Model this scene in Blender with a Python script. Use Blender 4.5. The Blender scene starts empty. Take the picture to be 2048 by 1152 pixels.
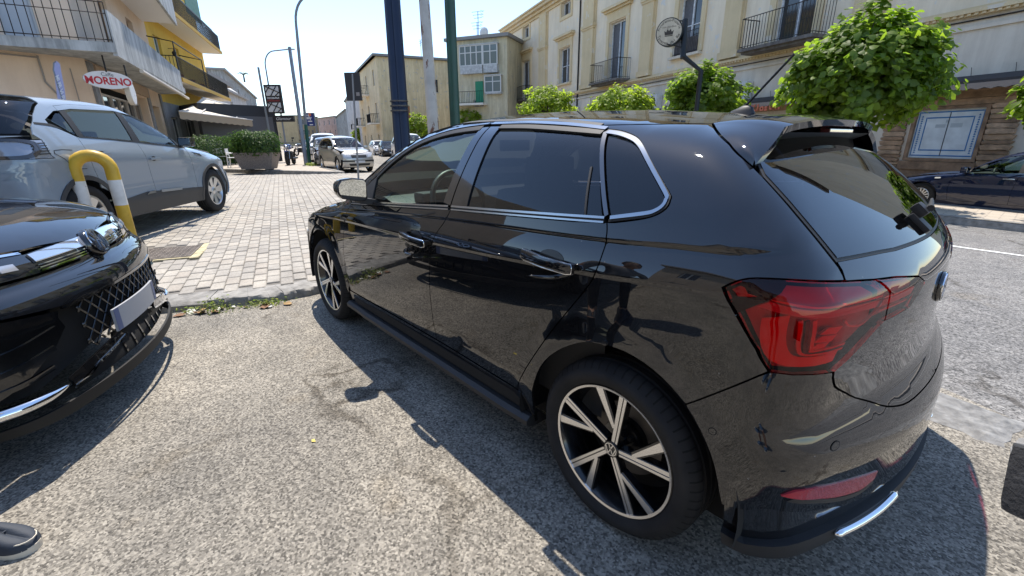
import bpy, bmesh, math, random
import numpy as np
from mathutils import Vector, Matrix
from mathutils.geometry import delaunay_2d_cdt
random.seed(7); rng = np.random.default_rng(7)
scene = bpy.context.scene
COL = scene.collection

# ------------------------------------------------------------------ camera, sky, sun, exposure
# world frame: x runs along the parked black hatchback towards its nose, y to its left, z up; origin under its rear axle
CAM = Vector((-0.7216, 1.8863, 1.2811)); YAW, PITCH, ROLL, FPX = -0.71328, 0.32063, -0.00768, 891.6
def _cam():
    f = Vector((math.cos(YAW)*math.cos(PITCH), math.sin(YAW)*math.cos(PITCH), -math.sin(PITCH)))
    r = Vector((math.sin(YAW), -math.cos(YAW), 0)); u = r.cross(f)
    c, s = math.cos(ROLL), math.sin(ROLL); r2 = r*c + u*s; u2 = u*c - r*s
    cam = bpy.data.cameras.new('camera'); o = bpy.data.objects.new('camera', cam); COL.objects.link(o)
    cam.sensor_width = 36; cam.lens = FPX/2048*36; cam.clip_start = .02; cam.clip_end = 2000
    o.matrix_world = Matrix(((r2.x, u2.x, -f.x, CAM.x), (r2.y, u2.y, -f.y, CAM.y), (r2.z, u2.z, -f.z, CAM.z), (0, 0, 0, 1)))
    scene.camera = o
_cam()
SUN = Vector((.34, -.20, 1.0)).normalized()          # direction towards the sun
world = bpy.data.worlds.new('World'); scene.world = world; world.use_nodes = True
_nt = world.node_tree; _bg = _nt.nodes['Background']
_sky = _nt.nodes.new('ShaderNodeTexSky'); _sky.sky_type = 'NISHITA'; _sky.sun_disc = False
_sky.sun_elevation = math.asin(SUN.z); _sky.sun_rotation = math.atan2(SUN.x, SUN.y)
_sky.air_density = .9; _sky.dust_density = .2; _sky.ozone_density = 1.3; _sky.altitude = 50
_nt.links.new(_sky.outputs[0], _bg.inputs[0]); _bg.inputs[1].default_value = .15
_sl = bpy.data.lights.new('sun', 'SUN'); _sl.energy = 3.5; _sl.angle = math.radians(.53); _sl.color = (1, .93, .83)
_so = bpy.data.objects.new('sun', _sl); COL.objects.link(_so); _so.rotation_euler = SUN.to_track_quat('Z', 'Y').to_euler()
scene.view_settings.view_transform = 'Standard'; scene.view_settings.look = 'None'
scene.view_settings.exposure = 1.1; scene.view_settings.gamma = 1
scene.view_settings.use_curve_mapping = False
scene.cycles.max_bounces = 8; scene.cycles.transparent_max_bounces = 12; scene.cycles.sample_clamp_indirect = 8; scene.cycles.caustics_reflective = False

# street frame: s runs up the street, t to its right
STH = math.radians(-25.1); SX = (math.cos(STH), math.sin(STH)); TX = (SX[1], -SX[0])
def st(s, t, z=0.0): return Vector((SX[0]*s + TX[0]*t, SX[1]*s + TX[1]*t, z))

# ------------------------------------------------------------------ materials
MATS = {}
class NT:
    def __init__(s, name):
        s.m = bpy.data.materials.new(name); s.m.use_nodes = True; s.t = s.m.node_tree; s.b = s.t.nodes['Principled BSDF']; s.o = s.t.nodes['Material Output']
    def n(s, typ, **kw):
        nd = s.t.nodes.new('ShaderNode' + typ)
        for k, v in kw.items():
            if k.startswith('i_'):
                key = k[2:]; key = int(key) if key.isdigit() else key
                nd.inputs[key].default_value = v
            else: setattr(nd, k, v)
        return nd
    def l(s, a, b): s.t.links.new(a, b)
    def coord(s, scale=1.0, kind='Object'):
        tc = s.n('TexCoord'); mp = s.n('Mapping'); s.l(tc.outputs[kind], mp.inputs[0])
        mp.inputs['Scale'].default_value = (scale,)*3 if isinstance(scale, (int, float)) else scale
        return mp.outputs[0]
    def noise(s, vec, scale, detail=4, rough=.55):
        nd = s.n('TexNoise', i_Scale=scale, i_Detail=detail, i_Roughness=rough); s.l(vec, nd.inputs['Vector']); return nd
    def ramp(s, fac, stops):
        r = s.n('ValToRGB'); s.l(fac, r.inputs[0]); e = r.color_ramp.elements
        while len(e) < len(stops): e.new(.5)
        for el, (p, c) in zip(e, stops): el.position = p; el.color = tuple(c) + (1,) if len(c) == 3 else c
        return r.outputs[0]
    def mix(s, a, b, fac, mode='MIX'):
        m = s.n('Mix', data_type='RGBA', blend_type=mode)
        for sock, v in ((m.inputs[0], fac), (m.inputs[6], a), (m.inputs[7], b)):
            if hasattr(v, 'links') or hasattr(v, 'is_linked'): s.l(v, sock)
            elif isinstance(v, (int, float)): sock.default_value = v
            else: sock.default_value = tuple(v) + (1,)
        return m.outputs[2]
    def bump(s, h, strength=.3, dist=.01):
        b = s.n('Bump', i_Strength=strength, i_Distance=dist); s.l(h, b.inputs['Height']); s.l(b.outputs[0], s.b.inputs['Normal'])
    def set(s, **kw):
        for k, v in kw.items():
            k = k.replace('_', ' ')
            s.b.inputs[k].default_value = (tuple(v) + (1,) if isinstance(v, tuple) and len(v) == 3 else v)
def M(name, col, rough=.5, metal=0, var=0, vscale=6, bump=0, bscale=40, bdist=.01, coat=0, coatr=.03, spec=.5, ior=None):
    if name in MATS: return MATS[name]
    t = NT(name); t.set(Base_Color=tuple(col), Roughness=rough, Metallic=metal)
    t.b.inputs['Specular IOR Level'].default_value = spec
    if coat: t.b.inputs['Coat Weight'].default_value = coat; t.b.inputs['Coat Roughness'].default_value = coatr
    if ior: t.b.inputs['Coat IOR'].default_value = ior
    if var or bump: v = t.coord()
    if var:
        nz = t.noise(v, vscale, 5); c2 = tuple(max(0, min(1, x*(1-var))) for x in col); c3 = tuple(min(1, x*(1+var*.6)) for x in col)
        t.l(t.ramp(nz.outputs[0], [(.3, c2), (.72, c3)]), t.b.inputs['Base Color'])
    if bump: nb = t.noise(v, bscale, 6); t.bump(nb.outputs[0], bump, bdist)
    MATS[name] = t.m; return t.m
def GLASS(name, tint, ior=1.5, rough=0.0, boost=1.0):
    """thin pane: tinted transmission plus a clear mirror reflection by Fresnel"""
    if name in MATS: return MATS[name]
    t = NT(name); t.t.nodes.remove(t.b)
    tr = t.n('BsdfTransparent'); tr.inputs[0].default_value = tuple(tint) + (1,)
    gl = t.n('BsdfGlossy', i_Roughness=rough); fr = t.n('Fresnel', i_IOR=ior); mx = t.n('MixShader')
    t.l(fr.outputs[0], mx.inputs[0]); t.l(tr.outputs[0], mx.inputs[1]); t.l(gl.outputs[0], mx.inputs[2]); t.l(mx.outputs[0], t.o.inputs[0])
    MATS[name] = t.m; return t.m

# ------------------------------------------------------------------ object helpers
def tag(o, label=None, cat=None, group=None, kind=None):
    if label: o['label'] = label
    if cat: o['category'] = cat
    if group: o['group'] = group
    if kind: o['kind'] = kind
    return o
def empty(name, loc=(0, 0, 0), rz=0, label=None, cat=None, group=None, parent=None):
    o = bpy.data.objects.new(name, None); COL.objects.link(o); o.location = loc; o.rotation_euler = (0, 0, rz); o.empty_display_size = .2
    if parent: o.parent = parent
    return tag(o, label, cat, group)
def mesh_obj(name, verts, faces, mat=None, parent=None, smooth=False, loop_normals=None, mats=None, fmat=None):
    me = bpy.data.meshes.new(name); me.from_pydata([tuple(map(float, v)) for v in verts], [], [tuple(int(i) for i in f) for f in faces]); me.update()
    if mats:
        for m_ in mats: me.materials.append(m_)
        if fmat is not None: me.polygons.foreach_set('material_index', fmat)
    elif mat: me.materials.append(mat)
    if smooth or loop_normals is not None: me.polygons.foreach_set('use_smooth', [True]*len(me.polygons))
    if loop_normals is not None: me.normals_split_custom_set([tuple(n) for n in loop_normals])
    o = bpy.data.objects.new(name, me); COL.objects.link(o)
    if parent: o.parent = parent
    return o
def dup(o, parent=None, **kw):
    c = o.copy(); COL.objects.link(c)
    if parent is not None: c.parent = parent
    for k, v in kw.items(): setattr(c, k, v)
    return c
def dup_tree(o, parent=None):
    c = o.copy(); COL.objects.link(c); c.parent = parent
    for ch in list(o.children): dup_tree(ch, c)
    return c
class MB:
    """collects shapes for ONE mesh"""
    def __init__(s): s.v = []; s.f = []
    def add(s, v, f):
        n = len(s.v); s.v += [tuple(map(float, p)) for p in v]; s.f += [tuple(int(i) + n for i in q) for q in f]; return s
    def box(s, a, b, M4=None):
        x0, y0, z0 = a; x1, y1, z1 = b
        v = [(x0,y0,z0),(x1,y0,z0),(x1,y1,z0),(x0,y1,z0),(x0,y0,z1),(x1,y0,z1),(x1,y1,z1),(x0,y1,z1)]
        if M4: v = [M4 @ Vector(p) for p in v]
        return s.add(v, [(0,3,2,1),(4,5,6,7),(0,1,5,4),(1,2,6,5),(2,3,7,6),(3,0,4,7)])
    def cbox(s, c, d, bev=0, M4=None):
        """box by centre and size, chamfered"""
        if not bev: return s.box([c[i]-d[i]/2 for i in range(3)], [c[i]+d[i]/2 for i in range(3)], M4)
        bm = bmesh.new(); bmesh.ops.create_cube(bm, size=1)
        for v in bm.verts: v.co = Vector([c[i] + v.co[i]*d[i] for i in range(3)])
        bmesh.ops.bevel(bm, geom=bm.edges[:], offset=bev, segments=2, affect='EDGES', profile=.7)
        bm.verts.index_update(); vs = [v.co.copy() for v in bm.verts]
        if M4: vs = [M4 @ p for p in vs]
        fs = [[v.index for v in f.verts] for f in bm.faces]; bm.free(); return s.add(vs, fs)
    def tube(s, pts, r, n=10, cap=True, close=False):
        pts = [Vector(p) for p in pts]; k = len(pts); rs = r if isinstance(r, (list, tuple)) else [r]*k
        base = len(s.v); up = None; rings = []
        for i, p in enumerate(pts):
            if close: d = (pts[(i+1) % k] - pts[i-1])
            else: d = (pts[min(i+1, k-1)] - pts[max(i-1, 0)])
            d.normalize()
            if up is None: up = d.orthogonal().normalized()
            else: up = (up - d*up.dot(d)); up = up.normalized() if up.length > 1e-6 else d.orthogonal().normalized()
            w = d.cross(up)
            rings.append([p + (up*math.cos(a) + w*math.sin(a))*rs[i] for a in [2*math.pi*j/n for j in range(n)]])
        v = [q for rg in rings for q in rg]; f = []
        for i in range(k if close else k-1):
            for j in range(n):
                a, b = i*n+j, i*n+(j+1) % n; c, d2 = ((i+1) % k)*n+(j+1) % n, ((i+1) % k)*n+j
                f.append((a, b, c, d2))
        if cap and not close: f.append(tuple(range(n-1, -1, -1))); f.append(tuple(range((k-1)*n, k*n)))
        return s.add(v, f)
    def lathe(s, prof, n=32, axis='y', c=(0, 0, 0), a0=0, a1=2*math.pi, close=False):
        """profile (radius, height) turned about an axis"""
        full = abs(a1-a0-2*math.pi) < 1e-6; m = n if full else n+1; v = []
        for j in range(m):
            a = a0 + (a1-a0)*j/n; ca, sa = math.cos(a), math.sin(a)
            for r, h in prof:
                v.append({'y': (c[0]+r*ca, c[1]+h, c[2]+r*sa), 'z': (c[0]+r*ca, c[1]+r*sa, c[2]+h), 'x': (c[0]+h, c[1]+r*ca, c[2]+r*sa)}[axis])
        k = len(prof); f = []
        for j in range(n):
            for i in range(k if close else k-1):
                a, b = j*k+i, j*k+(i+1) % k; c2, d = ((j+1) % m)*k+(i+1) % k, ((j+1) % m)*k+i
                f.append((a, b, c2, d) if axis != 'y' else (a, d, c2, b))
        return s.add(v, f)
    def prism(s, poly, d0, d1, plane='xz', M4=None):
        """polygon extruded from d0 to d1 along the third axis"""
        n = len(poly); mk = {'xz': lambda p, d: (p[0], d, p[1]), 'xy': lambda p, d: (p[0], p[1], d), 'yz': lambda p, d: (d, p[0], p[1])}[plane]
        v = [mk(p, d0) for p in poly] + [mk(p, d1) for p in poly]
        if M4: v = [M4 @ Vector(p) for p in v]
        return s.add(v, [tuple(range(n)), tuple(range(2*n-1, n-1, -1))] + [(i, i+n, (i+1) % n + n, (i+1) % n) for i in range(n)])
    def build(s, name, mat=None, parent=None, smooth=False, auto=None, bevel=0, recalc=True):
        o = mesh_obj(name, s.v, s.f, mat, parent, smooth)
        if recalc or bevel:
            bm = bmesh.new(); bm.from_mesh(o.data)
            if bevel: bmesh.ops.bevel(bm, geom=bm.edges[:], offset=bevel, segments=2, affect='EDGES', profile=.7, clamp_overlap=True)
            if recalc: bmesh.ops.recalc_face_normals(bm, faces=bm.faces[:])
            bm.to_mesh(o.data); bm.free()
        if auto is not None:
            o.data.polygons.foreach_set('use_smooth', [True]*len(o.data.polygons)); o.data.set_sharp_from_angle(angle=math.radians(auto))
        return o
def text_mesh(name, body, size, mat, parent=None, mat4=None, extrude=.002, shear=0, align='CENTER', bold=0, space=1.0, sx=1.0):
    cu = bpy.data.curves.new(name, 'FONT'); cu.body = body; cu.size = size; cu.extrude = extrude; cu.shear = shear; cu.align_x = align; cu.align_y = 'CENTER'; cu.offset = bold; cu.space_character = space
    o = bpy.data.objects.new(name, cu); COL.objects.link(o); bpy.context.view_layer.update()
    me = bpy.data.meshes.new_from_object(o.evaluated_get(bpy.context.evaluated_depsgraph_get())); bpy.data.objects.remove(o); bpy.data.curves.remove(cu)
    me.name = name; me.materials.clear(); me.materials.append(mat)
    if sx != 1: me.transform(Matrix.Diagonal((sx, 1, 1, 1)))
    if mat4: me.transform(mat4)
    o = bpy.data.objects.new(name, me); COL.objects.link(o)
    if parent: o.parent = parent
    return o
def frame(o, x, y, z=None):
    """4x4 with origin o and unit axes x, y (z = x cross y)"""
    x = Vector(x).normalized(); y = Vector(y).normalized(); z = Vector(z).normalized() if z else x.cross(y).normalized()
    return Matrix(((x.x, y.x, z.x, o[0]), (x.y, y.y, z.y, o[1]), (x.z, y.z, z.z, o[2]), (0, 0, 0, 1)))
# ------------------------------------------------------------------ car surfaces
def _spl(pts):
    """monotone (pchip) interpolator through (x, v) pairs, sampled densely"""
    pts = sorted(pts); X = np.array([p[0] for p in pts], float); V = np.array([p[1] for p in pts], float)
    h = np.diff(X); d = np.diff(V) / h; m = np.zeros_like(V)
    if len(X) == 2: m[:] = d[0]
    else:
        for i in range(1, len(X) - 1):
            if d[i-1] * d[i] > 0:
                w1 = 2*h[i] + h[i-1]; w2 = h[i] + 2*h[i-1]; m[i] = (w1 + w2) / (w1/d[i-1] + w2/d[i])
        m[0] = d[0]; m[-1] = d[-1]
    xs = np.linspace(X[0], X[-1], 600); i = np.clip(np.searchsorted(X, xs, side='right') - 1, 0, len(h) - 1)
    t = (xs - X[i]) / h[i]
    vs = (V[i]*(1+2*t)*(1-t)**2 + h[i]*m[i]*t*(1-t)**2 + V[i+1]*t*t*(3-2*t) + h[i]*m[i+1]*t*t*(t-1))
    return lambda q: np.interp(q, xs, vs)
def _smax(a, b, k):
    h = np.maximum(k - np.abs(a - b), 0) / k
    return np.maximum(a, b) + h * h * k * .25

class Surf:
    """implicit car body F(P) = 0: side wall, top, tail and nose blended by smooth maxima"""
    def __init__(s, lines, bulge, top, crown, tail, tailc, nose, nosec, arches, k=(.07, .2, .35, .06), pivot=(-.15, .45, -.42), arch_r=.37, flare=.012, fw=.16):
        s.lines = [(_spl(z), _spl(y)) for z, y in lines]; s.bulge = bulge
        s.top = _spl(top); s.crown = _spl(crown); s.tail = _spl(tail); s.tailc = _spl(tailc)
        s.nose = _spl(nose); s.nosec = _spl(nosec); s.arches = arches; s.k = k; s.pv = pivot; s.ar = arch_r; s.flare = flare; s.fw = fw
    def S(s, x, z):
        Z = [l[0](x) for l in s.lines]; Y = [l[1](x) for l in s.lines]
        out = Y[0] + (z - Z[0]) * 0.5
        n = len(Z)
        for i in range(n - 1):
            dz = np.maximum(Z[i+1] - Z[i], .005); t = (z - Z[i]) / dz
            seg = Y[i] + (Y[i+1] - Y[i]) * t + s.bulge[i] * 4 * t * (1 - t)
            out = np.where(t >= 0, seg, out)
        sl = (Y[-1] - Y[-2]) / (Z[-1] - Z[-2]) - 4 * s.bulge[-1] / (Z[-1] - Z[-2])
        out = np.where(z > Z[-1], Y[-1] + sl * (z - Z[-1]), out)
        for ax, az in s.arches:
            r = np.hypot(x - ax, z - az)
            t = np.clip((r - s.ar) / s.fw, 0, 1)
            out = out + s.flare * (1 - t * t * (3 - 2 * t))
        return out
    def F(s, P):
        x = P[..., 0]; y = np.abs(P[..., 1]); z = P[..., 2]
        a = y - s.S(x, z)
        b = z - (s.top(x) - s.crown(x) * y * y)
        c = s.tail(z) + s.tailc(z) * y * y - x
        d = x - s.nose(z) + s.nosec(z) * y * y
        f = _smax(a, b, s.k[0]); f = _smax(f, c, s.k[1]); return _smax(f, d, s.k[2])
    crease = ()
    def crease_pts(s):
        """rows of points hugging each crease so that its shading stays crisp"""
        if not s.crease: return None
        if not hasattr(s, '_cp'):
            out = []
            for i in s.crease:
                za, zb = s.lines[i][0], s.lines[i+1][0]
                for x in np.arange(-.68, 2.9, .016):
                    a, b = float(za(x)), float(zb(x))
                    for z in (a-.0045, a+.0038, b-.0038, b+.0045): out.append((x, z))
            s._cp = np.array(out)
        return s._cp
    def N(s, P, h=.0035):
        g = np.zeros_like(P)
        for i in range(3):
            e = np.zeros(3); e[i] = h; g[..., i] = s.F(P + e) - s.F(P - e)
        return g / np.maximum(np.linalg.norm(g, axis=-1, keepdims=True), 1e-9)
    def x0(s, z):
        lo, hi = s.pv[0], s.pv[2]
        t = np.clip((1.0 - z) / .25, 0, 1); return lo + (hi - lo) * t * t * (3 - 2 * t)
    def side(s, U, off=0.0):
        """(u, z) -> point; u = x along the left side, below x0 it wraps round the tail to the right side"""
        U = np.atleast_2d(np.asarray(U, float)); u, z = U[:, 0], U[:, 1]
        x0 = s.x0(z); y0 = s.pv[1]; q = .35
        v = x0 - u
        th = np.clip(v / q, 0, 1) * math.pi / 2 + np.clip((v - q - 2 * y0) / q, 0, 1) * math.pi / 2
        ox = np.maximum(u, x0) + np.maximum(v - 2 * q - 2 * y0, 0); oy = y0 - np.clip(v - q, 0, 2 * y0)
        O = np.stack([ox, oy, z], 1); D = np.stack([-np.sin(th), np.cos(th), 0 * th], 1)
        lo = np.zeros(len(u)); hi = np.full(len(u), 1.3)
        for _ in range(32):
            m = (lo + hi) / 2; f = s.F(O + D * m[:, None]); lo = np.where(f < 0, m, lo); hi = np.where(f < 0, hi, m)
        P = O + D * lo[:, None]; Nn = s.N(P)
        return P + Nn * off, Nn
    def mir(s, U):
        """the same open line on the other side of the car (densified: the wrap is not linear in z)"""
        D = [U[0]]
        for a, b in zip(U[:-1], U[1:]):
            k = max(1, int(math.hypot(b[0]-a[0], b[1]-a[1]) / .025)); D += [(a[0]+(b[0]-a[0])*i/k, a[1]+(b[1]-a[1])*i/k) for i in range(1, k+1)]
        return [(2 * float(s.x0(z)) - .7 - 2 * s.pv[1] - u, z) for u, z in D]
    def side_inv(s, P):
        y0 = s.pv[1]; q = .35; x, y, z = P; x0 = float(s.x0(z))
        if x >= x0: return (x, z)
        if y <= y0: return (x0 - q - (y0 - y), z)
        th = math.atan2(x0 - x, y - y0); return (x0 - q * th / (math.pi / 2), z)
    def over(s, XY, off=0.0):
        XY = np.atleast_2d(np.asarray(XY, float)); n = len(XY)
        lo = np.full(n, .3); hi = np.full(n, 2.2)
        for _ in range(36):
            m = (lo + hi) / 2; f = s.F(np.stack([XY[:, 0], XY[:, 1], m], 1)); lo = np.where(f < 0, m, lo); hi = np.where(f < 0, hi, m)
        P = np.stack([XY[:, 0], XY[:, 1], lo], 1); Nn = s.N(P); return P + Nn * off, Nn
    def front(s, YZ, off=0.0):
        """(y, z) -> nose point, shot forward"""
        YZ = np.atleast_2d(np.asarray(YZ, float)); n = len(YZ)
        lo = np.full(n, s.arches[1][0] * .55); hi = np.full(n, s.arches[1][0] + 1.6)
        for _ in range(36):
            m = (lo + hi) / 2; f = s.F(np.stack([m, YZ[:, 0], YZ[:, 1]], 1)); lo = np.where(f < 0, m, lo); hi = np.where(f < 0, hi, m)
        P = np.stack([lo, YZ[:, 0], YZ[:, 1]], 1); Nn = s.N(P); return P + Nn * off, Nn

POLO = Surf(
    lines=[([(-.7, .14), (3.4, .14)], [(-.7, .79), (-.4, .815), (-.25, .82), (.3, .80), (2.3, .80), (2.9, .79), (3.4, .75)]),
           ([(-.7, .42), (-.3, .40), (.27, .385), (.6, .41), (1.03, .445), (1.455, .412), (2.1, .35), (3.4, .30)], [(-.7, .845), (-.3, .862), (.5, .866), (1.5, .866), (2.4, .855), (2.9, .83), (3.4, .78)]),
           ([(-.7, .943), (-.14, .913), (.07, .893), (.965, .840), (1.99, .808), (2.6, .772), (3.4, .692)], [(-.7, .8285), (-.3, .8595), (0, .8665), (.6, .8690), (1.5, .867), (2.3, .8505), (2.9, .81), (3.4, .72)]),
           ([(-.7, .955), (-.14, .925), (.07, .905), (.965, .85), (1.99, .816), (2.6, .78), (3.4, .70)], [(-.7, .83), (-.3, .862), (0, .870), (.6, .873), (1.5, .87), (2.3, .852), (2.9, .81), (3.4, .72)]),
           ([(-.7, 1.046), (-.42, 1.033), (-.22, 1.019), (.06, .996), (.87, .959), (1.96, .884), (2.6, .822), (3.4, .732)], [(-.7, .792), (-.4, .8135), (-.2, .8265), (.06, .8365), (.6, .8455), (1.2, .8505), (2.1, .8425), (2.6, .81), (3.4, .68)]),
           ([(-.7, 1.055), (-.42, 1.042), (-.22, 1.028), (.06, 1.005), (.87, .968), (1.96, .892), (2.6, .83), (3.4, .74)], [(-.7, .79), (-.4, .8165), (-.2, .8300), (.06, .8405), (.6, .8475), (1.2, .852), (2.1, .842), (2.6, .81), (3.4, .68)]),
           ([(-.7, 1.15), (-.3, 1.12), (.08, 1.07), (.535, 1.042), (.9, 1.02), (1.72, .955), (2.09, .926), (2.6, .88), (3.4, .78)], [(-.7, .715), (-.35, .762), (0, .812), (.3, .828), (1, .836), (1.8, .825), (2.2, .80), (2.6, .76), (3.4, .60)]),
           ([(-.7, 1.335), (.2, 1.345), (.84, 1.355), (1.5, 1.35), (3.4, 1.3)], [(-.7, .49), (-.3, .545), (0, .587), (.5, .615), (1.1, .625), (1.6, .60), (2.2, .56), (3.4, .3)])],
    bulge=[0, .004, 0, .003, 0, .0, .018],
    top=[(-.8, 1.20), (-.25, 1.322), (-.1, 1.35), (.1, 1.375), (.37, 1.397), (.6, 1.407), (.85, 1.415), (1.0, 1.416), (1.15, 1.412), (1.3, 1.397), (1.45, 1.37), (1.66, 1.29), (1.9, 1.145), (2.1, 1.025), (2.22, .955), (2.3, .93), (2.5, .895), (2.8, .83), (3.1, .73), (3.3, .6)],
    crown=[(-.8, .2), (.5, .17), (1.1, .17), (1.5, .16), (2.0, .06), (2.4, .05), (3.3, .05)],
    tail=[(.1, -.63), (.24, -.667), (.46, -.672), (.52, -.662), (.58, -.634), (.64, -.603), (.72, -.5975), (.80, -.5975), (.86, -.596), (.92, -.589), (.965, -.562), (1.0, -.532), (1.03, -.50), (1.13, -.392), (1.25, -.262), (1.35, -.155), (1.45, -.05)],
    tailc=[(.1, .28), (.35, .28), (.6, .18), (.75, .16), (.95, .17), (1.05, .13), (1.3, .09), (1.5, .09)],
    nose=[(.1, 3.25), (.3, 3.33), (.55, 3.34), (.75, 3.25), (.95, 2.9), (1.4, 2.6)], nosec=[(.1, .25), (1.4, .25)],
    arches=[(0, .305), (2.551, .305)], k=(.07, .13, .15), pivot=(-.15, .45, -.42), arch_r=.37, flare=.010, fw=.10)
POLO.crease = (2, 4)
CAPT = Surf(   # compact grey-blue crossover
    lines=[([(-.8, .17), (3.6, .17)], [(-.8, .80), (.3, .83), (2.3, .83), (3.6, .78)]),
           ([(-.8, .42), (3.6, .42)], [(-.8, .86), (0, .888), (1.3, .882), (2.6, .888), (3.1, .86), (3.6, .78)]),
           ([(-.8, .93), (.5, .90), (2, .84), (3.6, .80)], [(-.8, .86), (-.2, .895), (1.2, .885), (2.6, .89), (3.1, .84), (3.6, .70)]),
           ([(-.8, 1.10), (.2, 1.05), (1.2, 1.0), (2.1, .97), (2.8, .93), (3.6, .85)], [(-.8, .80), (0, .868), (1.2, .868), (2.2, .86), (2.8, .80), (3.6, .6)]),
           ([(-.8, 1.45), (.5, 1.50), (1.2, 1.49), (2.2, 1.4), (3.6, 1.3)], [(-.8, .60), (0, .655), (1, .665), (2, .60), (3.6, .3)])],
    bulge=[.0, -.010, .006, .016],
    top=[(-.9, 1.2), (-.62, 1.47), (-.3, 1.545), (.2, 1.575), (.7, 1.578), (1.05, 1.56), (1.35, 1.49), (1.7, 1.335), (2.0, 1.165), (2.2, 1.065), (2.6, 1.02), (3.0, .965), (3.3, .87), (3.5, .7)],
    crown=[(-.9, .12), (1, .11), (2, .07), (3.5, .06)],
    tail=[(.15, -.62), (.3, -.69), (.6, -.71), (.9, -.69), (1.05, -.66), (1.2, -.60), (1.4, -.46), (1.55, -.34), (1.7, -.2)], tailc=[(.1, .16), (1, .16), (1.6, .12)],
    nose=[(.15, 3.40), (.35, 3.49), (.6, 3.50), (.8, 3.42), (.95, 3.25), (1.2, 2.9)], nosec=[(.1, .22), (1.4, .22)],
    arches=[(0, .335), (2.64, .335)], k=(.08, .16, .18), pivot=(-.15, .45, -.42), arch_r=.42, flare=.012, fw=.12)
SUV = Surf(    # dark compact sport utility, seen from its nose
    lines=[([(-.9, .16), (3.6, .16)], [(-.9, .78), (.3, .84), (2.4, .84), (3.0, .80), (3.6, .7)]),
           ([(-.9, .42), (3.6, .42)], [(-.9, .86), (0, .90), (1.3, .895), (2.59, .90), (3.05, .87), (3.6, .78)]),
           ([(-.9, .92), (2, .86), (3.6, .80)], [(-.9, .86), (-.2, .905), (1.2, .90), (2.59, .90), (3.05, .85), (3.6, .72)]),
           ([(-.9, 1.12), (1.2, 1.04), (2.1, 1.0), (2.8, .97), (3.6, .90)], [(-.9, .80), (0, .87), (1.2, .87), (2.2, .86), (2.8, .80), (3.6, .6)]),
           ([(-.9, 1.45), (.5, 1.50), (2.2, 1.4), (3.6, 1.3)], [(-.9, .58), (0, .655), (1, .665), (2, .60), (3.6, .3)])],
    bulge=[.0, -.006, .006, .016],
    top=[(-.95, 1.2), (-.7, 1.44), (-.3, 1.53), (.2, 1.565), (.7, 1.57), (1.05, 1.555), (1.35, 1.48), (1.7, 1.31), (1.95, 1.16), (2.1, 1.075), (2.5, 1.035), (2.9, .985), (3.1, .945), (3.25, .90), (3.36, .84), (3.5, .7)],
    crown=[(-.95, .12), (1, .11), (2, .07), (3.5, .07)],
    tail=[(.15, -.72), (.3, -.80), (.9, -.80), (1.2, -.68), (1.5, -.45), (1.7, -.25)], tailc=[(.1, .16), (1.6, .12)],
    nose=[(.10, 3.35), (.18, 3.40), (.26, 3.40), (.40, 3.375), (.60, 3.375), (.68, 3.36), (.71, 3.335), (.74, 3.295), (.80, 3.285), (.86, 3.265), (.92, 3.20), (1.0, 3.05), (1.3, 2.7)], nosec=[(.1, .24), (1.4, .24)],
    arches=[(0, .335), (2.59, .335)], k=(.08, .16, .16), pivot=(-.15, .45, -.42), arch_r=.41, flare=.012, fw=.12)
SAAB = Surf(   # navy estate
    lines=[([(-1.2, .16), (3.9, .16)], [(-1.2, .78), (.3, .82), (2.4, .82), (3.0, .80), (3.9, .7)]),
           ([(-1.2, .42), (3.9, .42)], [(-1.2, .84), (0, .875), (1.3, .88), (2.7, .875), (3.2, .84), (3.9, .74)]),
           ([(-1.2, .80), (2, .72), (3.9, .66)], [(-1.2, .85), (-.2, .885), (1.2, .888), (2.7, .875), (3.2, .83), (3.9, .70)]),
           ([(-1.2, .99), (1.2, .95), (2.1, .91), (2.8, .85), (3.9, .72)], [(-1.2, .80), (0, .86), (1.2, .86), (2.1, .85), (2.8, .78), (3.9, .55)]),
           ([(-1.2, 1.38), (.5, 1.42), (2.2, 1.3), (3.9, 1.2)], [(-1.2, .56), (0, .60), (1, .61), (2, .55), (3.9, .3)])],
    bulge=[.0, .006, .008, .016],
    top=[(-1.3, 1.2), (-1.0, 1.42), (-.3, 1.475), (.4, 1.49), (.9, 1.475), (1.2, 1.43), (1.6, 1.25), (1.95, 1.03), (2.1, .955), (2.6, .90), (3.1, .81), (3.5, .68), (3.8, .5)],
    crown=[(-1.3, .12), (1, .11), (2, .08), (3.8, .08)],
    tail=[(.15, -1.0), (.3, -1.10), (.8, -1.10), (1.0, -1.02), (1.4, -.75), (1.7, -.55)], tailc=[(.1, .16), (1.6, .12)],
    nose=[(.15, 3.58), (.3, 3.63), (.5, 3.62), (.65, 3.52), (.8, 3.25), (1.2, 2.9)], nosec=[(.1, .26), (1.4, .26)],
    arches=[(0, .315), (2.70, .315)], k=(.08, .16, .18), pivot=(-.15, .45, -.42), arch_r=.36, flare=.012, fw=.12)
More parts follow.
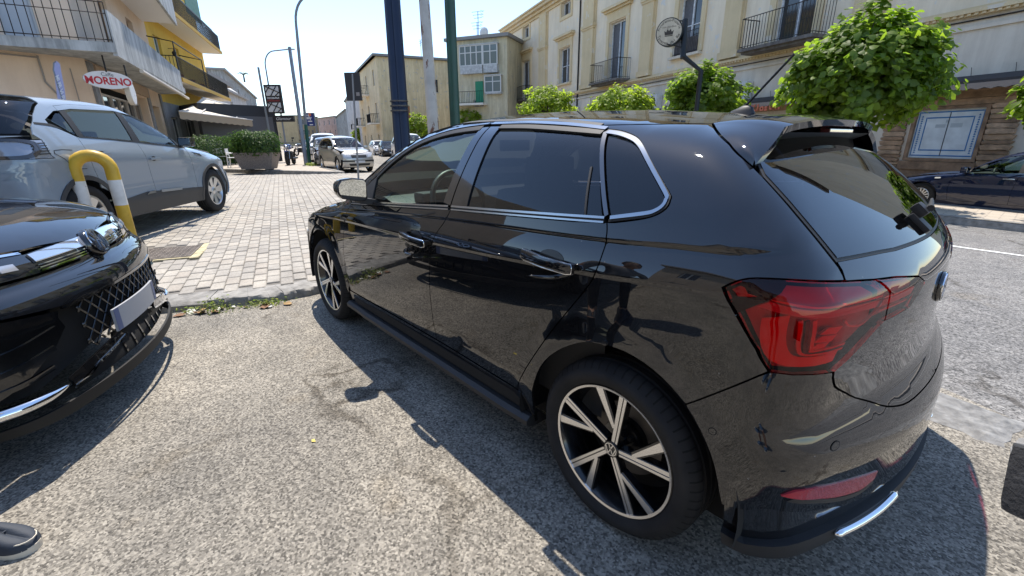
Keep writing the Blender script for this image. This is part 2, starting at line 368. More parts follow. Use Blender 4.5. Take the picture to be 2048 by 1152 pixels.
# ------------------------------------------------------------------ sheet panels laid on a car surface
def resample(poly, d):
    out = []
    n = len(poly)
    for i in range(n):
        a, b = poly[i], poly[(i+1) % n]; L = math.hypot(b[0]-a[0], b[1]-a[1]); k = max(1, int(round(L/d)))
        out += [(a[0]+(b[0]-a[0])*j/k, a[1]+(b[1]-a[1])*j/k) for j in range(k)]
    return out
def area2(p): return sum(p[i][0]*p[(i+1) % len(p)][1] - p[(i+1) % len(p)][0]*p[i][1] for i in range(len(p)))
def inset(poly, g):
    if not g: return poly
    sgn = 1 if area2(poly) > 0 else -1; n = len(poly); out = []
    for i in range(n):
        a, b, c = poly[i-1], poly[i], poly[(i+1) % n]
        d1 = (b[0]-a[0], b[1]-a[1]); d2 = (c[0]-b[0], c[1]-b[1]); l1 = math.hypot(*d1) or 1e-9; l2 = math.hypot(*d2) or 1e-9
        n1 = (-d1[1]/l1*sgn, d1[0]/l1*sgn); n2 = (-d2[1]/l2*sgn, d2[0]/l2*sgn); m = (n1[0]+n2[0], n1[1]+n2[1]); q = m[0]*n1[0]+m[1]*n1[1]
        k = g/max(q, .35); out.append((b[0]+m[0]*k, b[1]+m[1]*k))
    return out
def smooth_line(pts, per=4):
    """Catmull-Rom through open polyline"""
    out = []; n = len(pts)
    for i in range(n-1):
        p0, p1, p2, p3 = pts[max(i-1, 0)], pts[i], pts[i+1], pts[min(i+2, n-1)]
        for j in range(per):
            t = j/per
            out.append(tuple(.5*((2*p1[k]) + (-p0[k]+p2[k])*t + (2*p0[k]-5*p1[k]+4*p2[k]-p3[k])*t*t + (-p0[k]+3*p1[k]-3*p2[k]+p3[k])*t**3) for k in range(len(p1))))
    out.append(tuple(pts[-1])); return out
def tri_fill(poly, grid, extra=None):
    """constrained triangulation of a polygon with interior grid points"""
    P = np.array(poly); lo = P.min(0); hi = P.max(0)
    gx = np.arange(lo[0]+grid*.5, hi[0], grid); gy = np.arange(lo[1]+grid*.5, hi[1], grid)
    pts = np.array([(x + (grid*.5 if j % 2 else 0), y) for j, y in enumerate(gy) for x in gx]) if len(gx) and len(gy) else np.zeros((0, 2))
    ng = len(pts)
    if extra is not None and len(extra):
        E = np.array([e for e in extra if lo[0] < e[0] < hi[0] and lo[1] < e[1] < hi[1]])
        if len(E) and ng: keep = np.concatenate([np.hypot(c_[:, None, 0]-E[None, :, 0], c_[:, None, 1]-E[None, :, 1]).min(1) > .009 for c_ in np.array_split(pts, max(1, ng//200))]); pts = pts[keep]; ng = len(pts)
        if len(E): pts = np.concatenate([pts.reshape(-1, 2), E])
    if len(pts):
        A = P; B = np.roll(P, -1, 0)
        ins = np.zeros(len(pts), bool); dmin = np.full(len(pts), 9.)
        for a, b in zip(A, B):
            c = ((a[1] > pts[:, 1]) != (b[1] > pts[:, 1]))
            with np.errstate(divide='ignore', invalid='ignore'):
                xx = (b[0]-a[0])*(pts[:, 1]-a[1])/(b[1]-a[1]) + a[0]
            ins ^= c & (pts[:, 0] < xx)
            ab = b-a; t = np.clip(((pts-a)@ab)/max(ab@ab, 1e-12), 0, 1); dmin = np.minimum(dmin, np.linalg.norm(pts-(a+t[:, None]*ab), axis=1))
        lim = np.where(np.arange(len(pts)) < ng, grid*.4, .002); pts = pts[ins & (dmin > lim)]
    n = len(P); co = [Vector((float(p[0]), float(p[1]))) for p in P] + [Vector((float(p[0]), float(p[1]))) for p in pts]
    r = delaunay_2d_cdt(co, [], [list(range(n))], 1, 1e-7)
    return np.array([(v.x, v.y) for v in r[0]]), [tuple(f) for f in r[2]]
def panel(name, surf, poly, mat, parent=None, domain='side', off=0.0, th=.012, gap=.0022, grid=.035, step=.02, mirror=False, dome=0.0):
    """a pressed sheet: outline in the surface's own coordinates, edges folded inward"""
    poly = inset(resample(poly, step), gap)
    if area2(poly) < 0: poly = poly[::-1]
    V, Fs = tri_fill(poly, grid, surf.crease_pts() if domain == 'side' and grid <= .036 and dome == 0 and len(poly) > 40 else None)
    fn = {'side': surf.side, 'over': surf.over, 'front': surf.front}[domain]
    P, N = fn(V, off)
    if dome:
        A = np.array(poly); B = np.roll(A, -1, 0); dm = np.full(len(V), 9.)
        for a, b in zip(A, B):
            ab = b-a; t = np.clip(((V-a)@ab)/max(ab@ab, 1e-12), 0, 1); dm = np.minimum(dm, np.linalg.norm(V-(a+t[:, None]*ab), axis=1))
        P = P + N*(dome*np.sqrt(np.clip(dm/(dome*2), 0, 1)))[:, None]
    if mirror: P = P*np.array([1, -1, 1]); N = N*np.array([1, -1, 1])
    # orientation: front faces along +N
    faces = []
    for f in Fs:
        a, b, c = P[f[0]], P[f[1]], P[f[2]]
        nn = np.cross(b-a, c-a)
        if nn @ (N[f[0]]+N[f[1]]+N[f[2]]) < 0: f = f[::-1]
        faces.append(f)
    ln = [N[i] for f in faces for i in f]
    # boundary rim
    cnt = {}
    for f in faces:
        for i in range(3):
            e = (f[i], f[(i+1) % 3]); cnt[e] = cnt.get(e, 0)+1
    bnd = [e for e in cnt if (e[1], e[0]) not in cnt]
    verts = list(P); idx = {}
    def back(i):
        if i not in idx: idx[i] = len(verts); verts.append(P[i]-N[i]*th)
        return idx[i]
    rim = []
    if th > 0:
        for a, b in bnd:
            q = (b, a, back(a), back(b)); nn = np.cross(P[a]-P[b], verts[q[2]]-P[b]); nn = nn/max(np.linalg.norm(nn), 1e-9)
            rim.append(q); ln += [nn]*4
    return mesh_obj(name, verts, faces+rim, mat, parent, loop_normals=ln)
def strip(surf, line, w, off=0.0):
    """polygon of half-width w along a line in surface coordinates"""
    up, dn = [], []
    for i, p in enumerate(line):
        a, b = line[max(i-1, 0)], line[min(i+1, len(line)-1)]; d = (b[0]-a[0], b[1]-a[1]); L = math.hypot(*d) or 1
        nx, ny = -d[1]/L, d[0]/L; up.append((p[0]+nx*w, p[1]+ny*w)); dn.append((p[0]-nx*w, p[1]-ny*w))
    return up + dn[::-1]
# ------------------------------------------------------------------ car paints, glass and trim
def M_paint(name, col, coat_ior=1.62, flake=0.0, rough=.35, metal=0.0, dust=.0):
    if name in MATS: return MATS[name]
    t = NT(name); t.set(Base_Color=col, Roughness=rough, Metallic=metal); t.b.inputs['Coat Weight'].default_value = 1; t.b.inputs['Coat Roughness'].default_value = .012; t.b.inputs['Coat IOR'].default_value = coat_ior; t.b.inputs['Specular IOR Level'].default_value = 0.0 if metal == 0 else .5
    v = t.coord(1.0)
    if dust:       # thin road dust, a little denser in patches
        n = t.noise(v, 3.0, 6); c = t.ramp(n.outputs[0], [(.35, col), (.8, tuple(min(1, x+dust) for x in col))]); t.l(c, t.b.inputs['Base Color'])
        s = t.noise(v, 240, 2); r = t.ramp(s.outputs[0], [(.62, (.012,)*3), (.8, (.06,)*3)]); t.l(r, t.b.inputs['Coat Roughness'])
        vo = t.n('TexVoronoi', i_Scale=38.0); t.l(v, vo.inputs['Vector']); sc = t.n('SeparateColor'); t.l(vo.outputs['Color'], sc.inputs[0]); g1 = t.ramp(sc.outputs[0], [(.93, (0, 0, 0)), (.95, (1, 1, 1))]); g2 = t.ramp(vo.outputs['Distance'], [(.05, (1, 1, 1)), (.09, (0, 0, 0))]); sp = t.mix(g1, g2, 1.0, 'MULTIPLY')       # dried water specks
        t.l(t.mix(c, (.16, .16, .155), sp), t.b.inputs['Base Color']); t.l(t.mix(r, (.35, .35, .35), sp), t.b.inputs['Coat Roughness'])
    MATS[name] = t.m; return t.m
BLK = M_paint('black_pearl_paint', (.0045, .0046, .0055), 1.72, dust=.006)
PLASTIC = M('black_plastic', (.018, .018, .019), .55, bump=.1, bscale=300, bdist=.001)
GLOSSB = M('gloss_black_trim', (.006, .006, .0065), .12, coat=1)
CHROME = M('satin_chrome', (.42, .43, .44), .18, 1.0)
BRIGHT = M('bright_chrome', (.80, .81, .82), .06, 1.0)
DARK = M('shadow_black', (.004, .004, .004), .9)  # near-black of liners and pans, also the painted shade behind panel gaps
RUBBER = M('window_rubber', (.008, .008, .008), .6)
G_CLEAR = GLASS('clear_green_glass', (.66, .80, .74), 1.55)
G_PRIV = GLASS('privacy_glass', (.12, .12, .13), 1.7)
G_SCREEN = GLASS('windscreen_glass', (.74, .86, .80), 1.5)
DARKP = M('cladding_grey', (.035, .036, .038), .6, bump=.15, bscale=250, bdist=.001)
# ------------------------------------------------------------------ wheels
def M_tyre():
    if 'tyre' in MATS: return MATS['tyre']
    t = NT('tyre'); t.set(Roughness=.82, Base_Color=(.014, .014, .015)); t.b.inputs['Specular IOR Level'].default_value = .35
    v = t.coord(1.0); n = t.noise(v, 7, 5); t.l(t.ramp(n.outputs[0], [(.35, (.010, .010, .011)), (.75, (.026, .025, .024))]), t.b.inputs['Base Color'])
    b = t.noise(v, 160, 3); t.bump(b.outputs[0], .15, .002)
    MATS['tyre'] = t.m; return t.m
def tyre_mesh(R, rim, w, parent, n=96, blocks=True):
    """tyre turned about y, outer face at y=+w/2; ring grooves cut in, cross grooves drawn dark"""
    h = R - rim
    prof = [(rim-.004, -w/2+.02), (rim+.006, -w/2+.008), (rim+h*.3, -w/2-.004), (rim+h*.62, -w/2-.002), (R-.022, -w/2+.008), (R-.008, -w/2+.019), (R-.001, -w/2+.036)]
    for g in (-.25, -.08, .08, .25): prof += [(R, w*g-.007), (R-.006, w*g-.004), (R-.006, w*g+.004), (R, w*g+.007)]
    prof += [(R-.001, w/2-.036), (R-.008, w/2-.019), (R-.022, w/2-.008), (rim+h*.62, w/2+.002), (rim+h*.45, w/2+.0045), (rim+h*.28, w/2+.004), (rim+.010, w/2-.006), (rim+.002, w/2-.009), (rim-.004, w/2-.02)]
    mb = MB(); mb.lathe(prof, n, 'y')
    o = mb.build('tyre', M_tyre(), parent, auto=50)
    if blocks:      # cross grooves on the shoulder: dark quads laid on the tread, groove shade put into colour
        k = len(prof); me = o.data
        s = MB(); m = 60
        for j in range(m):
            a = 2*math.pi*j/m
            for y0, y1, sk in ((w/2-.045, w/2-.006, .02), (-w/2+.045, -w/2+.006, -.02)):
                pts = []
                for q in range(5):
                    y = y0+(y1-y0)*q/4; yy = abs(y); f = (yy-(w/2-.045))/.039
                    r = R-.0012 if f < .25 else R-.001-(.024*((f-.25)/.75)**2.0)
                    pts.append((y, r, a+sk*(y-y0)*8*.3))
                vs = []; fs = []
                for q, (y, r, aa) in enumerate(pts):
                    for d in (-.0028, .0028): vs.append(((r+.0009)*math.cos(aa+d/r), y, (r+.0009)*math.sin(aa+d/r)))
                fs = [(2*q, 2*q+1, 2*q+3, 2*q+2) for q in range(4)]
                s.add(vs, fs)
        tag(s.build('tread_groove_shade', M('groove_shade_black', (.003, .003, .003), .95), o), kind='stuff')
    return o
def poly_plate(mb, pts, y, th): mb.prism(pts, y-th, y, 'xz')
def polo_wheel(parent, loc, name='wheel', spin=0.0, flip=False):
    """17-inch bicolour alloy: five forked machined spokes on gloss black"""
    w = empty(name, loc, 0, parent=parent)
    if flip: w.rotation_euler = (0, 0, math.pi)
    R, rim, W = .307, .231, .205
    black = M('wheel_black', (.006, .006, .007), .22, 0, coat=.6); mach = M('wheel_machined', (.78, .77, .76), .27, 1.0, spec=.6)
    tyre_mesh(R, rim, W, w)
    yo = W/2-.012
    b = MB(); b.lathe([(rim-.002, -.09), (rim-.002, yo), (rim-.008, yo+.002), (rim-.013, yo-.004), (rim-.016, yo-.03), (rim-.03, yo-.05), (rim-.034, -.09)], 72, 'y')
    b.lathe([(.001, .02), (.075, .02), (.082, .0), (.085, -.05), (.001, -.05)], 32, 'y')
    rimo = b.build('rim', black, w, auto=35)
    d = MB(); d.lathe([(.05, -.012), (.132, -.012), (.132, -.03), (.05, -.03)], 48, 'y'); d.build('brake_disc', M('brake_iron', (.12, .11, .10), .45, .8), w, auto=30)
    bk = MB(); bk.lathe([(.001, -.06), (.21, -.06)], 40, 'y'); bk.build('hub_back', M('wheel_dark', (.004, .004, .004), .8), w)
    ringm = MB(); ringm.lathe([(rim-.0035, yo+.0005), (rim-.004, yo+.0035), (rim-.012, yo+.001), (rim-.0125, yo-.003)], 96, 'y'); ringm.build('rim_lip', mach, rimo, auto=40)
    # one forked spoke: long blade plus thick branch, black body with machined faces
    def arm(p0, p1, w0, w1): 
        dx, dz = p1[0]-p0[0], p1[1]-p0[1]; L = math.hypot(dx, dz); n = (-dz/L, dx/L)
        return [(p0[0]+n[0]*w0, p0[1]+n[1]*w0), (p1[0]+n[0]*w1, p1[1]+n[1]*w1), (p1[0]-n[0]*w1, p1[1]-n[1]*w1), (p0[0]-n[0]*w0, p0[1]-n[1]*w0)]
    def pol(r, a): return (r*math.sin(math.radians(a)), r*math.cos(math.radians(a)))
    rr = rim-.012
    def lift(r): return yo-.001 - .012*(1-min(1, r/rr))
    for k in range(5):
        a = 72*k+spin
        A0, A1 = pol(.030, a-20), pol(rr, a-13.5)      # long blade
        B0, B1 = pol(.085, a-8), pol(rr, a+11)         # thick branch
        body = MB()
        def bar(p0, p1, w0, w1, yd, t):
            q = arm(p0, p1, w0, w1); y0, y1 = lift(math.hypot(*p0)), lift(math.hypot(*p1)); ys = [y0, y1, y1, y0]
            v = [(p[0], y+yd, p[1]) for p, y in zip(q, ys)]+[(p[0], y+yd-t, p[1]) for p, y in zip(q, ys)]
            return v, [(0,1,2,3), (7,6,5,4), (0,4,5,1), (1,5,6,2), (2,6,7,3), (3,7,4,0)]
        body.add(*bar(A0, A1, .013, .0155, -.004, .030)); body.add(*bar(B0, B1, .012, .0185, -.0045, .026))
        sp = body.build('spoke', black, w)
        f = MB()
        n1 = pol(1, a-13.5+90)
        # two bright lines on the long blade with a black groove between, one broad face on the branch
        sh = lambda p, s: (p[0]+n1[0]*s, p[1]+n1[1]*s)
        f.add(*bar(sh(A0, -.0085), sh(A1, -.0095), .0035, .0048, -.0015, .004)); f.add(*bar(sh(A0, .0045), sh(A1, .0065), .0055, .0072, -.0015, .004))
        f.add(*bar(B0, B1, .0055, .0135, -.0015, .004))
        f.build('machined_face', mach, sp)
        # bolt
        bx, bz = pol(.050, a+22); bo = MB(); bo.lathe([(.001, .034), (.008, .034), (.010, .028), (.010, .0)], 10, 'y', (bx, 0, bz)); bo.build('wheel_bolt', M('bolt_dark', (.03, .03, .03), .4, .7), w, auto=30)
    c = MB(); c.lathe([(.001, yo-.0105), (.027, yo-.011), (.0285, yo-.014), (.0285, .0)], 36, 'y'); cap = c.build('centre_cap', black, w, auto=30)
    vw_badge(cap, frame((0, yo-.0095, 0), (-1, 0, 0), (0, 0, 1)), .0235, mach)
    return w
def vw_badge(parent, m4, R, mat, th=.0012):
    """round badge: ring, V over W, drawn in the local xy plane"""
    b = MB(); b.lathe([(R, 0), (R, th), (R*.88, th), (R*.88, 0)], 40, 'z', close=True)
    def stroke(p, q, w=.075):
        p = Vector((p[0]*R, p[1]*R)); q = Vector((q[0]*R, q[1]*R)); d = (q-p).normalized(); n = Vector((-d.y, d.x))*w*R
        b.prism([tuple(p+n), tuple(q+n), tuple(q-n), tuple(p-n)], 0, th, 'xy')
    for sx in (-1, 1):
        stroke((sx*.37, .82), (sx*.02, .12)); stroke((sx*.82, .32), (sx*.40, -.78)); stroke((sx*.40, -.78), (sx*.02, .0))
    v = [m4 @ Vector(p) for p in b.v]; return mesh_obj('badge', v, b.f, mat, parent)
# ------------------------------------------------------------------ other cars: same sheet-metal method, simpler outlines
def simple_wheel(parent, loc, R=.335, rim=.225, W=.21, spokes=5, flip=False, n=48, silver=None, dark=None, far=False):
    w = empty('wheel', loc, math.pi if flip else 0, parent=parent)
    tyre_mesh(R, rim, W, w, n, blocks=False)
    silver = silver or M('alloy_silver', (.55, .56, .57), .3, .9); dark = dark or M('wheel_dark', (.004, .004, .004), .8); yo = W/2-.012
    b = MB(); b.lathe([(rim, -.08), (rim, yo), (rim-.012, yo+.002), (rim-.022, yo-.012), (rim-.03, -.08)], n, 'y'); ro = b.build('rim', silver, w, auto=40)
    if not far:
        k = MB(); k.lathe([(.001, -.05), (rim-.02, -.05)], 32, 'y'); k.build('rim_back', dark, w)
    for q in range(spokes):
        a = 2*math.pi*q/spokes+.3; s = MB(); c_, s_ = math.cos(a), math.sin(a)
        def pt(r, o, y): return (r*c_-o*s_, y, r*s_+o*c_)
        w0, w1 = (.030, .052) if spokes < 8 else (.012, .014)
        v = [pt(.03, -w0, yo-.03), pt(.03, w0, yo-.03), pt(rim-.015, w1, yo-.006), pt(rim-.015, -w1, yo-.006), pt(.03, -w0, yo-.06), pt(.03, w0, yo-.06), pt(rim-.015, w1, yo-.05), pt(rim-.015, -w1, yo-.05)]
        s.add(v, [(0, 1, 2, 3), (7, 6, 5, 4), (0, 4, 5, 1), (1, 5, 6, 2), (2, 6, 7, 3), (3, 7, 4, 0)]); s.build('spoke', silver, w)
    h = MB(); h.lathe([(.001, yo-.012), (.045, yo-.016), (.06, yo-.03), (.06, -.05)], 20, 'y'); h.build('hub_cap', silver, w, auto=40)
    return w
def generic_car(name, S, loc, rz, label, cat, paint, sp, group=None, scale=None, far=False):
    """sp: front, mid, rear door gaps (x), belt heights, window tops, arch radius, wheel data"""
    car = empty(name, loc, rz, label, cat, group)
    if scale: car.scale = scale
    G = .12 if far else .06; stp_ = .06 if far else .03; gap = .003
    xf, xm, xr = sp['gaps']; B = lambda x: float(np.interp(x, *zip(*sorted(sp['belt'])))); Wt = sp['wtop']; ar, fr = S.arches[0], S.arches[1]; Ra = sp.get('ra', .40); zs = sp.get('sill', .30)
    trim = sp.get('trim', DARKP); nose = sp['nose']; tailu = sp['tailu']
    def arc(c, a0, a1, n=14): return [(c[0]+Ra*math.cos(a0+(a1-a0)*i/n), c[1]+Ra*math.sin(a0+(a1-a0)*i/n)) for i in range(n+1)]
    zlo = math.asin(max(-1, (zs-fr[1])/Ra))
    wl = sorted(Wt)                                      # window top line, x ascending
    topz = lambda x: float(np.interp(x, *zip(*wl)))
    x_a, x_c = wl[-1][0], wl[0][0]                        # foot of windscreen pillar, rear end of glass
    can = lambda x: topz(x)+sp.get('cant', .05)
    gF = lambda: [(xf-.02, B(xf)-.0), (xf+.03, .75), (xf+.05, .55), (xf+.02, zs)]
    gM = [(xm-.05, B(xm)), (xm, .85), (xm+.03, .6), (xm+.04, zs)]
    ra_pt = [(xr-.02, B(xr)), (xr-.01, .92), (xr+.04, ar[1]+Ra*.98*.75)] if xr-0 < Ra+.1 else [(xr, B(xr)), (xr, zs)]
    archr = arc(ar, zlo, math.pi-zlo)                     # rear arch, front to back
    k_cut = [p for p in archr if p[0] > .0 and p[1] < ra_pt[-1][1]]
    doorR = gM + [(archr[0][0]+.02, zs)] + k_cut + ra_pt[::-1] if k_cut else gM + ra_pt[::-1]
    top_r = sorted([p for p in wl if p[0] <= xr], key=lambda p: p[0])
    lz0, lz1 = sp['tl_z']
    quarter = ra_pt + [p for p in archr if p not in k_cut] + [(tailu, zs+.05), (tailu-.03, lz0), (tailu+sp['tl_in'], lz0), (tailu+sp['tl_in'], lz1)] + sp['hatch'] + [(xr, can(xr))] + [(xr, topz(xr))] + [p for p in top_r[::-1] if p[0] < xr-.01] + [(x_c-.0, B(x_c))]
    fender = gF() + [p for p in arc(fr, math.pi-zlo, zlo)] + [(nose[0], zs+.1), (nose[0], nose[1])] + sp['hoodline'] + [(xf+.05, B(xf)+.03)]
    doorF = gF() + gM[::-1] + [((xf+xm)/2, B((xf+xm)/2))]
    cx_ = [p for p in wl[::-1] if p[0] > xr]
    cant = [(x, can(x)) for x, z in cx_] + [(xr, can(xr)), (xr, topz(xr))] + cx_[::-1]
    k0 = dict(gap=gap, grid=G, step=stp_, parent=car)
    for mir in (False, True):
        k = dict(k0, mirror=mir)
        panel('quarter_panel', S, quarter, paint, **k); panel('fender', S, fender, paint, **k); d1 = panel('front_door', S, doorF, paint, **k); d2 = panel('rear_door', S, doorR, paint, **k); panel('roof_frame', S, cant, sp.get('framemat', paint), **dict(k, gap=.001))
        gf = [(x_a-.10, B(x_a-.1)+.015)] + [(x-.03, z-.022) for x, z in cx_ if x > xm+.03 and x < x_a-.03] + [(xm+.03, topz(xm)-.022), (xm+.05-.05, B(xm)+.012)]
        gr = [(xm-.10, B(xm)+.012), (xm-.05, topz(xm)-.02)] + [(x, z-.022) for x, z in cx_ if xr+.12 < x < xm-.08] + [(xr+.09, topz(xr+.09)-.025), (xr+.07, B(xr)+.012)]
        gq = [(xr+.0, B(xr)+.012), (xr+.02, topz(xr)-.022)] + [(x, z-.02) for x, z in top_r[::-1] if x_c+.05 < x < xr-.05] + [(x_c+.06, B(x_c)+.04)]
        gt = sp.get('glass', G_CLEAR)
        kk = dict(k, th=0, gap=0, off=-.006)
        panel('door_window', S, gf, gt, **dict(kk, parent=d1)); panel('door_window', S, gr, sp.get('rglass', gt), **dict(kk, parent=d2)); panel('quarter_window', S, gq, sp.get('rglass', gt), **kk)
        panel('pillar_cover', S, [(xm-.11, B(xm)), (xm-.06, topz(xm)), (xm+.04, topz(xm)), (xm+.03, B(xm))], RUBBER, **dict(k, parent=d1)); panel('pillar_cover', S, [(xr-.01, B(xr)), (xr+.01, topz(xr)), (xr+.10, topz(xr+.08)), (xr+.08, B(xr))], RUBBER, **dict(k, parent=d2))
        panel('mirror_triangle', S, [(x_a, B(x_a)), (x_a-.14, topz(x_a-.14)-.01), (x_a-.11, B(x_a)+.005)], RUBBER, **dict(k, parent=d1))
        panel('belt_trim', S, strip(S, [(x, B(x)) for x in np.linspace(xr, x_a-.03, 8)], .008), sp.get('belttrim', RUBBER), **dict(k, gap=0, off=.004))
        panel('gap_dark_shell', S, [(-.1, 1.0), (xf, B(xf)-.04), (xf+.02, zs), (.45, zs), (.42, .75), (-.1, .85)], DARK, **dict(k, off=-.03, th=0, grid=.2))  # black sheet added behind the skin so door gaps read dark
        if 'clad' in sp:
            cz = sp['clad']
            panel('sill_cladding', S, [(Ra*.97, zs+.01), (Ra*.97, cz-.06), (.95, cz), (fr[0]-Ra*1.1, cz-.06), (fr[0]-Ra, zs-.0), (fr[0]-Ra, zs-.10), (Ra, zs-.10)], trim, **dict(k, off=.006))
            for c in (ar, fr):
                a_ = [(c[0]+(Ra+.045)*math.cos(q), c[1]+(Ra+.045)*math.sin(q)) for q in np.linspace(-.25, math.pi+.25, 22)]; b_ = [(c[0]+(Ra-.002)*math.cos(q), c[1]+(Ra-.002)*math.sin(q)) for q in np.linspace(-.25, math.pi+.25, 22)]
                panel('arch_trim', S, a_+b_[::-1], trim, **dict(k, off=.009, gap=0))
        else: panel('side_sill', S, [(Ra*.95, zs), (fr[0]-Ra*.95, zs), (fr[0]-Ra*.97, zs-.10), (Ra*.97, zs-.10)], sp.get('sillmat', paint), **k)
        for hx, hz, par in ((xm+.13, sp['hz'][0], d1), (xr+.19, sp['hz'][1], d2)):
            P, N = S.side([(hx, hz)]); p = P[0]; s_ = -1 if mir else 1; h = MB(); h.cbox((p[0], (p[1]+.022)*s_, p[2]), (.20, .022, .03), .008); hn = h.build('door_handle', sp.get('handle', paint), par, auto=50)
            if not far: panel('handle_recess_shade', S, [(hx+.05*math.cos(a), hz+.03*math.sin(a)) for a in np.linspace(0, 6.28, 17)[:-1]], RUBBER, **dict(k, parent=hn, off=.001, th=0, gap=0))  # flat dark oval on the skin, the hollow's shade put into colour
        # mirror
        P, N = S.side([(x_a-.08+sp.get('mirx', 0), B(x_a)+.03)]); p = P[0]; s_ = -1 if mir else 1
        mm = empty('door_mirror', (0, 0, 0), parent=car); m = MB(); m.cbox((p[0]+.02, (p[1]+.11)*s_, p[2]+.05), (.12, .19, .13), .035); m.build('mirror_housing', sp.get('mirror', paint), mm, auto=60); m = MB(); m.cbox((p[0]-.043, (p[1]+.115)*s_, p[2]+.05), (.006, .15, .10), .001); m.build('mirror_glass', M('mirror_silver', (.72, .76, .76), .02, 1), mm); m = MB(); m.cbox((p[0]+.02, (p[1]+.02)*s_, p[2]-.005), (.07, .07, .03), .006); m.build('mirror_foot', RUBBER, mm)
        # lamps
        tl = [(tailu-.03, lz0), (tailu+sp['tl_in'], lz0), (tailu+sp['tl_in'], lz1), (tailu-.02, lz1), (tailu-.30, lz1-.02), (tailu-.30, lz0+.02)]
        panel('tail_lamp', S, tl, sp.get('tlmat', M('tail_lamp_red', (.25, .01, .015), .15, coat=1)), **k)
        panel('headlamp', S, [(nose[0]+.0, nose[1]), (nose[0], nose[1]-.13), (nose[0]-.18, nose[1]-.06), (nose[0]-.22, nose[1]+.0)], M('headlamp_glass', (.5, .52, .54), .08, coat=1), **dict(k, off=.004)) if sp.get('sidelamp', True) else None
        for c in (ar, fr):
            l = MB(); l.lathe([(Ra+.03, .80), (Ra+.03, .50), (.02, .50)], 24, 'y', (c[0], 0, c[1]), -.2, math.pi+.2); l.v = [(a, b*s_, c2) for a, b, c2 in l.v]; l.build('arch_liner', DARK, car, smooth=True)
            wy = (sp['track']-.105)*s_
            simple_wheel(car, (c[0], wy, c[1]), R=c[1], rim=sp.get('rim', .225), spokes=sp.get('spokes', 5), flip=mir, far=far, n=32 if far else 56)
    # across the car
    hat = sp['hatch']; ht = [p for p in hat]                 # hatch edge from lamp top to roof corner
    gp = [(tailu+sp['tl_in']-.01, lz1)] + ht
    lo = [p for p in gp]; midz = sp['rw_z']
    glass_l = [p for p in lo if p[1] >= midz-.001]
    full = lambda h: h + S.mir(h)[::-1]
    rw = [(p[0]-.03, p[1]) for p in glass_l]
    panel('rear_window', S, full([(rw[0][0]-.02, midz)] + rw[1:] if len(rw) > 1 else rw), sp.get('rwglass', G_PRIV), **dict(k0, th=.004))
    panel('tailgate', S, full([(tailu-.32, lz0-.16), (tailu-.32, lz1-.02), (tailu-.01, lz1+.01), (glass_l[0][0]-.01, midz-.012)]), paint, **k0)
    panel('rear_bumper', S, full([(tailu+.015, zs-.08), (tailu+.015, zs+.05), (tailu-.015, lz0-.012), (tailu-.31, lz0-.012), (tailu-.31, lz0-.165)]), sp.get('bumpmat', paint), **k0)
    e3 = S.side([(x, can(x)) for x in np.linspace(ht[-1][0], sp['ws_x'], 12)])[0]; ed = [(p[0], p[1]) for p in e3[::-1]]; rx = ht[-1][0]-.04
    panel('roof', S, [(sp['ws_x']+.02, 0), (sp['ws_x']+.015, ed[0][1]*.6)] + ed + [(rx, ed[-1][1]*.5), (rx-.02, 0), (rx, -ed[-1][1]*.5)] + [(a, -b) for a, b in ed[::-1]] + [(sp['ws_x']+.015, -ed[0][1]*.6)], paint, domain='over', **dict(k0, gap=.001))
    w3 = S.side([(x, can(x)) for x in np.linspace(sp['ws_x']+.02, x_a, 6)])[0]; wl_ = [(p[0], p[1]) for p in w3]; cw = sp['cowl']
    wp = [(sp['ws_x']+.03, 0), (sp['ws_x']+.025, wl_[0][1]*.6)] + wl_ + [(cw-.04, wl_[-1][1]*.8), (cw, 0)]; panel('windscreen', S, wp + [(a, -b) for a, b in wp[1:-1][::-1]], sp.get('glass', G_SCREEN), domain='over', **dict(k0, th=0, off=-.003))
    hd = sp['bonnet']; panel('bonnet', S, hd + [(a, -b) for a, b in hd[1:-1][::-1]], paint, domain='over', **k0)
    if 'front' in sp: sp['front'](S, car, paint)
    f = MB(); f.box((tailu*.0-.5, -.70, .20), (nose[0]-.1, .70, .34)); f.build('floor_pan', DARK, car)
    cz_ = M('cabin_grey', (.035, .036, .038), .8); c = empty('cabin', (0, 0, 0), parent=car)
    d = MB(); d.cbox((x_a+.0, 0, B(x_a)-.14), (.5, 1.3, .24), .06); d.build('dashboard', cz_, c, auto=50)
    for y in (-.36, .36):
        for x in (1.05, .12):
            q = MB(); q.cbox((x+.2, y, .50), (.5, .48, .2), .05); q.cbox((x-.08, y, .78), (.14, .46, .56), .05); q.cbox((x-.13, y, 1.14), (.09, .25, .16), .035); q.build('seat', M('seat_cloth', (.03, .03, .033), .9), c, auto=50)
    if not far:
        sw = MB(); m4 = frame((x_a-.45, .36, B(x_a)-.05), (0, 1, 0), (.35, 0, .93)); sw.tube([m4 @ Vector((.18*math.cos(a), .18*math.sin(a), 0)) for a in np.linspace(0, 6.283, 25)[:-1]], .016, 6, close=True); sw.build('steering_wheel', RUBBER, c, auto=60)
    return car
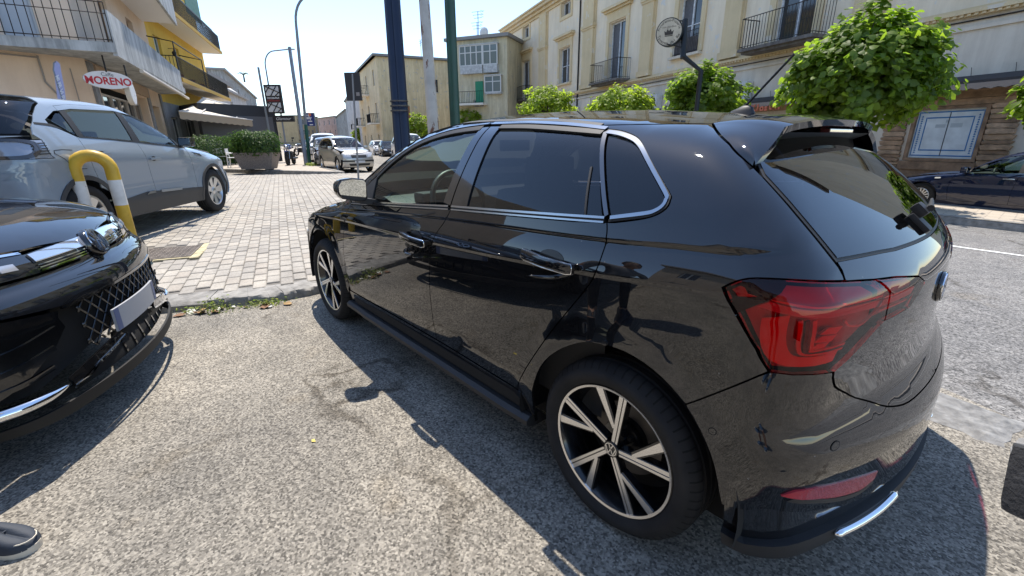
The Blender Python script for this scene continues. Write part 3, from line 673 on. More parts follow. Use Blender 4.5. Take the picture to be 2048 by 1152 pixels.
# ------------------------------------------------------------------ ground, road, pavements
_fw = Vector((math.cos(YAW)*math.cos(PITCH), math.sin(YAW)*math.cos(PITCH), -math.sin(PITCH))); _r0 = Vector((math.sin(YAW), -math.cos(YAW), 0)); _u0 = _r0.cross(_fw)
_rr = _r0*math.cos(ROLL)+_u0*math.sin(ROLL); _uu = _u0*math.cos(ROLL)-_r0*math.sin(ROLL)
def look(px, py): return _fw + _rr*((px-1024)/FPX) + _uu*((576-py)/FPX)
def at(px, py, d): return CAM + look(px, py)*d              # a surveyed point at depth d metres
def at_y(px, py, y): l = look(px, py); return CAM + l*((y-CAM.y)/l.y)
def at_z(px, py, z): l = look(px, py); return CAM + l*((z-CAM.z)/l.z)
def to_px(p):
    d = Vector(p)-CAM; z = d.dot(_fw); return (1024+FPX*d.dot(_rr)/z, 576-FPX*d.dot(_uu)/z, z)
def t_of(x, y): return x*TX[0]+y*TX[1]
def s_of(x, y): return x*SX[0]+y*SX[1]
def gz(x, y):                                                  # the road falls gently to the right of the parking bay
    return -.045*max(0., min(t_of(x, y), 45)-1.4)
def pz(x, y): return .07+.0235*max(0, min(5.2, s_of(x, y)-2.7))  # raised left pavement
def M_asphalt(name, dark, light, tone, scale=1.0, patch=.35):
    if name in MATS: return MATS[name]
    t = NT(name); v = t.coord(1.0)
    vo = t.n('TexVoronoi', i_Scale=120*scale, feature='F1'); t.l(v, vo.inputs['Vector'])
    rc = t.n('SeparateColor'); t.l(vo.outputs['Color'], rc.inputs[0])
    st_ = t.ramp(rc.outputs[0], [(.0, dark), (.35, tuple(a*.55+b*.45 for a, b in zip(dark, light))), (.8, light), (1, tuple(min(1, x*1.3) for x in light))])
    n1 = t.noise(v, 90*scale, 3); gr = t.ramp(n1.outputs[0], [(.36, tuple(x*.6 for x in dark)), (.62, tone)])
    c = t.mix(gr, st_, .70)
    n2 = t.noise(v, .9, 6, .6); pt = t.ramp(n2.outputs[0], [(.3, (1-patch,)*3), (.7, (1.12, 1.10, 1.07))]); c = t.mix(c, pt, 1.0, 'MULTIPLY')
    n4 = t.noise(v, 5.5, 5, .65); p4 = t.ramp(n4.outputs[0], [(.35, (.80, .79, .78)), (.68, (1.08, 1.06, 1.03))]); c = t.mix(c, p4, 1.0, 'MULTIPLY')
    n5 = t.noise(v, 2.3, 3, .5); p5 = t.ramp(n5.outputs[0], [(.62, (1, 1, 1)), (.72, (.86, .82, .76))]); c = t.mix(c, p5, 1.0, 'MULTIPLY')     # faint oil and leaf stains
    # worn cracks and darker repair seams
    wob = t.noise(v, 2.6, 4); wv = t.n('VectorMath', operation='SCALE', i_Scale=.55); t.l(wob.outputs['Color'], wv.inputs[0]); av = t.n('VectorMath', operation='ADD'); t.l(v, av.inputs[0]); t.l(wv.outputs[0], av.inputs[1])
    ce = t.n('TexVoronoi', i_Scale=.42, feature='DISTANCE_TO_EDGE'); t.l(av.outputs[0], ce.inputs['Vector']); cm = t.noise(v, .7, 2); gate = t.ramp(cm.outputs[0], [(.47, (0, 0, 0)), (.56, (1, 1, 1))])
    ck = t.ramp(ce.outputs['Distance'], [(.0, (.42, .40, .38)), (.006, (.62, .60, .57)), (.013, (1, 1, 1))]); c = t.mix(c, t.mix((1, 1, 1), ck, gate), 1.0, 'MULTIPLY')
    t.l(c, t.b.inputs['Base Color']); t.set(Roughness=.88); t.b.inputs['Specular IOR Level'].default_value = .3
    n3 = t.noise(v, 130*scale, 4, .7); t.bump(n3.outputs[0], .85, .007)
    MATS[name] = t.m; return t.m
ASPH = M_asphalt('worn_asphalt', (.085, .079, .070), (.44, .412, .358), (.275, .256, .224), 1.1)
ROAD = M_asphalt('road_asphalt', (.05, .05, .05), (.32, .315, .31), (.19, .188, .185), .8, .2)
def sheet(name, poly, zf, mat, step=4.0, dz=0.0):
    """flat piece of ground cut from a polygon, following the ground's height"""
    V, F = tri_fill(resample(poly, step), step); v = [(x, y, zf(x, y)+dz) for x, y in V]
    F = [f if (V[f[1]][0]-V[f[0]][0])*(V[f[2]][1]-V[f[0]][1])-(V[f[1]][1]-V[f[0]][1])*(V[f[2]][0]-V[f[0]][0]) > 0 else f[::-1] for f in F]
    return tag(mesh_obj(name, v, F, mat, smooth=True), kind='structure')
def stp(pts): return [tuple(st(s, t)[:2]) for s, t in pts]
big = 420
sheet('ground', stp([(-big, 1.39), (-big, -big), (big, -big), (big, 1.39)]), lambda x, y: 0.0, ASPH, 60)
road = sheet('road', stp([(-60, 1.39), (-60, 46), (260, 46), (260, 1.39)]), gz, ROAD, 6, 0.0)
sheet('far_ground', stp([(-big, 46), (-big, big), (big, big), (big, 46)]), lambda x, y: gz(*st(0, 46)[:2]), ROAD, 80)
# flush stone edging between the parking bay and the road
STONE = M('edging_stone', (.21, .205, .195), .8, var=.55, vscale=16, bump=.8, bscale=30, bdist=.012)
edging = tag(empty('stone_edging', st(0, 0)), kind='structure')
def rough_slab(L, W, H, n=5, amp=.012, seed=0):
    """chipped stone block: outline and top jittered"""
    r = random.Random(seed); bm = bmesh.new(); bmesh.ops.create_grid(bm, x_segments=n, y_segments=max(2, int(n*W/L+1)), size=.5)
    for v in bm.verts:
        e = abs(abs(v.co.x)-.5) < 1e-4 or abs(abs(v.co.y)-.5) < 1e-4
        v.co = Vector((v.co.x*L+(r.uniform(-amp, amp)), v.co.y*W+(r.uniform(-amp, amp)), -(.010+r.random()*.006) if e else r.uniform(-.004, .004)))
    ex = bmesh.ops.extrude_edge_only(bm, edges=[e for e in bm.edges if e.is_boundary])
    for g in ex['geom']:
        if isinstance(g, bmesh.types.BMVert): g.co.z = -H
    bmesh.ops.recalc_face_normals(bm, faces=bm.faces[:]); vs = [v.co.copy() for v in bm.verts]; bm.verts.index_update(); fs = [[v.index for v in f.verts] for f in bm.faces]; bm.free(); return vs, fs
sx = -3.6; q = 0
while sx < 2.0:
    L = random.uniform(.34, .50); v, f = rough_slab(L-.018, .355, .06, 6, .013, 50+q)
    o = mesh_obj('edging_block', v, f, STONE, edging); xm_ = sx+L/2; o.location = (xm_, -.965-.22*(xm_+.75), .014); o.rotation_euler = (0, 0, math.radians(-12.4)); sx += L*.977; q += 1
# painted lane line
wl = MB(); wl.add([(-9, -6.93, gz(-9, -6.93)+.006), (-.2, -7.0, gz(-.2, -7.0)+.006), (3.0, -7.6, gz(3, -7.6)+.006), (3.0, -7.72, gz(3, -7.72)+.006), (-.2, -7.11, gz(-.2, -7.11)+.006), (-9, -7.04, gz(-9, -7.04)+.006)], [(0, 5, 4, 1), (1, 4, 3, 2)])
tag(wl.build('lane_line', M('road_paint', (.72, .72, .70), .7, var=.3, vscale=20)), kind='structure')
# raised pavement on the left with kerb and pavers
KERB = M('kerb_stone', (.27, .255, .23), .85, var=.45, vscale=9, bump=.7, bscale=24, bdist=.012)
JOINT = M('joint_sand', (.17, .155, .135), .95, var=.3, vscale=5)
edge_st = [(2.47, -30), (2.47, -2.85)] + smooth_line([(2.47, -2.85), (2.49, -2.4), (2.58, -2.10), (2.80, -1.78), (3.4, -1.42), (4.4, -1.05), (6.0, -.55), (8.0, .1)], 3)[1:] + [(15.6, .4)]
inner_st = [(2.74, -30), (2.74, -2.85)] + smooth_line([(2.74, -2.85), (2.755, -2.5), (2.82, -2.25), (2.98, -2.0), (3.5, -1.68), (4.5, -1.32), (6.0, -.83), (8.0, -.18)], 3)[1:] + [(15.6, .12)]
pave_poly = stp(inner_st + [(15.6, .12), (15.9, -4), (16.8, -9), (18, -30)])
pavement = sheet('pavement', pave_poly, pz, JOINT, 1.2, -.004)
kb = stp(edge_st); ki = stp(inner_st); kerb = tag(empty('kerb', (0, 0, 0)), kind='structure')
seq = [(a, b) for a, b in zip(kb, ki)]
for i in range(len(seq)-1):
    (a0, b0), (a1, b1) = seq[i], seq[i+1]
    n = max(1, round(math.dist(a0, a1)/.9)) if i == 0 else 1
    for k in range(n):
        f0, f1 = k/n, (k+1)/n
        lerp = lambda p, q_, f: (p[0]+(q_[0]-p[0])*f, p[1]+(q_[1]-p[1])*f)
        A0, A1, B0, B1 = lerp(a0, a1, f0), lerp(a0, a1, f1), lerp(b0, b1, f0), lerp(b0, b1, f1)
        m = MB(); m_ = 5; vs = []; j = random.Random(i*31+k)
        for q in range(m_+1):
            g_ = q/m_*.994+.003; A = lerp(A0, A1, g_); Bq = lerp(B0, B1, g_); h = pz(*A); w = j.uniform(-.008, .008)
            nx, ny = A[0]-Bq[0], A[1]-Bq[1]; l = math.hypot(nx, ny); nx /= l; ny /= l
            vs += [(Bq[0], Bq[1], h-.02), (Bq[0], Bq[1], h+j.uniform(-.003, .003)), (A[0]-nx*(.02+w), A[1]-ny*(.02+w), h+j.uniform(-.005, .003)), (A[0]+nx*w, A[1]+ny*w, h-.022+j.uniform(-.006, .004)), (A[0]+nx*(.004+w), A[1]+ny*(.004+w), -.02)]
        m.add(vs, [(q*5+r, q*5+r+1, (q+1)*5+r+1, (q+1)*5+r) for q in range(m_) for r in range(4)] + [(0, 1, 2, 3, 4), tuple(m_*5+r for r in (4, 3, 2, 1, 0))]); m.build('kerb_block', KERB, kerb, auto=40)
def M_paver():
    t = NT('concrete_paver'); v = t.coord(1.0)
    g = t.n('NewGeometry'); oi = t.n('ObjectInfo'); ad = t.n('Math', operation='ADD'); t.l(g.outputs['Random Per Island'], ad.inputs[0]); t.l(oi.outputs['Random'], ad.inputs[1]); fr = t.n('Math', operation='FRACT'); t.l(ad.outputs[0], fr.inputs[0])
    c = t.ramp(fr.outputs[0], [(0, (.30, .28, .25)), (.35, (.345, .322, .285)), (.7, (.39, .362, .315)), (1, (.35, .315, .27))])
    gc = t.n('NewGeometry')
    n = t.noise(gc.outputs['Position'], 3.2, 6, .6); c = t.mix(c, t.ramp(n.outputs[0], [(.3, (.74, .72, .70)), (.7, (1.08, 1.06, 1.02))]), 1.0, 'MULTIPLY')
    n2 = t.noise(gc.outputs['Position'], 70, 3); c = t.mix(c, t.ramp(n2.outputs[0], [(.35, (.82, .82, .82)), (.65, (1.1, 1.1, 1.1))]), 1.0, 'MULTIPLY')
    t.l(c, t.b.inputs['Base Color']); t.set(Roughness=.85); nb = t.noise(gc.outputs['Position'], 90, 4); t.bump(nb.outputs[0], .35, .004); return t.m
PAVER = M_paver()
def inside(p, poly):
    c = False; n = len(poly)
    for i in range(n):
        a, b = poly[i], poly[i-1]
        if (a[1] > p[1]) != (b[1] > p[1]) and p[0] < (b[0]-a[0])*(p[1]-a[1])/(b[1]-a[1])+a[0]: c = not c
    return c
DR = [at_z(280+x*.1758, 440+y*.1758, .108) for x, y in ((680, 290), (600, 430), (-140, 475), (-60, 350))]     # drain cover corners
drc = sum(DR, Vector())/4
PW, PL = .110, .212; ca, sa = math.cos(math.radians(-14.6)), math.sin(math.radians(-14.6))
cells = []
o0 = st(2.6, -2.5)
for i in range(-110, 40):
    for j in range(-6, 78):
        a = (j+(.5 if i % 2 else 0))*PL; b = i*PW
        x = o0.x+ca*a-sa*b; y = o0.y+sa*a+ca*b
        if not inside((x, y), pave_poly): continue
        if inside((x, y), [(p.x+(p.x-drc.x)*.16, p.y+(p.y-drc.y)*.16) for p in DR]): continue
        px, py, z = to_px((x, y, pz(x, y)))
        if z < .5 or px < -150 or px > 800: continue
        vis = 285 < px < 645 and 428 < py < 600 and not (px < 470 and py < 447)
        cells.append((-(1 if vis else 0)*1e3-1.0/z, x, y, vis))
cells.sort()
def brick_vf(L, W, H, b=.006):
    x, y = L/2-.0025, W/2-.0025
    v = [(-x, -y, -H), (x, -y, -H), (x, y, -H), (-x, y, -H), (-x, -y, -b), (x, -y, -b), (x, y, -b), (-x, y, -b), (-x+b, -y+b, 0), (x-b, -y+b, 0), (x-b, y-b, 0), (-x+b, y-b, 0)]
    return v, [(0, 1, 5, 4), (1, 2, 6, 5), (2, 3, 7, 6), (3, 0, 4, 7), (4, 5, 9, 8), (5, 6, 10, 9), (6, 7, 11, 10), (7, 4, 8, 11), (8, 9, 10, 11)]
bv, bf = brick_vf(PL, PW, .03); bme = bpy.data.meshes.new('paver'); bme.from_pydata(bv, [], bf); bme.materials.append(PAVER)
rest = MB()
for n_, (_, x, y, vis) in enumerate(cells):
    jz = random.uniform(-.0022, .0022); rz = math.radians(-14.6)+random.uniform(-.012, .012)
    if n_ < 300:
        o = bpy.data.objects.new('paver', bme); COL.objects.link(o); o.parent = pavement; o.location = (x, y, pz(x, y)+.006+jz); o.rotation_euler = (random.uniform(-.008, .008), random.uniform(-.008, .008), rz)
    else:
        c_, s_ = math.cos(rz), math.sin(rz); z0 = pz(x, y)+.006+jz; k = len(rest.v)
        rest.v += [(x+c_*p[0]-s_*p[1], y+s_*p[0]+c_*p[1], z0+p[2]) for p in bv]; rest.f += [tuple(i+k for i in f) for f in bf]
tag(rest.build('paver_field', PAVER, pavement, recalc=False), kind='stuff')
# drain cover with yellow paint round it
dc = tag(empty('drain_cover', drc, 0, 'rusty ribbed drain cover set in the pavers with yellow painted edge', 'drain'), group=None)
RUST = M('drain_iron', (.17, .145, .125), .75, .3, var=.4, vscale=12, bump=.3, bscale=60)
ex = (DR[0]-DR[3]).normalized(); ey = (DR[3]-DR[2]).normalized(); Lx = (DR[0]-DR[3]).length; Ly = ((DR[3]-DR[2]).length+(DR[0]-DR[1]).length)/2
ez = Vector((0, 0, 1)); fm = frame((0, 0, .002), ex, ez.cross(ex))
pl = MB(); pl.cbox((0, 0, 0), (Lx*.96, Ly*.94, .02), .004, fm); pl.build('cover_plate', RUST, dc)
rb = MB()
for i in range(13):
    for j in range(9): rb.cbox((-Lx*.43+i*Lx*.0717, -Ly*.40+j*Ly*.1, .0115), (Lx*.055, Ly*.035, .006), 0, fm @ Matrix.Translation((0, 0, 0)))
tag(rb.build('cover_ribs', RUST, dc), kind='stuff')
yp = MB(); yp.box((Lx*.49, -Ly*.62, -.01), (Lx*.62, Ly*.62, .0065), fm); yp.box((-Lx*.5, -Ly*.56, -.01), (Lx*.49, -Ly*.50, .006), fm)
yp.build('painted_edge', M('worn_yellow_paint', (.50, .43, .26), .85, var=.5, vscale=14), dc)
# pavement on the far side of the side street, with its kerb
far_e = [(22.4, -9.5), (21.66, -8.0), (19.4, -5.2), (17.9, -3.3), (17.6, -2.95), (17.9, -2.8), (20.5, -3.6), (26, -4.9), (60, -6.5), (110, -7)]
fp = sheet('far_pavement', stp(far_e + [(110, -40), (24, -40)]), lambda x, y: .14, None, 3, .0)
t_ = NT('far_paving'); v_ = t_.coord(1.0); br = t_.n('TexBrick', i_Scale=1.0); br.inputs['Color1'].default_value = (.44, .38, .31, 1); br.inputs['Color2'].default_value = (.38, .33, .27, 1); br.inputs['Mortar'].default_value = (.25, .22, .19, 1); br.inputs['Brick Width'].default_value = .4; br.inputs['Row Height'].default_value = .2; br.inputs['Mortar Size'].default_value = .012
t_.l(v_, br.inputs['Vector']); t_.l(br.outputs[0], t_.b.inputs['Base Color']); t_.set(Roughness=.9); fp.data.materials.append(t_.m); FARPAVE = t_.m
def kerb_line(name, pts, h0, h1, w=.22, parent=None):
    m = MB(); P = [Vector(p) for p in pts]; v = []
    for i, p in enumerate(P):
        d = (P[min(i+1, len(P)-1)]-P[max(i-1, 0)]).normalized(); n = Vector((d.y, -d.x)); q = p-n*w
        v += [(q.x, q.y, h1(q.x, q.y)), (p.x-n.x*.03, p.y-n.y*.03, h1(p.x, p.y)), (p.x, p.y, h1(p.x, p.y)-.03), (p.x+n.x*.01, p.y+n.y*.01, h0(p.x, p.y)-.05)]
    m.add(v, [(i*4+r, i*4+r+1, (i+1)*4+r+1, (i+1)*4+r) for i in range(len(P)-1) for r in range(3)]); return tag(m.build(name, KERB, parent, auto=40), kind='structure')
kerb_line('far_kerb', [p for p in stp(far_e)], lambda x, y: 0, lambda x, y: .15, .25)
# the road's right-hand pavement, where the trees stand
re = smooth_line([(-30, -10.35), (-6, -10.35), (0, -10.32), (4, -10.75), (9, -13.2), (16, -17.2), (30, -23.8), (60, -37.6), (110, -60)], 5)
ri = smooth_line([(-30, -13.3), (-6, -13.3), (0, -13.25), (5, -13.8), (10, -16.0), (17, -19.8), (31, -26.5), (61, -40.3), (111, -63)], 5)
hi = lambda x, y: gz(x, y)+.15
isl = sheet('tree_pavement', re + ri[::-1], hi, FARPAVE, 1.5, .0)
kerb_line('tree_kerb', re[::-1] if False else [(x, y) for x, y in re][::-1], gz, lambda x, y: hi(x, y)+.006, .22)
kerb_line('tree_back_kerb', ri, gz, lambda x, y: hi(x, y)+.006, .18)
# ------------------------------------------------------------------ buildings
def M_plaster(name, col, stain=(.5, .46, .42), amt=.5, scale=.7, peel=None, bump=.15):
    if name in MATS: return MATS[name]
    t = NT(name); v = t.coord(1.0); n = t.noise(v, scale, 7, .65); c = t.ramp(n.outputs[0], [(.25, tuple(a*(1-amt*.5) for a in col)), (.55, col), (.85, tuple(min(1, a*1.08) for a in col))])
    mp = t.coord((2.2, 2.2, .25)); n2 = t.noise(mp, 1.6, 6, .7); c = t.mix(c, t.ramp(n2.outputs[0], [(.42, tuple(stain)), (.60, (1, 1, 1))]), amt, 'MULTIPLY')
    if peel: n3 = t.noise(v, 2.2, 8, .6); f = t.ramp(n3.outputs[0], [(.60, (0, 0, 0)), (.63, (1, 1, 1))]); c = t.mix(c, peel, f)
    t.l(c, t.b.inputs['Base Color']); t.set(Roughness=.9); t.b.inputs['Specular IOR Level'].default_value = .2
    nb = t.noise(v, 22, 6); t.bump(nb.outputs[0], bump, .02); MATS[name] = t.m; return t.m
WGLASS = M('window_glass', (.03, .035, .04), .06, 0, spec=.7)
def holed_wall(name, x0, x1, z0, z1, holes, mat, parent, y=0.0, deep=.22, back=None):
    """wall face at y with rectangular openings and their reveals; y points out to the street"""
    xs = sorted({x0, x1, *[h[0] for h in holes], *[h[1] for h in holes]}); zs = sorted({z0, z1, *[h[2] for h in holes], *[h[3] for h in holes]})
    m = MB()
    for i in range(len(xs)-1):
        for j in range(len(zs)-1):
            cx, cz = (xs[i]+xs[i+1])/2, (zs[j]+zs[j+1])/2
            if any(h[0] < cx < h[1] and h[2] < cz < h[3] for h in holes): continue
            m.add([(xs[i], y, zs[j]), (xs[i+1], y, zs[j]), (xs[i+1], y, zs[j+1]), (xs[i], y, zs[j+1])], [(3, 2, 1, 0)])
    for a, b, c, d in holes:
        m.add([(a, y, c), (b, y, c), (b, y, d), (a, y, d), (a, y-deep, c), (b, y-deep, c), (b, y-deep, d), (a, y-deep, d)], [(0, 1, 5, 4), (1, 2, 6, 5), (2, 3, 7, 6), (3, 0, 4, 7)])
    o = mesh_obj(name, m.v, m.f, mat, parent); bm = bmesh.new(); bm.from_mesh(o.data); bmesh.ops.remove_doubles(bm, verts=bm.verts[:], dist=1e-4); bm.to_mesh(o.data); bm.free(); return o
def window_unit(parent, x0, x1, z0, z1, y, fmat, leaves=2, bars=0, shutter=None, name='window', gl=None):
    w, h = x1-x0, z1-z0; root = empty(name, ((x0+x1)/2, y, z0), parent=parent)
    f = MB(); b = .07 if w > .9 else .05
    f.box((-w/2, -.05, 0), (-w/2+b, .03, h)); f.box((w/2-b, -.05, 0), (w/2, .03, h)); f.box((-w/2+b, -.05, h-b), (w/2-b, .03, h)); f.box((-w/2+b, -.05, 0), (w/2-b, .03, b))
    for i in range(1, leaves): xx = -w/2+w*i/leaves; f.box((xx-b*.6, -.045, b), (xx+b*.6, .035, h-b))
    for i in range(bars): zz = h*(i+1)/(bars+1); f.box((-w/2+b, -.04, zz-.02), (w/2-b, .02, zz+.02))
    f.build('frame', fmat, root)
    for i in range(leaves):
        a, c = -w/2+w*i/leaves+b*.6, -w/2+w*(i+1)/leaves-b*.6
        if shutter and i in shutter: q = MB(); q.box((a, -.03, b), (c, -.01, h-b)); q.build('shutter', shutter[i], root)
        else: q = MB(); q.box((a, -.03, b), (c, -.02, h-b)); q.build('pane', gl or WGLASS, root)
    return root
def railing(parent, pts, z0, h, mat, gap=.11, r=.011, name='railing', hoop=False):
    m = MB(); P = [Vector((p[0], p[1], 0)) for p in pts]; up = Vector((0, 0, 1))
    for a, b in zip(P[:-1], P[1:]):
        m.tube([a+up*(z0+h), b+up*(z0+h)], r*1.8, 6); m.tube([a+up*(z0+.06), b+up*(z0+.06)], r*1.3, 6); L = (b-a).length; n = max(1, int(L/gap))
        for i in range(n+1): q = a.lerp(b, i/n); m.tube([q+up*z0, q+up*(z0+h)], r, 5)
        if hoop: m.tube([a+up*(z0+h*.72), b+up*(z0+h*.72)], r*1.1, 5)
    return m.build(name, mat, parent)
IRON = M('wrought_iron', (.03, .022, .018), .6, .4); IRONB = M('black_iron', (.012, .012, .014), .5, .3)

def palazzo():
    root = empty('apartment_palazzo', st(9.36, 14.5, -.184), STH+math.radians(4.5), 'long cream palazzo with ochre pilasters, tall shuttered windows and iron balconies', 'building'); root.scale = (1.144,)*3
    CW = M_plaster('cream_plaster', (.80, .68, .51), (.80, .77, .73), .35, .5, (.66, .62, .56)); OCH = M_plaster('ochre_plaster', (.68, .54, .33), (.84, .80, .74), .3, .8, (.66, .58, .46)); GRY = M_plaster('grey_plaster', (.68, .60, .49), (.74, .71, .68), .4, .6)
    wh = M('flaking_white_wood', (.62, .63, .64), .7, var=.35, vscale=9); dk = M('dark_shutter', (.10, .10, .11), .6, var=.3, vscale=8)
    doors = {'A': (26.8, 28.35, 4.32, 7.15), 'B': (20.1, 21.6, 4.85, 6.95), 'C': (13.95, 15.5, 4.32, 7.2), 'D': (8.5, 9.9, 4.75, 7.0), 'E': (3.4, 4.85, 4.32, 7.15), 'F': (-2.0, -.55, 4.75, 7.0)}
    attic = [(26.95, 28.2, 8.75, 9.55), (20.2, 21.5, 8.8, 9.6), (14.0, 15.4, 8.8, 9.6), (8.5, 9.9, 8.8, 9.6), (3.4, 4.8, 8.8, 9.6)]
    shop = [(3.0, 5.4, -.25, 2.05), (-1.62, -.15, .72, 1.97)]
    holed_wall('upper_wall', -3.0, 32, 4.2, 9.8, list(doors.values())+attic, CW, root, 0, .30)
    holed_wall('ground_wall', -3.0, 32, -.6, 4.0, shop, GRY, root, 0, .30)
    m = MB(); m.box((-2.9, -11, -.6), (31.8, -.32, 9.75)); m.build('core', M('room_dark', (.02, .02, .02), .9), root)
    m = MB(); m.add([(32, 0, -.6), (32, -11, -.6), (32, -11, 9.8), (32, 0, 9.8)], [(0, 1, 2, 3)]); m.build('end_wall', CW, root); m = MB(); m.add([(-3.0, 0, -.6), (-3.0, -11, -.6), (-3.0, -11, 9.8), (-3.0, 0, 9.8)], [(0, 1, 2, 3)]); m.build('end_wall', CW, root)
    m = MB(); m.box((-3.0, -.3, 4.0), (32.1, .10, 4.06)); m.box((-3.0, -.3, 4.06), (32.14, .17, 4.14)); m.box((-3.0, -.3, 4.14), (32.1, .08, 4.20)); sc = m.build('string_course', OCH, root)
    d = MB()
    for i in range(249): d.box((-2.9+i*.14, .085, 4.005), (-2.9+i*.14+.07, .145, 4.055))
    tag(d.build('dentils', OCH, sc), kind='stuff')
    m = MB(); m.box((-3.0, 0, 3.70), (32.05, .05, 3.78)); m.build('lower_moulding', GRY, root)
    m = MB()
    for z0, z1, o in ((9.62, 9.78, .10), (9.78, 9.95, .26), (9.95, 10.12, .48), (10.12, 10.22, .58)): m.box((-3.3, -.3, z0), (32+o, o, z1))
    m.build('cornice', OCH, root)
    m = MB(); m.box((-3.2, -11, 10.22), (32.3, -.1, 10.55)); m.build('parapet', M_plaster('weathered_parapet', (.30, .27, .25), (.45, .42, .4), .8), root)
    for a, b in ((30.65, 31.95), (23.55, 24.95), (17.0, 18.4), (11.5, 12.5), (6.2, 7.15), (1.2, 2.15)):
        p = empty('pilaster', ((a+b)/2, 0, 4.2), parent=root); w = (b-a)/2
        m = MB(); m.box((-w*.86, 0, .0), (w*.86, .16, 5.42)); m.box((-w, 0, 0), (-w*.86, .07, 5.42)); m.box((w*.86, 0, 0), (w, .07, 5.42)); m.build('shaft', OCH, p)
        m = MB(); m.box((-w*1.05, 0, 3.25), (w*1.05, .24, 3.40)); m.box((-w*.98, 0, 3.15), (w*.98, .20, 3.25)); m.build('capital', OCH, p); m = MB(); m.box((-w*1.02, 0, 0), (w*1.02, .21, .25)); m.build('plinth', OCH, p)
        m = MB(); m.box((-w*.7, 0, -4.2), (w*.7, .05, -.55)); m.build('base_panel', GRY, p)
    for k, (x0, x1, z0, z1) in doors.items():
        s = empty('window_surround', ((x0+x1)/2, 0, z0), parent=root); w, h = (x1-x0)/2, z1-z0
        m = MB(); m.box((-w-.28, 0, 0), (-w-.02, .06, h+.05)); m.box((w+.02, 0, 0), (w+.28, .06, h+.05)); m.box((-w-.28, 0, h+.05), (w+.28, .065, h+.52)); m.build('architrave', OCH, s)
        m = MB(); m.box((-w-.45, 0, h+.52), (w+.45, .18, h+.62)); m.box((-w-.55, 0, h+.62), (w+.55, .30, h+.72)); m.box((-w-.50, 0, h+.72), (w+.50, .24, h+.78)); m.build('hood_cornice', OCH, s)
        window_unit(root, x0, x1, z0, z1, -.20, wh, 2, 1 if k in 'BD' else 0, {1: dk} if k in 'ACD' else ({0: dk} if k == 'B' else None))
        if k in 'ACEG':
            b = empty('balcony', ((x0+x1)/2, 0, z0), parent=root)
            m = MB(); m.box((-1.42, 0, -.14), (1.42, .82, -.04)); m.box((-1.35, 0, -.22), (1.35, .70, -.14)); m.build('slab', M_plaster('balcony_stone', (.20, .18, .165), (.5, .48, .45), .7), b)
            railing(b, [(-1.38, 0), (-1.38, .78), (1.38, .78), (1.38, 0)], -.04, .95, IRON, .115, .009)
        elif k in 'D':
            b = empty('balcony', ((x0+x1)/2, 0, z0), parent=root); m = MB(); m.box((-.95, 0, -.12), (.95, .22, -.02)); m.build('slab', GRY, b); railing(b, [(-.75, .12), (.75, .12)], 0, .85, IRON, .1, .009); m = MB(); m.box((-.7, .07, .02), (.7, .09, .62)); m.build('railing_panel', M('faded_board', (.10, .085, .08), .8, var=.4), b)
        else:
            m = MB(); m.box((x0-.25, 0, z0-.13), (x1+.25, .16, z0-.02)); m.build('sill', OCH, root)
    for x0, x1, z0, z1 in attic:
        m = MB(); m.box((x0-.22, 0, z0-.2), (x1+.22, .05, z0-.002)); m.box((x0-.22, 0, z1+.002), (x1+.22, .05, z1+.18)); m.box((x0-.22, 0, z0), (x0-.002, .05, z1)); m.box((x1+.002, 0, z0), (x1+.22, .05, z1)); m.build('attic_frame', OCH, root)
        window_unit(root, x0+.0, x1, z0, z1, -.22, wh, 2)
    # ground floor: wooden shop front, planked piers, awning
    wood = [M('rough_plank_%d' % i, c, .85, var=.45, vscale=5, bump=.6, bscale=14, bdist=.02) for i, c in enumerate(((.33, .20, .115), (.40, .25, .145), (.27, .165, .095), (.44, .29, .18)))]
    def log_pier(x0, x1, z0, z1, seed):
        r = random.Random(seed); p = empty('plank_pier', ((x0+x1)/2, 0, z0), parent=root); z = 0; H = z1-z0
        while z < H-.05:
            h = min(r.uniform(.085, .15), H-z); w = (x1-x0)/2; n = 6; up = []; dn = []
            for i in range(n+1):
                x = -w+2*w*i/n; up.append((x, z+h-.008+r.uniform(-.009, .006))); dn.append((x, z+.004+r.uniform(-.006, .009)))
            up[0] = (up[0][0]-r.uniform(0, .05), up[0][1]-.02); up[-1] = (up[-1][0]+r.uniform(0, .05), up[-1][1]-.02)
            m = MB(); m.prism(dn+up[::-1], .0, .05+r.uniform(0, .04)); m.build('plank', wood[r.randrange(4)], p, bevel=.008); z += h
        return p
    log_pier(.02, .56, -.15, 2.0, 3); log_pier(-2.22, -1.70, -.15, 2.35, 4)
    m = MB(); m.box((-1.70, 0, -.2), (-.02, .06, .45)); m.box((-1.70, 0, .45), (-.02, .09, .66)); m.build('shop_plinth', wood[2], root)
    m = MB(); m.box((-2.3, 0, 2.02), (.6, .07, 2.16)); m.box((-2.3, 0, 2.17), (.6, .10, 2.32)); m.build('shop_lintel', wood[1], root)
    sw = empty('shop_window', (-.885, -.05, .72), parent=root); W, H = .735, 1.25
    m = MB(); m.box((-W-.05, 0, -.04), (-W+.03, .12, H+.04)); m.box((W-.03, 0, -.04), (W+.05, .12, H+.04)); m.box((-W+.03, 0, H-.03), (W-.03, .12, H+.04)); m.box((-W+.03, 0, -.05), (W-.03, .12, .03)); m.build('frame', wood[2], sw)
    m = MB(); m.box((-W+.03, .03, .03), (W-.03, .04, H-.03)); m.build('pane', M('frosted_pane', (.62, .66, .66), .35, var=.2, vscale=3), sw)
    blue = M('window_print_blue', (.02, .15, .36), .5); m = MB()
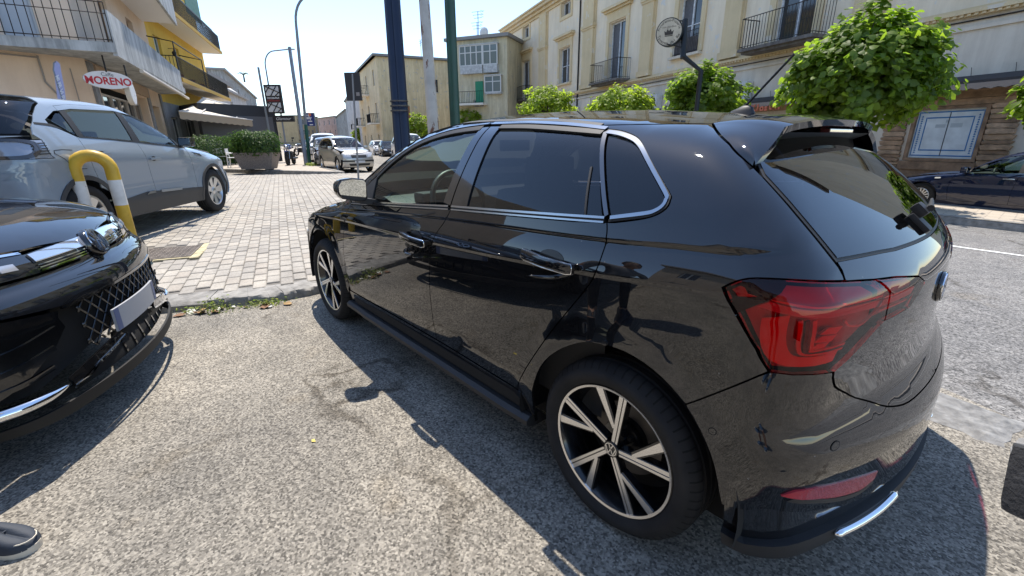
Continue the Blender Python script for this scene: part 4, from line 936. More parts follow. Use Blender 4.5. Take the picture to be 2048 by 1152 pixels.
    for i, o in ((0, .02), (1, .19)):
        a, h0, h1 = W-.04-o, .06+o*.8, H-.06-o*.8
        m.box((-a, .041, h0), (-a+.022, .046, h1)); m.box((a-.022, .041, h0), (a, .046, h1)); m.box((-a+.03, .041, h1-.03), (a-.03, .046, h1)); m.box((-a+.03, .041, h0), (a-.03, .046, h0+.03))
    for i in range(17):
        for sx in (-1, 1): z = .16+i*.056; m.cbox((sx*(W-.145), .043, z), (.04, .004, .022)); m.cbox((sx*(W-.145), .043, z+.02), (.014, .004, .02))
    m.build('printed_border', blue, sw); m = MB(); m.box((-.006, .041, .08), (.006, .05, H-.1)); m.build('pane_joint', IRONB, sw)
    for x0, x1, z0, z1 in ((-.30, -.06, .78, .88), (.05, .26, .78, .86), (-.02, .06, .90, .97)): m = MB(); m.box((x0, .0405, z0), (x1, .0425, z1)); m.build('faded_print', M('faded_print', (.40, .44, .45), .6), sw)
    m = MB(); m.box((3.0, -.12, -.2), (5.4, -.05, 2.05)); m.build('shop_front', wood[2], root)
    for i in range(5): m = MB(); m.box((3.05+i*.48, -.05, .0), (3.05+i*.48+.42, -.02, 1.95)); m.build('plank', wood[i % 4], root)
    aw = empty('awning', (1.6, 0, 2.62), parent=root); bro = M('awning_brown', (.045, .038, .036), .85)
    m = MB(); v = [(-4.5, 0, .06), (4.2, 0, .06), (4.2, .55, -.10), (-4.5, .55, -.10), (-4.5, 0, -.02), (4.2, 0, -.02), (4.2, .55, -.17), (-4.5, .55, -.17)]; m.add(v, [(0, 1, 2, 3), (7, 6, 5, 4), (0, 4, 5, 1), (1, 5, 6, 2), (2, 6, 7, 3), (3, 7, 4, 0)]); m.build('canopy', bro, aw)
    m = MB(); n = 70; tp = [(-4.5+8.7*i/n, -.16) for i in range(n+1)]; bt = [(-4.5+8.7*i/n, -.27-.035*abs(math.sin(math.pi*i/2))) for i in range(n+1)]; m.prism(tp+bt[::-1], .552, .556); m.build('valance', M('valance_tan', (.30, .235, .19), .9), aw)
    m = MB(); m.box((-4.5, .04, -.44), (4.2, .10, -.26)); m.build('sign_board', wood[1], aw)
    for i, (ch, dz, rot) in enumerate((('K', 0, .12), ('l', .01, -.05), ('o', 0, .1), ('s', -.01, -.08), ('t', .02, .06), ('e', -.01, 0), ('r', .01, .08))): text_mesh('sign_letter', ch, .30, M('sign_letter_orange', (.62, .17, .09), .6), aw, frame((3.08-i*.175, .57, -.34+dz), (-math.cos(rot), 0, math.sin(rot)), (math.sin(rot), 0, math.cos(rot))), .02, bold=.008)
    for i in range(11): m = MB(); x = -4.3+i*.8; m.tube([(x, .05, .05), (x+.03, .06, .24)], .006, 4); m.build('bird_spike', IRONB, aw)
    for x in (10.95, 5.8, 19.0):
        a = empty('air_conditioner', (x, 0, 2.62), parent=root); m = MB(); m.cbox((0, .17, .33), (.85, .32, .62), .02); m.build('casing', M('ac_white', (.60, .60, .58), .6, var=.2), a); m = MB(); m.lathe([(.001, .0), (.24, .0), (.24, .012)], 20, 'y', (-.1, .335, .33)); m.build('fan_grille', IRONB, a); m = MB(); m.box((-.38, 0, -.06), (-.33, .4, .02)); m.box((.33, 0, -.06), (.38, .4, .02)); m.build('bracket', IRON, a)
    m = MB(); m.tube([(-3.0, .04, 3.92), (2, .04, 3.90), (12, .05, 3.86), (32, .04, 3.9)], .018, 5); m.tube([(18.9, .05, .2), (18.9, .05, 9.6)], .045, 6); m.build('cable', IRON, root)
    return root
palazzo()

def left_frame(a, b):
    """root rotation and length for a house on the left: local x runs from b back to a, y faces the street"""
    d = Vector((a[0]-b[0], a[1]-b[1])); return math.atan2(d.y, d.x), d.length
def cafe_house():
    K = (18.12, 1.84); E = (29.4, -.79); rz, L = left_frame(K, E)       # street wall
    root = empty('cafe_building', (K[0], K[1], 0), 0, 'beige corner building with long concrete balcony above the cafe', 'building')
    BE = M_plaster('beige_render', (.76, .59, .44), (.8, .76, .72), .3, .5); CO = M_plaster('old_concrete', (.50, .51, .50), (.5, .51, .51), .7, 1.2); GR = M('grey_pillar', (.22, .22, .22), .8, var=.3)
    wallr = empty('street_wall', (E[0]-K[0], E[1]-K[1], 0), rz, parent=root)
    holes = [(L-7.6, L-.9, .15, 3.1), (L-10.2, L-8.2, .15, 2.9), (3.0, 4.2, 3.85, 6.2), (7.0, 8.2, 3.85, 6.2)]
    holed_wall('wall_face', 0, L, .1, 9.5, holes, BE, wallr, 0, .35)
    m = MB(); m.box((0, -8, .1), (L-.4, -.6, 9.4)); m.build('wall_core', M('room_dark', (.02, .02, .02), .9), wallr)
    # shop fronts in the street wall
    al = M('door_alu', (.42, .36, .30), .5, .4)
    for x0, x1 in ((L-7.5, L-5.3), (L-5.2, L-3.2), (L-3.1, L-1.0), (L-10.1, L-8.3)): window_unit(wallr, x0, x1, .15, 2.85, -.28, al, 2, 1)
    for x in (L-.35, L-8.0, L-11.0): m = MB(); m.box((x-.22, 0, .1), (x+.22, .06, 3.55)); m.build('pillar', GR, wallr)
    for x0, x1 in ((3.0, 4.2), (7.0, 8.2)): window_unit(wallr, x0, x1, 3.85, 6.2, -.2, M('brown_frame', (.16, .10, .07), .6), 2, 0, {0: M('metal_shutter', (.42, .43, .43), .6), 1: M('metal_shutter', (.42, .43, .43), .6)})
    # near wall (faces the photographer)
    d1 = Vector((-.2162, .9763)); rz2 = math.atan2(-d1.y, -d1.x)
    nw = empty('side_wall', (0, 0, 0), math.atan2(d1.y, d1.x), parent=root)   # x runs from corner to the left, street side is +y
    holed_wall('wall_face', -.01, 12, .1, 9.5, [(5.2, 7.6, .2, 2.7), (.75, 1.45, 3.9, 6.3)], BE, nw, 0, .3)
    m = MB(); m.box((.2, -6, .1), (12, -.5, 9.4)); m.build('wall_core', M('room_dark', (.02, .02, .02), .9), nw)
    window_unit(nw, .75, 1.45, 3.9, 6.3, -.06, M('pale_frame', (.45, .45, .44), .6), 1, 0, {0: M('louvre_grey', (.42, .44, .46), .6)})
    m = MB(); m.box((1.62, 0, 3.84), (1.9, .06, 9.4)); m.build('grey_band', M('band_grey', (.30, .31, .33), .8), nw)
    m = MB(); m.tube([(.55, .04, .3), (.55, .04, 2.2), (.95, .05, 2.9), (.95, .05, 3.55)], .022, 6); m.tube([(.95, .05, 3.5), (4, .05, 3.53), (8, .05, 3.5)], .02, 6); m.tube([(.35, .04, .3), (.35, .04, 3.3)], .012, 5); m.build('cable_run', M('cable_grey', (.30, .27, .24), .7), nw)
    window_unit(nw, 5.2, 7.6, .2, 2.7, -.2, M('cream_frame', (.5, .46, .38), .7), 2)
    # balcony: one slab round the corner, rail on the near side, concrete parapet along the street
    out = [(17.15, 6.2), (16.95, 3.3), (16.6, 1.9), (16.42, 1.12), (28.2, -1.67)]; inn = [(17.1, 7.0), K, E]
    bal = empty('balcony', (0, 0, 0), parent=root)
    rel = lambda p: (p[0]-K[0], p[1]-K[1])
    poly = [rel(p) for p in [(16.9, 9.5), (16.98, 5.0), (16.85, 3.0), (16.42, 1.12), (28.3, -1.72), (29.4, -.79), K, (16.0, 11.5)]]
    m = MB(); m.prism(poly, 3.60, 3.84, 'xy'); m.build('slab', CO, bal)
    a, b = Vector(rel((16.45, 1.10))), Vector(rel((28.25, -1.66))); d = (b-a).normalized(); n = Vector((-d.y, d.x))
    m = MB(); m.prism([tuple(a), tuple(b), tuple(b+n*.10), tuple(a+n*.10)], 3.52, 4.62, 'xy'); m.build('parapet', CO, bal)
    railing(bal, [rel((16.9, 9.4)), rel((16.96, 5.0)), rel((16.83, 3.0)), rel((16.43, 1.15))], 3.84, .95, IRON, .16, .010, hoop=True)
    up = empty('upper_balcony', (0, 0, 0), parent=root); a, b = Vector(rel((18.6, .30))), Vector(rel((28.6, -2.0))); d = (b-a).normalized(); n = Vector((-d.y, d.x))
    m = MB(); m.prism([tuple(a), tuple(b), tuple(b+n*1.9), tuple(a+n*1.9)], 6.75, 6.95, 'xy'); m.build('slab', M('white_underside', (.78, .76, .72), .9), up); m = MB(); m.prism([tuple(a-n*.02), tuple(b-n*.02), tuple(b+n*.08), tuple(a+n*.08)], 6.68, 7.9, 'xy'); m.build('parapet', CO, up)
    m = MB(); m.box((L-7.8, .02, 3.15), (L-.6, .10, 3.52)); m.build('fascia', M('tan_fascia', (.36, .26, .18), .8), wallr)
    ab = MB(); ab.tube([(.3, 1.15, 3.42), (L-.6, 1.2, 3.40)], .06, 8); ab.build('awning_roller', M('cream_metal', (.55, .50, .42), .6), wallr)
    return root
cafe_house()

def yellow_house():
    A = (28.9, -.45); B_ = (41.4, -4.9); rz, L = left_frame(A, B_)
    root = empty('yellow_building', (B_[0], B_[1], 0), rz, 'bright yellow apartment house with green shutters and two iron balconies', 'building')
    Y = M_plaster('yellow_render', (.80, .52, .10), (.85, .8, .72), .3); W = M('soffit_cream', (.78, .73, .64), .9); G = M('green_shutter', (.02, .085, .06), .5); GRYW = M_plaster('grey_wash', (.36, .36, .35), (.6, .6, .58), .4)
    holes = [(L-3.2, L-2.1, 4.3, 6.6), (L-6.6, L-5.6, 4.3, 6.6), (L-3.2, L-2.1, 7.5, 9.8), (L-6.6, L-5.6, 7.5, 9.8), (L-10.5, L-9.2, .15, 2.6), (L-6.4, L-4.6, .15, 2.6), (L-3.4, L-2.0, .15, 2.6)]
    holed_wall('front_wall', 0, L, 3.3, 12.5, [h for h in holes if h[2] > 3], Y, root, 0, .25); holed_wall('ground_wall', 0, L, .1, 3.3, [h for h in holes if h[2] < 3], GRYW, root, 0, .25)
    m = MB(); m.box((.1, -9, .1), (L-.15, -.3, 12.4)); m.build('core', M('room_dark', (.02, .02, .02), .9), root); m = MB(); m.add([(L, 0, 3.3), (L, -9, 3.3), (L, -9, 12.5), (L, 0, 12.5)], [(0, 1, 2, 3)]); m.build('side_wall', Y, root)
    m = MB(); m.box((-.2, -9.2, 12.5), (L+.2, .4, 12.75)); m.build('roof_edge', M('roof_grey', (.25, .24, .23), .8), root)
    for h in holes:
        window_unit(root, *h, -.16, M('white_frame', (.6, .6, .58), .6), 2, 0, {0: G, 1: G} if h[2] > 3 else None)
    for z, xa, xb in ((4.2, .3, L-.4), (7.4, .2, L-.2)):
        b = empty('balcony', (0, 0, z), parent=root)
        m = MB(); m.box((xa, 0, 0), (xb, 1.25, .16)); m.build('slab', W, b); m = MB(); m.box((xa-.03, 1.25, .0), (xb+.03, 1.29, .20)); m.box((xb, 0, 0), (xb+.04, 1.25, .20)); m.build('edge_band', M('ochre_band', (.55, .33, .05), .8), b)
        railing(b, [(xa, 1.2), (xb-.02, 1.2), (xb-.02, 0)], .18, 1.0, IRONB, .14, .012)
        for i in range(4): p = MB(); p.lathe([(.001, 0), (.12, 0), (.16, .28), (.001, .28)], 10, 'z', (xb-1.2-i*2.2, .95, .18)); p.build('flower_pot', M('terracotta', (.30, .12, .06), .8), b)
    m = MB(); m.box((L-11.4, 1.15, 8.6), (L-.3, 1.2, 8.66)); m.tube([(L-.35, 1.2, 4.4), (L-.35, 1.2, 6.0), (L-.35, .1, 6.2)], .03, 6); m.tube([(L-6, 1.2, 4.4), (L-6, 1.2, 6.0), (L-6, .1, 6.2)], .03, 6); m.tube([(L-.35, 1.2, 6.0), (L-6, 1.2, 6.0)], .03, 6); m.build('canopy_frame', IRONB, root)
    m = MB(); m.box((L-9.5, .95, 8.55), (L-6, 1.0, 10.6)); m.build('green_blind', M('green_canvas', (.10, .22, .17), .8, var=.3), root)
    ln = MB(); ln.lathe([(.02, 0), (.09, .05), (.11, .22), (.03, .30)], 8, 'z', (L-4.4, .25, 5.9)); ln.tube([(L-4.4, 0, 6.3), (L-4.4, .25, 6.3), (L-4.4, .25, 6.2)], .015, 5); ln.build('wall_lantern', IRONB, root)
    return root
yellow_house()

def plain_block(name, label, a, b, h, mat, deep=8, floors=3, z0=0.0, bays=4, side='L', trim=None, balc=None, shut=None, roof=None, gable=False, win=(1.0, 1.6), group=None, roofm=None):
    """a street house standing between ground points a (near) and b (far)"""
    if side == 'L': rz, L = left_frame(a, b); o = b
    else: d = Vector((b[0]-a[0], b[1]-a[1])); rz, L = math.atan2(d.y, d.x), d.length; o = a
    root = empty(name, (o[0], o[1], z0), rz, label, 'building', group); fh = h/floors; holes = []
    for f in range(floors):
        for i in range(bays):
            x = L*(i+.5)/bays; w, hh = win; zz = f*fh+(fh-hh)*.45; holes.append((x-w/2, x+w/2, zz, zz+hh))
    holed_wall('front_wall', 0, L, -.6, h, holes, mat, root, 0, .2)
    m = MB(); m.box((.15, -deep+.1, -.6), (L-.15, -.24, h-.02)); m.build('core', M('room_dark', (.02, .02, .02), .9), root)
    m = MB(); m.add([(L, 0, -.6), (L, -deep, -.6), (L, -deep, h), (L, 0, h)], [(0, 1, 2, 3)]); m.build('side_wall', mat, root); m = MB(); m.add([(0, 0, -.6), (0, -deep, -.6), (0, -deep, h), (0, 0, h)], [(0, 3, 2, 1)]); m.build('side_wall', mat, root)
    m = MB(); m.box((-.25, -deep-.2, h), (L+.25, .35, h+.25)); m.build('roof', roofm or M('roof_grey', (.25, .24, .23), .8), root)
    wf = M('white_frame', (.6, .6, .58), .6)
    for h_ in holes: window_unit(root, *h_, -.14, wf, 2, 0, shut and {0: shut})
    if balc:
        for f, i, w in balc:
            x = L*(i+.5)/bays; b_ = empty('balcony', (x, 0, f*fh+.1), parent=root); m = MB(); m.box((-w/2, 0, 0), (w/2, 1.0, .14)); m.build('slab', M('soffit_cream', (.78, .73, .64), .9), b_); railing(b_, [(-w/2, 0), (-w/2, .96), (w/2, .96), (w/2, 0)], .14, .95, IRONB, .16, .014)
    return root
PK = M_plaster('peeling_yellow', (.72, .60, .38), (.66, .6, .55), .5, .5, (.46, .41, .34)); PG = M_plaster('pale_green_yellow', (.68, .61, .43), (.62, .58, .53), .5, .5, (.48, .44, .37)); WH = M_plaster('white_render', (.58, .57, .55), (.62, .6, .57), .5); WG = M_plaster('weathered_grey', (.40, .39, .37), (.42, .4, .38), .8); PI = M_plaster('pink_render', (.55, .40, .35), (.6, .55, .5), .5)
# left row beyond the yellow house
def white_modern():
    a, b = at_z(415, 325, 0), at_z(505, 305, 0); a = at(404, 300, 38); b = at(508, 290, 62)
    r = plain_block('white_building', 'white modern house with sloping roof slab and deep balcony behind the yellow one', (a.x, a.y), (b.x, b.y), 6.6, WH, 9, 2, bays=4, balc=[(1, 2, 9)])
    L = left_frame((a.x, a.y), (b.x, b.y))[1]
    m = MB(); m.add([(L, 0, 6.85), (L, -9, 6.85), (L, -9, 9.6), (L, -3.5, 9.6), (0, 0, 6.85), (0, -9, 6.85), (0, -9, 9.6), (0, -3.5, 9.6)], [(0, 1, 2, 3), (7, 6, 5, 4), (0, 3, 7, 4), (3, 2, 6, 7)]); m.build('attic_storey', WH, r)
    m = MB(); m.box((L-10, 0, 6.5), (L+.1, 1.6, 6.85)); m.build('roof_slab', M('slab_dark', (.20, .19, .18), .8), r)
white_modern()
a, b = at(476, 300, 64), at(528, 290, 105); wgb = plain_block('weathered_building', 'stained grey old house with plants on its flat roof', (a.x, a.y), (b.x, b.y), 10.6, WG, 10, 3, bays=5, balc=[(1, 4, 3)])
# right row up the street
def peeling(px0, d0, px1, d1, h, nm, lb, mat, **k):
    a, b = at(px0, 290, d0), at(px1, 290, d1); return plain_block(nm, lb, (a.x, a.y), (b.x, b.y), h, mat, z0=-.4, side='R', **k)
pb = peeling(768, 50, 727, 64, 10.2, 'peeling_building', 'tall yellow block with peeling plaster, green blinds and stacked balconies', PK, deep=12, floors=3, bays=3, balc=[(1, 0, 2.6), (2, 1, 2.6), (1, 2, 2.6), (2, 2, 2.6)], shut=M('green_shutter', (.02, .085, .06), .5))
# windows let into the wall that faces down the street
for x0, z0, w_, h_, mt in ((-3.0, 6.9, .7, 1.3, WGLASS), (-3.2, 3.9, .75, 1.5, M('brown_blind', (.30, .13, .05), .7)), (-6.6, 6.9, .7, 1.3, WGLASS)):
    q = MB(); q.box((-.03, x0, z0), (-.005, x0+w_, z0+h_)); q.build('side_window', mt, pb); q = MB(); q.box((-.06, x0-.08, z0-.1), (-.004, x0+w_+.08, z0-.01)); q.build('side_sill', M('sill_stone', (.4, .37, .32), .9), pb)
q = MB(); q.box((-.35, -12.3, 10.2), (13.5, .4, 10.42)); q.build('roof_slab', M('slab_dark', (.20, .19, .18), .8), pb)
a_, b_ = at(1016, 290, 40), at(906, 290, 42); gb_ = plain_block('veranda_building', 'cream-green block with glazed white verandas and a green door', (a_.x, a_.y), (b_.x, b_.y), 9.9, PG, z0=-.4, side='R', deep=14, floors=3, bays=1, win=(1.0, .6))
wf_ = M('white_frame', (.6, .6, .58), .6)
q = MB(); q.box((2.3, .03, 4.85), (3.05, .07, 6.6)); q.build('door_leaf', M('bright_green_door', (.02, .23, .12), .6), gb_)
for x0, x1, z0, h in ((.75, 2.05, 7.2, 2.2), (2.15, 4.3, 7.2, 2.2), (.45, 1.95, 5.5, 1.45)):
    v = empty('veranda', (0, 0, z0), parent=gb_); dp = .45
    q = MB(); q.box((x0, 0, 0), (x1, dp, .62 if h > 2 else .12)); q.build('parapet', M('veranda_grey', (.50, .51, .50), .8, var=.3), v)
    n = 4 if x1-x0 > 1.6 else 2; q = MB(); zb = .62 if h > 2 else .12
    for i in range(n+1): xx = x0+(x1-x0)*i/n; q.box((xx-.045, dp-.07, zb), (xx+.045, dp, h))
    for zz in (zb, zb+(h-zb)*.62, h-.07): q.box((x0+.05, dp-.065, zz), (x1-.05, dp-.005, zz+.07))
    q.build('frame', wf_, v); q = MB(); q.box((x0, dp-.05, zb), (x1, dp-.03, h)); q.build('pane', M('veranda_glass', (.16, .20, .20), .1), v); q = MB(); q.box((x0-.05, 0, h), (x1+.05, dp+.05, h+.08)); q.build('veranda_roof', M('veranda_grey', (.50, .51, .50), .8, var=.3), v)
q = MB(); q.box((1.9, 0, 4.62), (5.0, 1.0, 4.78)); q.build('slab', M('soffit_cream', (.78, .73, .64), .9), gb_); railing(gb_, [(1.9, .96), (5.0, .96), (5.0, 0)], 4.78, .95, IRONB, .16, .012)
# houses behind the photographer, seen mirrored in paint and glass
plain_block('opposite_building', 'plain beige house across the bay, mirrored in the side windows of the hatchback', (-17, 12.5), (8.5, 15.0), 8.8, M_plaster('beige_far', (.50, .42, .33), (.7, .66, .6), .4), deep=6, floors=3, bays=7, balc=[(1, 2, 3), (1, 4, 3)])
peeling(735, 70, 700, 110, 10.5, 'white_house', 'plain white house with dark downpipe past the tall yellow block', WH, deep=12, floors=3, bays=4, balc=[(1, 1, 3)])
peeling(700, 112, 678, 150, 9, 'grey_house', 'small pale grey house far up the street', WG, deep=12, floors=3, bays=3)
peeling(680, 150, 640, 165, 9.5, 'pink_house', 'pink rendered house closing the far end of the street', PI, deep=12, floors=3, bays=4, balc=[(1, 1, 4)])
peeling(642, 150, 600, 140, 9.2, 'ochre_house', 'ochre house with glazed top floor at the far end of the street', M_plaster('ochre_far', (.48, .37, .22), (.7, .66, .6), .4), deep=12, floors=3, bays=5)
# television aerials and a dish on the roofs
def aerial(parent, x, y, z, h):
    m = MB(); m.tube([(x, y, z), (x, y, z+h)], .03, 5)
    for i in range(3): m.tube([(x-.6+.1*i, y, z+h-.25*i), (x+.6-.1*i, y, z+h-.25*i)], .018, 4); m.tube([(x-.4, y-.3, z+h-.2*i), (x-.4, y+.3, z+h-.2*i)], .012, 4)
    return m.build('roof_aerial', IRON, parent)
aerial(pb, 4, -6, 10.2, 2.6); aerial(pb, .6, -2, 10.2, 1.8); aerial(gb_, 3.6, -2, 10.1, 2.4); aerial(gb_, 4.2, -3, 10.1, 1.8)
for par, x, z in ((pb, 2, 10.2), (gb_, 3.0, 10.1)): m = MB(); m.tube([(x, -2, z), (x, -2, z+.5)], .03, 5); m.lathe([(.001, .12), (.25, .08), (.42, 0)], 14, 'y', (x, -1.9, z+.7)); m.build('satellite_dish', M('dish_white', (.55, .55, .53), .6), par)
# ------------------------------------------------------------------ the black hatchback
def build_polo():
    S = POLO
    car = empty('hatchback_car', (0, 0, 0), 0, 'glossy black five-door hatchback with two-tone alloy wheels parked in the foreground', 'car')
    B = lambda x: float(np.interp(x, [.082, .531, .889, 1.718, 2.02], [1.061, 1.035, 1.015, .952, .928]))   # belt line
    gapF = smooth_line([(2.0, .912), (2.03, .86), (2.062, .80), (2.12, .679), (2.138, .55), (2.132, .45), (2.098, .344)], 3)
    gapM = smooth_line([(.879, 1.005), (.892, .98), (.93, .932), (.967, .891), (.996, .845), (1.022, .783), (1.043, .673), (1.047, .562), (1.045, .44), (1.06, .34)], 3)
    gapR = smooth_line([(.078, 1.05), (.068, 1.02), (.066, .985), (.070, .93), (.085, .885), (.13, .818), (.217, .702), (.30, .58), (.375, .463), (.428, .37), (.44, .34)], 3)
    archR = smooth_line([(.362, .20), (.353, .29), (.333, .40), (.289, .511), (.219, .594), (.122, .662), (.043, .688), (-.052, .696), (-.146, .675), (-.23, .628), (-.295, .56), (-.344, .474), (-.372, .365), (-.378, .265)], 3)
    archF = [(2.551+dx, z) for dx, z in smooth_line([(-.41, .20), (-.405, .31), (-.385, .42), (-.335, .51), (-.235, .615), (-.09, .672), (.05, .676), (.19, .641), (.315, .561), (.39, .43), (.41, .25)], 3)]
    ai = min(range(len(archR)), key=lambda i: math.hypot(archR[i][0]+.249, archR[i][1]-.615))
    seam = smooth_line([(.30, 1.327), (.523, 1.35), (.799, 1.36), (1.1, 1.363), (1.27, 1.354), (1.45, 1.318), (1.64, 1.226), (1.8, 1.125), (1.95, 1.03), (2.06, .955)], 3)
    wtop = smooth_line([(1.985, .948), (1.87, 1.015), (1.735, 1.105), (1.616, 1.183), (1.468, 1.256), (1.312, 1.302), (1.11, 1.334), (.91, 1.347), (.66, 1.344), (.442, 1.331), (.258, 1.313)], 3)
    gate = smooth_line([(-.018, 1.327), (-.082, 1.299), (-.148, 1.265), (-.24, 1.212), (-.293, 1.152), (-.33, 1.083), (-.358, 1.016), (-.379, .968)], 3)
    lightO = smooth_line([(-.379, .968), (-.304, .982), (-.262, .980), (-.246, .967), (-.241, .948)], 3) + smooth_line([(-.241, .948), (-.268, .919), (-.32, .874), (-.38, .82), (-.418, .772)], 2)[1:]
    qch = smooth_line([(.078, 1.047), (-.02, 1.069), (-.066, 1.085), (-.09, 1.105), (-.091, 1.126), (-.076, 1.145), (.048, 1.238), (.10, 1.274), (.14, 1.291), (.20, 1.306), (.261, 1.313)], 3)
    belt_lo = lambda x: B(x)-.016
    doorF = gapF + [(1.06+.0, .342)] + gapM[::-1] + [(x, belt_lo(x)) for x in (1.1, 1.4, 1.7, 1.9)]
    doorF = gapF + gapM[::-1] + [(x, belt_lo(x)) for x in (1.1, 1.4, 1.7, 1.9)]
    doorR = gapM + gapR[::-1] + [(x, belt_lo(x)) for x in (.2, .4, .6, .8)]
    quarter = gapR + [(.44, .335), (.40, .25), (.362, .25)] + archR[1:ai] + smooth_line([(-.249, .615), (-.294, .654), (-.418, .772)], 3) + lightO[::-1][1:] + gate[::-1][1:] + [(.1, 1.326), (.2, 1.327), (.30, 1.327)] + [(.275, 1.320)] + qch[::-1][:-1]
    cant = seam + [(2.02, .94)] + wtop
    fender = [(2.02, .925), (2.06, .945)] + [(2.2, .925), (2.45, .885), (2.7, .835), (2.9, .775), (3.0, .72)] + [(3.0, .62), (2.985, .5)] + [p for p in archF[::-1] if p[1] > .30] + [(2.128, .345)] + gapF[::-1][1:]
    bump_f = [(3.0, .72), (2.985, .5)] + [p for p in archF[::-1] if p[1] < .52 and p[0] > 2.7] + [(2.97, .22), (3.3, .22), (3.32, .72)]
    rocker = [(.40, .338), (2.12, .338), (2.13, .25), (.365, .25)]
    bq = smooth_line([(-.249, .615), (-.294, .654), (-.418, .772)], 3)
    lbot = [(-.418, .772), (-.466, .771), (-.493, .765)]
    gb = smooth_line([(-.495, .758), (-.498, .74), (-.516, .704), (-.592, .65), (-.727, .607), (-.816, .578), (-.918, .560), (-1.1, .555), (-1.22, .554)], 3)
    barch = [p for p in archR if p[0] < -.25 and p[1] < .62]
    blow = [(-.373, .365), (-.425, .368), (-.448, .385), (-.52, .352), (-.635, .318), (-.80, .305), (-1.0, .30), (-1.22, .30)]
    half = bq + lbot[1:] + gb
    def sym(h):   # a half outline from the left edge to the centre, completed on the right
        m = S.mir(h); return h + m[::-1]
    bumper = sym([p for p in barch[::-1] if p[1] > .37] + half) + S.mir(blow)[:] [::1] + blow[::-1]
    bumper = [p for p in barch[::-1] if p[1] > .372] + half + S.mir(half)[::-1][1:] + S.mir([p for p in barch if p[1] > .372]) + S.mir(blow)[:-1] + blow[::-1]
    # bodies of both sides
    for mir in (False, True):
        k = dict(mirror=mir, parent=car)
        d1 = panel('front_door', S, doorF, BLK, **k); d2 = panel('rear_door', S, doorR, BLK, **k)
        q = panel('quarter_panel', S, quarter, BLK, **k)
        panel('fender', S, fender, BLK, **k); panel('side_sill', S, rocker, BLK, off=.002, **k)
        panel('roof_frame', S, cant, BLK, gap=.0012, **k)
        ibody = [(-.30, .70), (-.30, 1.0), (-.1, 1.0)] + [(x, B(x)-.03) for x in (.1, .5, .9, 1.7, 2.0)] + [(2.3, .80), (2.6, .73), (2.3, .72), (2.12, .6), (2.06, .24), (.44, .24), (.42, .5), (.3, .65), (.1, .74), (-.1, .76)]
        panel('gap_dark_shell', S, ibody, DARK, off=-.022, th=0, grid=.12, **k)  # black shell added behind the outer sheets to keep shut lines dark
        iq = [(-.29, 1.0), (-.30, 1.1), (-.24, 1.19), (-.12, 1.25), (0, 1.29), (.28, 1.31), (.10, 1.29), (.03, 1.25), (-.10, 1.15), (-.11, 1.1), (.08, 1.03), (.08, .98)]
        panel('gap_dark_pillar', S, iq, DARK, off=-.022, th=0, grid=.1, **k)  # the same black backing continued up the rear pillar, darkening its gaps
        # glazing
        wf = smooth_line([(1.705, .978), (1.735, 1.085), (1.616, 1.168), (1.468, 1.241), (1.312, 1.287), (1.11, 1.318), (.928, 1.331)], 3) + [(.925, 1.331), (.945, 1.03), (1.3, B(1.3)+.008)]
        wr = [(.812, 1.333), (.66, 1.329), (.504, 1.321), (.265, 1.302), (.235, 1.27), (.105, 1.068), (.4, B(.4)+.008), (.773, B(.773)+.008)]
        wq = smooth_line([(.231, 1.294), (.174, 1.286), (.113, 1.267), (.064, 1.237), (-.061, 1.139), (-.071, 1.124), (-.068, 1.108), (-.033, 1.092), (.07, 1.067)], 3)
        panel('door_window', S, wf, G_CLEAR, off=-.006, th=0, gap=0, mirror=mir, parent=d1)
        panel('door_window', S, wr, G_PRIV, off=-.006, th=0, gap=0, mirror=mir, parent=d2)
        panel('quarter_window', S, wq, G_PRIV, off=-.004, th=0, gap=0, **k)
        # dark pillar covers and rubber round the panes
        bp1 = [(.882, 1.336), (.932, 1.334), (.948, 1.026), (.888, B(.888)+.004)]; bp2 = [(.806, 1.336), (.876, 1.337), (.882, B(.88)+.004), (.768, B(.77)+.004)]
        panel('pillar_cover', S, bp1, GLOSSB, mirror=mir, parent=d1, gap=.001); panel('pillar_cover', S, bp2, GLOSSB, mirror=mir, parent=d2, gap=.001)
        tri = [(1.99, .945), (1.735, 1.095), (1.70, .972), (1.72, B(1.72)+.004)]
        panel('mirror_triangle', S, tri, PLASTIC, mirror=mir, parent=d1, gap=.001)
        rub = smooth_line([(1.735, 1.087), (1.616, 1.170), (1.468, 1.243), (1.312, 1.289), (1.11, 1.320), (.93, 1.332)], 3)
        panel('window_seal', S, strip(S, rub, .009), RUBBER, off=.0015, gap=0, th=.01, mirror=mir, parent=d1)
        rub2 = smooth_line([(.81, 1.334), (.66, 1.331), (.504, 1.322), (.265, 1.304)], 3)
        panel('window_seal', S, strip(S, rub2, .007), RUBBER, off=.0015, gap=0, th=.01, mirror=mir, parent=d2)
        # bright trim: belt moulding in two lines, arch over the panes, frame of the rear quarter pane
        for nm, x0, x1, par in (('belt_trim', .895, 1.99, d1), ('belt_trim', .088, .873, d2)):
            xs = np.linspace(x0, x1, 14)
            panel(nm, S, strip(S, [(x, B(x)+.001) for x in xs], .0036), CHROME, off=.006, th=.012, gap=0, grid=.02, mirror=mir, parent=par, dome=.0025)
            panel('belt_seal', S, strip(S, [(x, B(x)-.0058) for x in xs], .0046), RUBBER, off=.0035, th=.012, gap=0, mirror=mir, parent=par)
            panel('belt_trim', S, strip(S, [(x, B(x)-.0118) for x in xs], .0028), CHROME, off=.005, th=.012, gap=0, grid=.02, mirror=mir, parent=par, dome=.002)
        tt = smooth_line([(1.72, 1.118), (1.616, 1.186), (1.468, 1.259), (1.312, 1.304), (1.11, 1.3355), (.91, 1.348)], 3)
        panel('roof_trim', S, strip(S, tt, .0032), CHROME, off=.004, gap=0, grid=.02, mirror=mir, parent=d1)
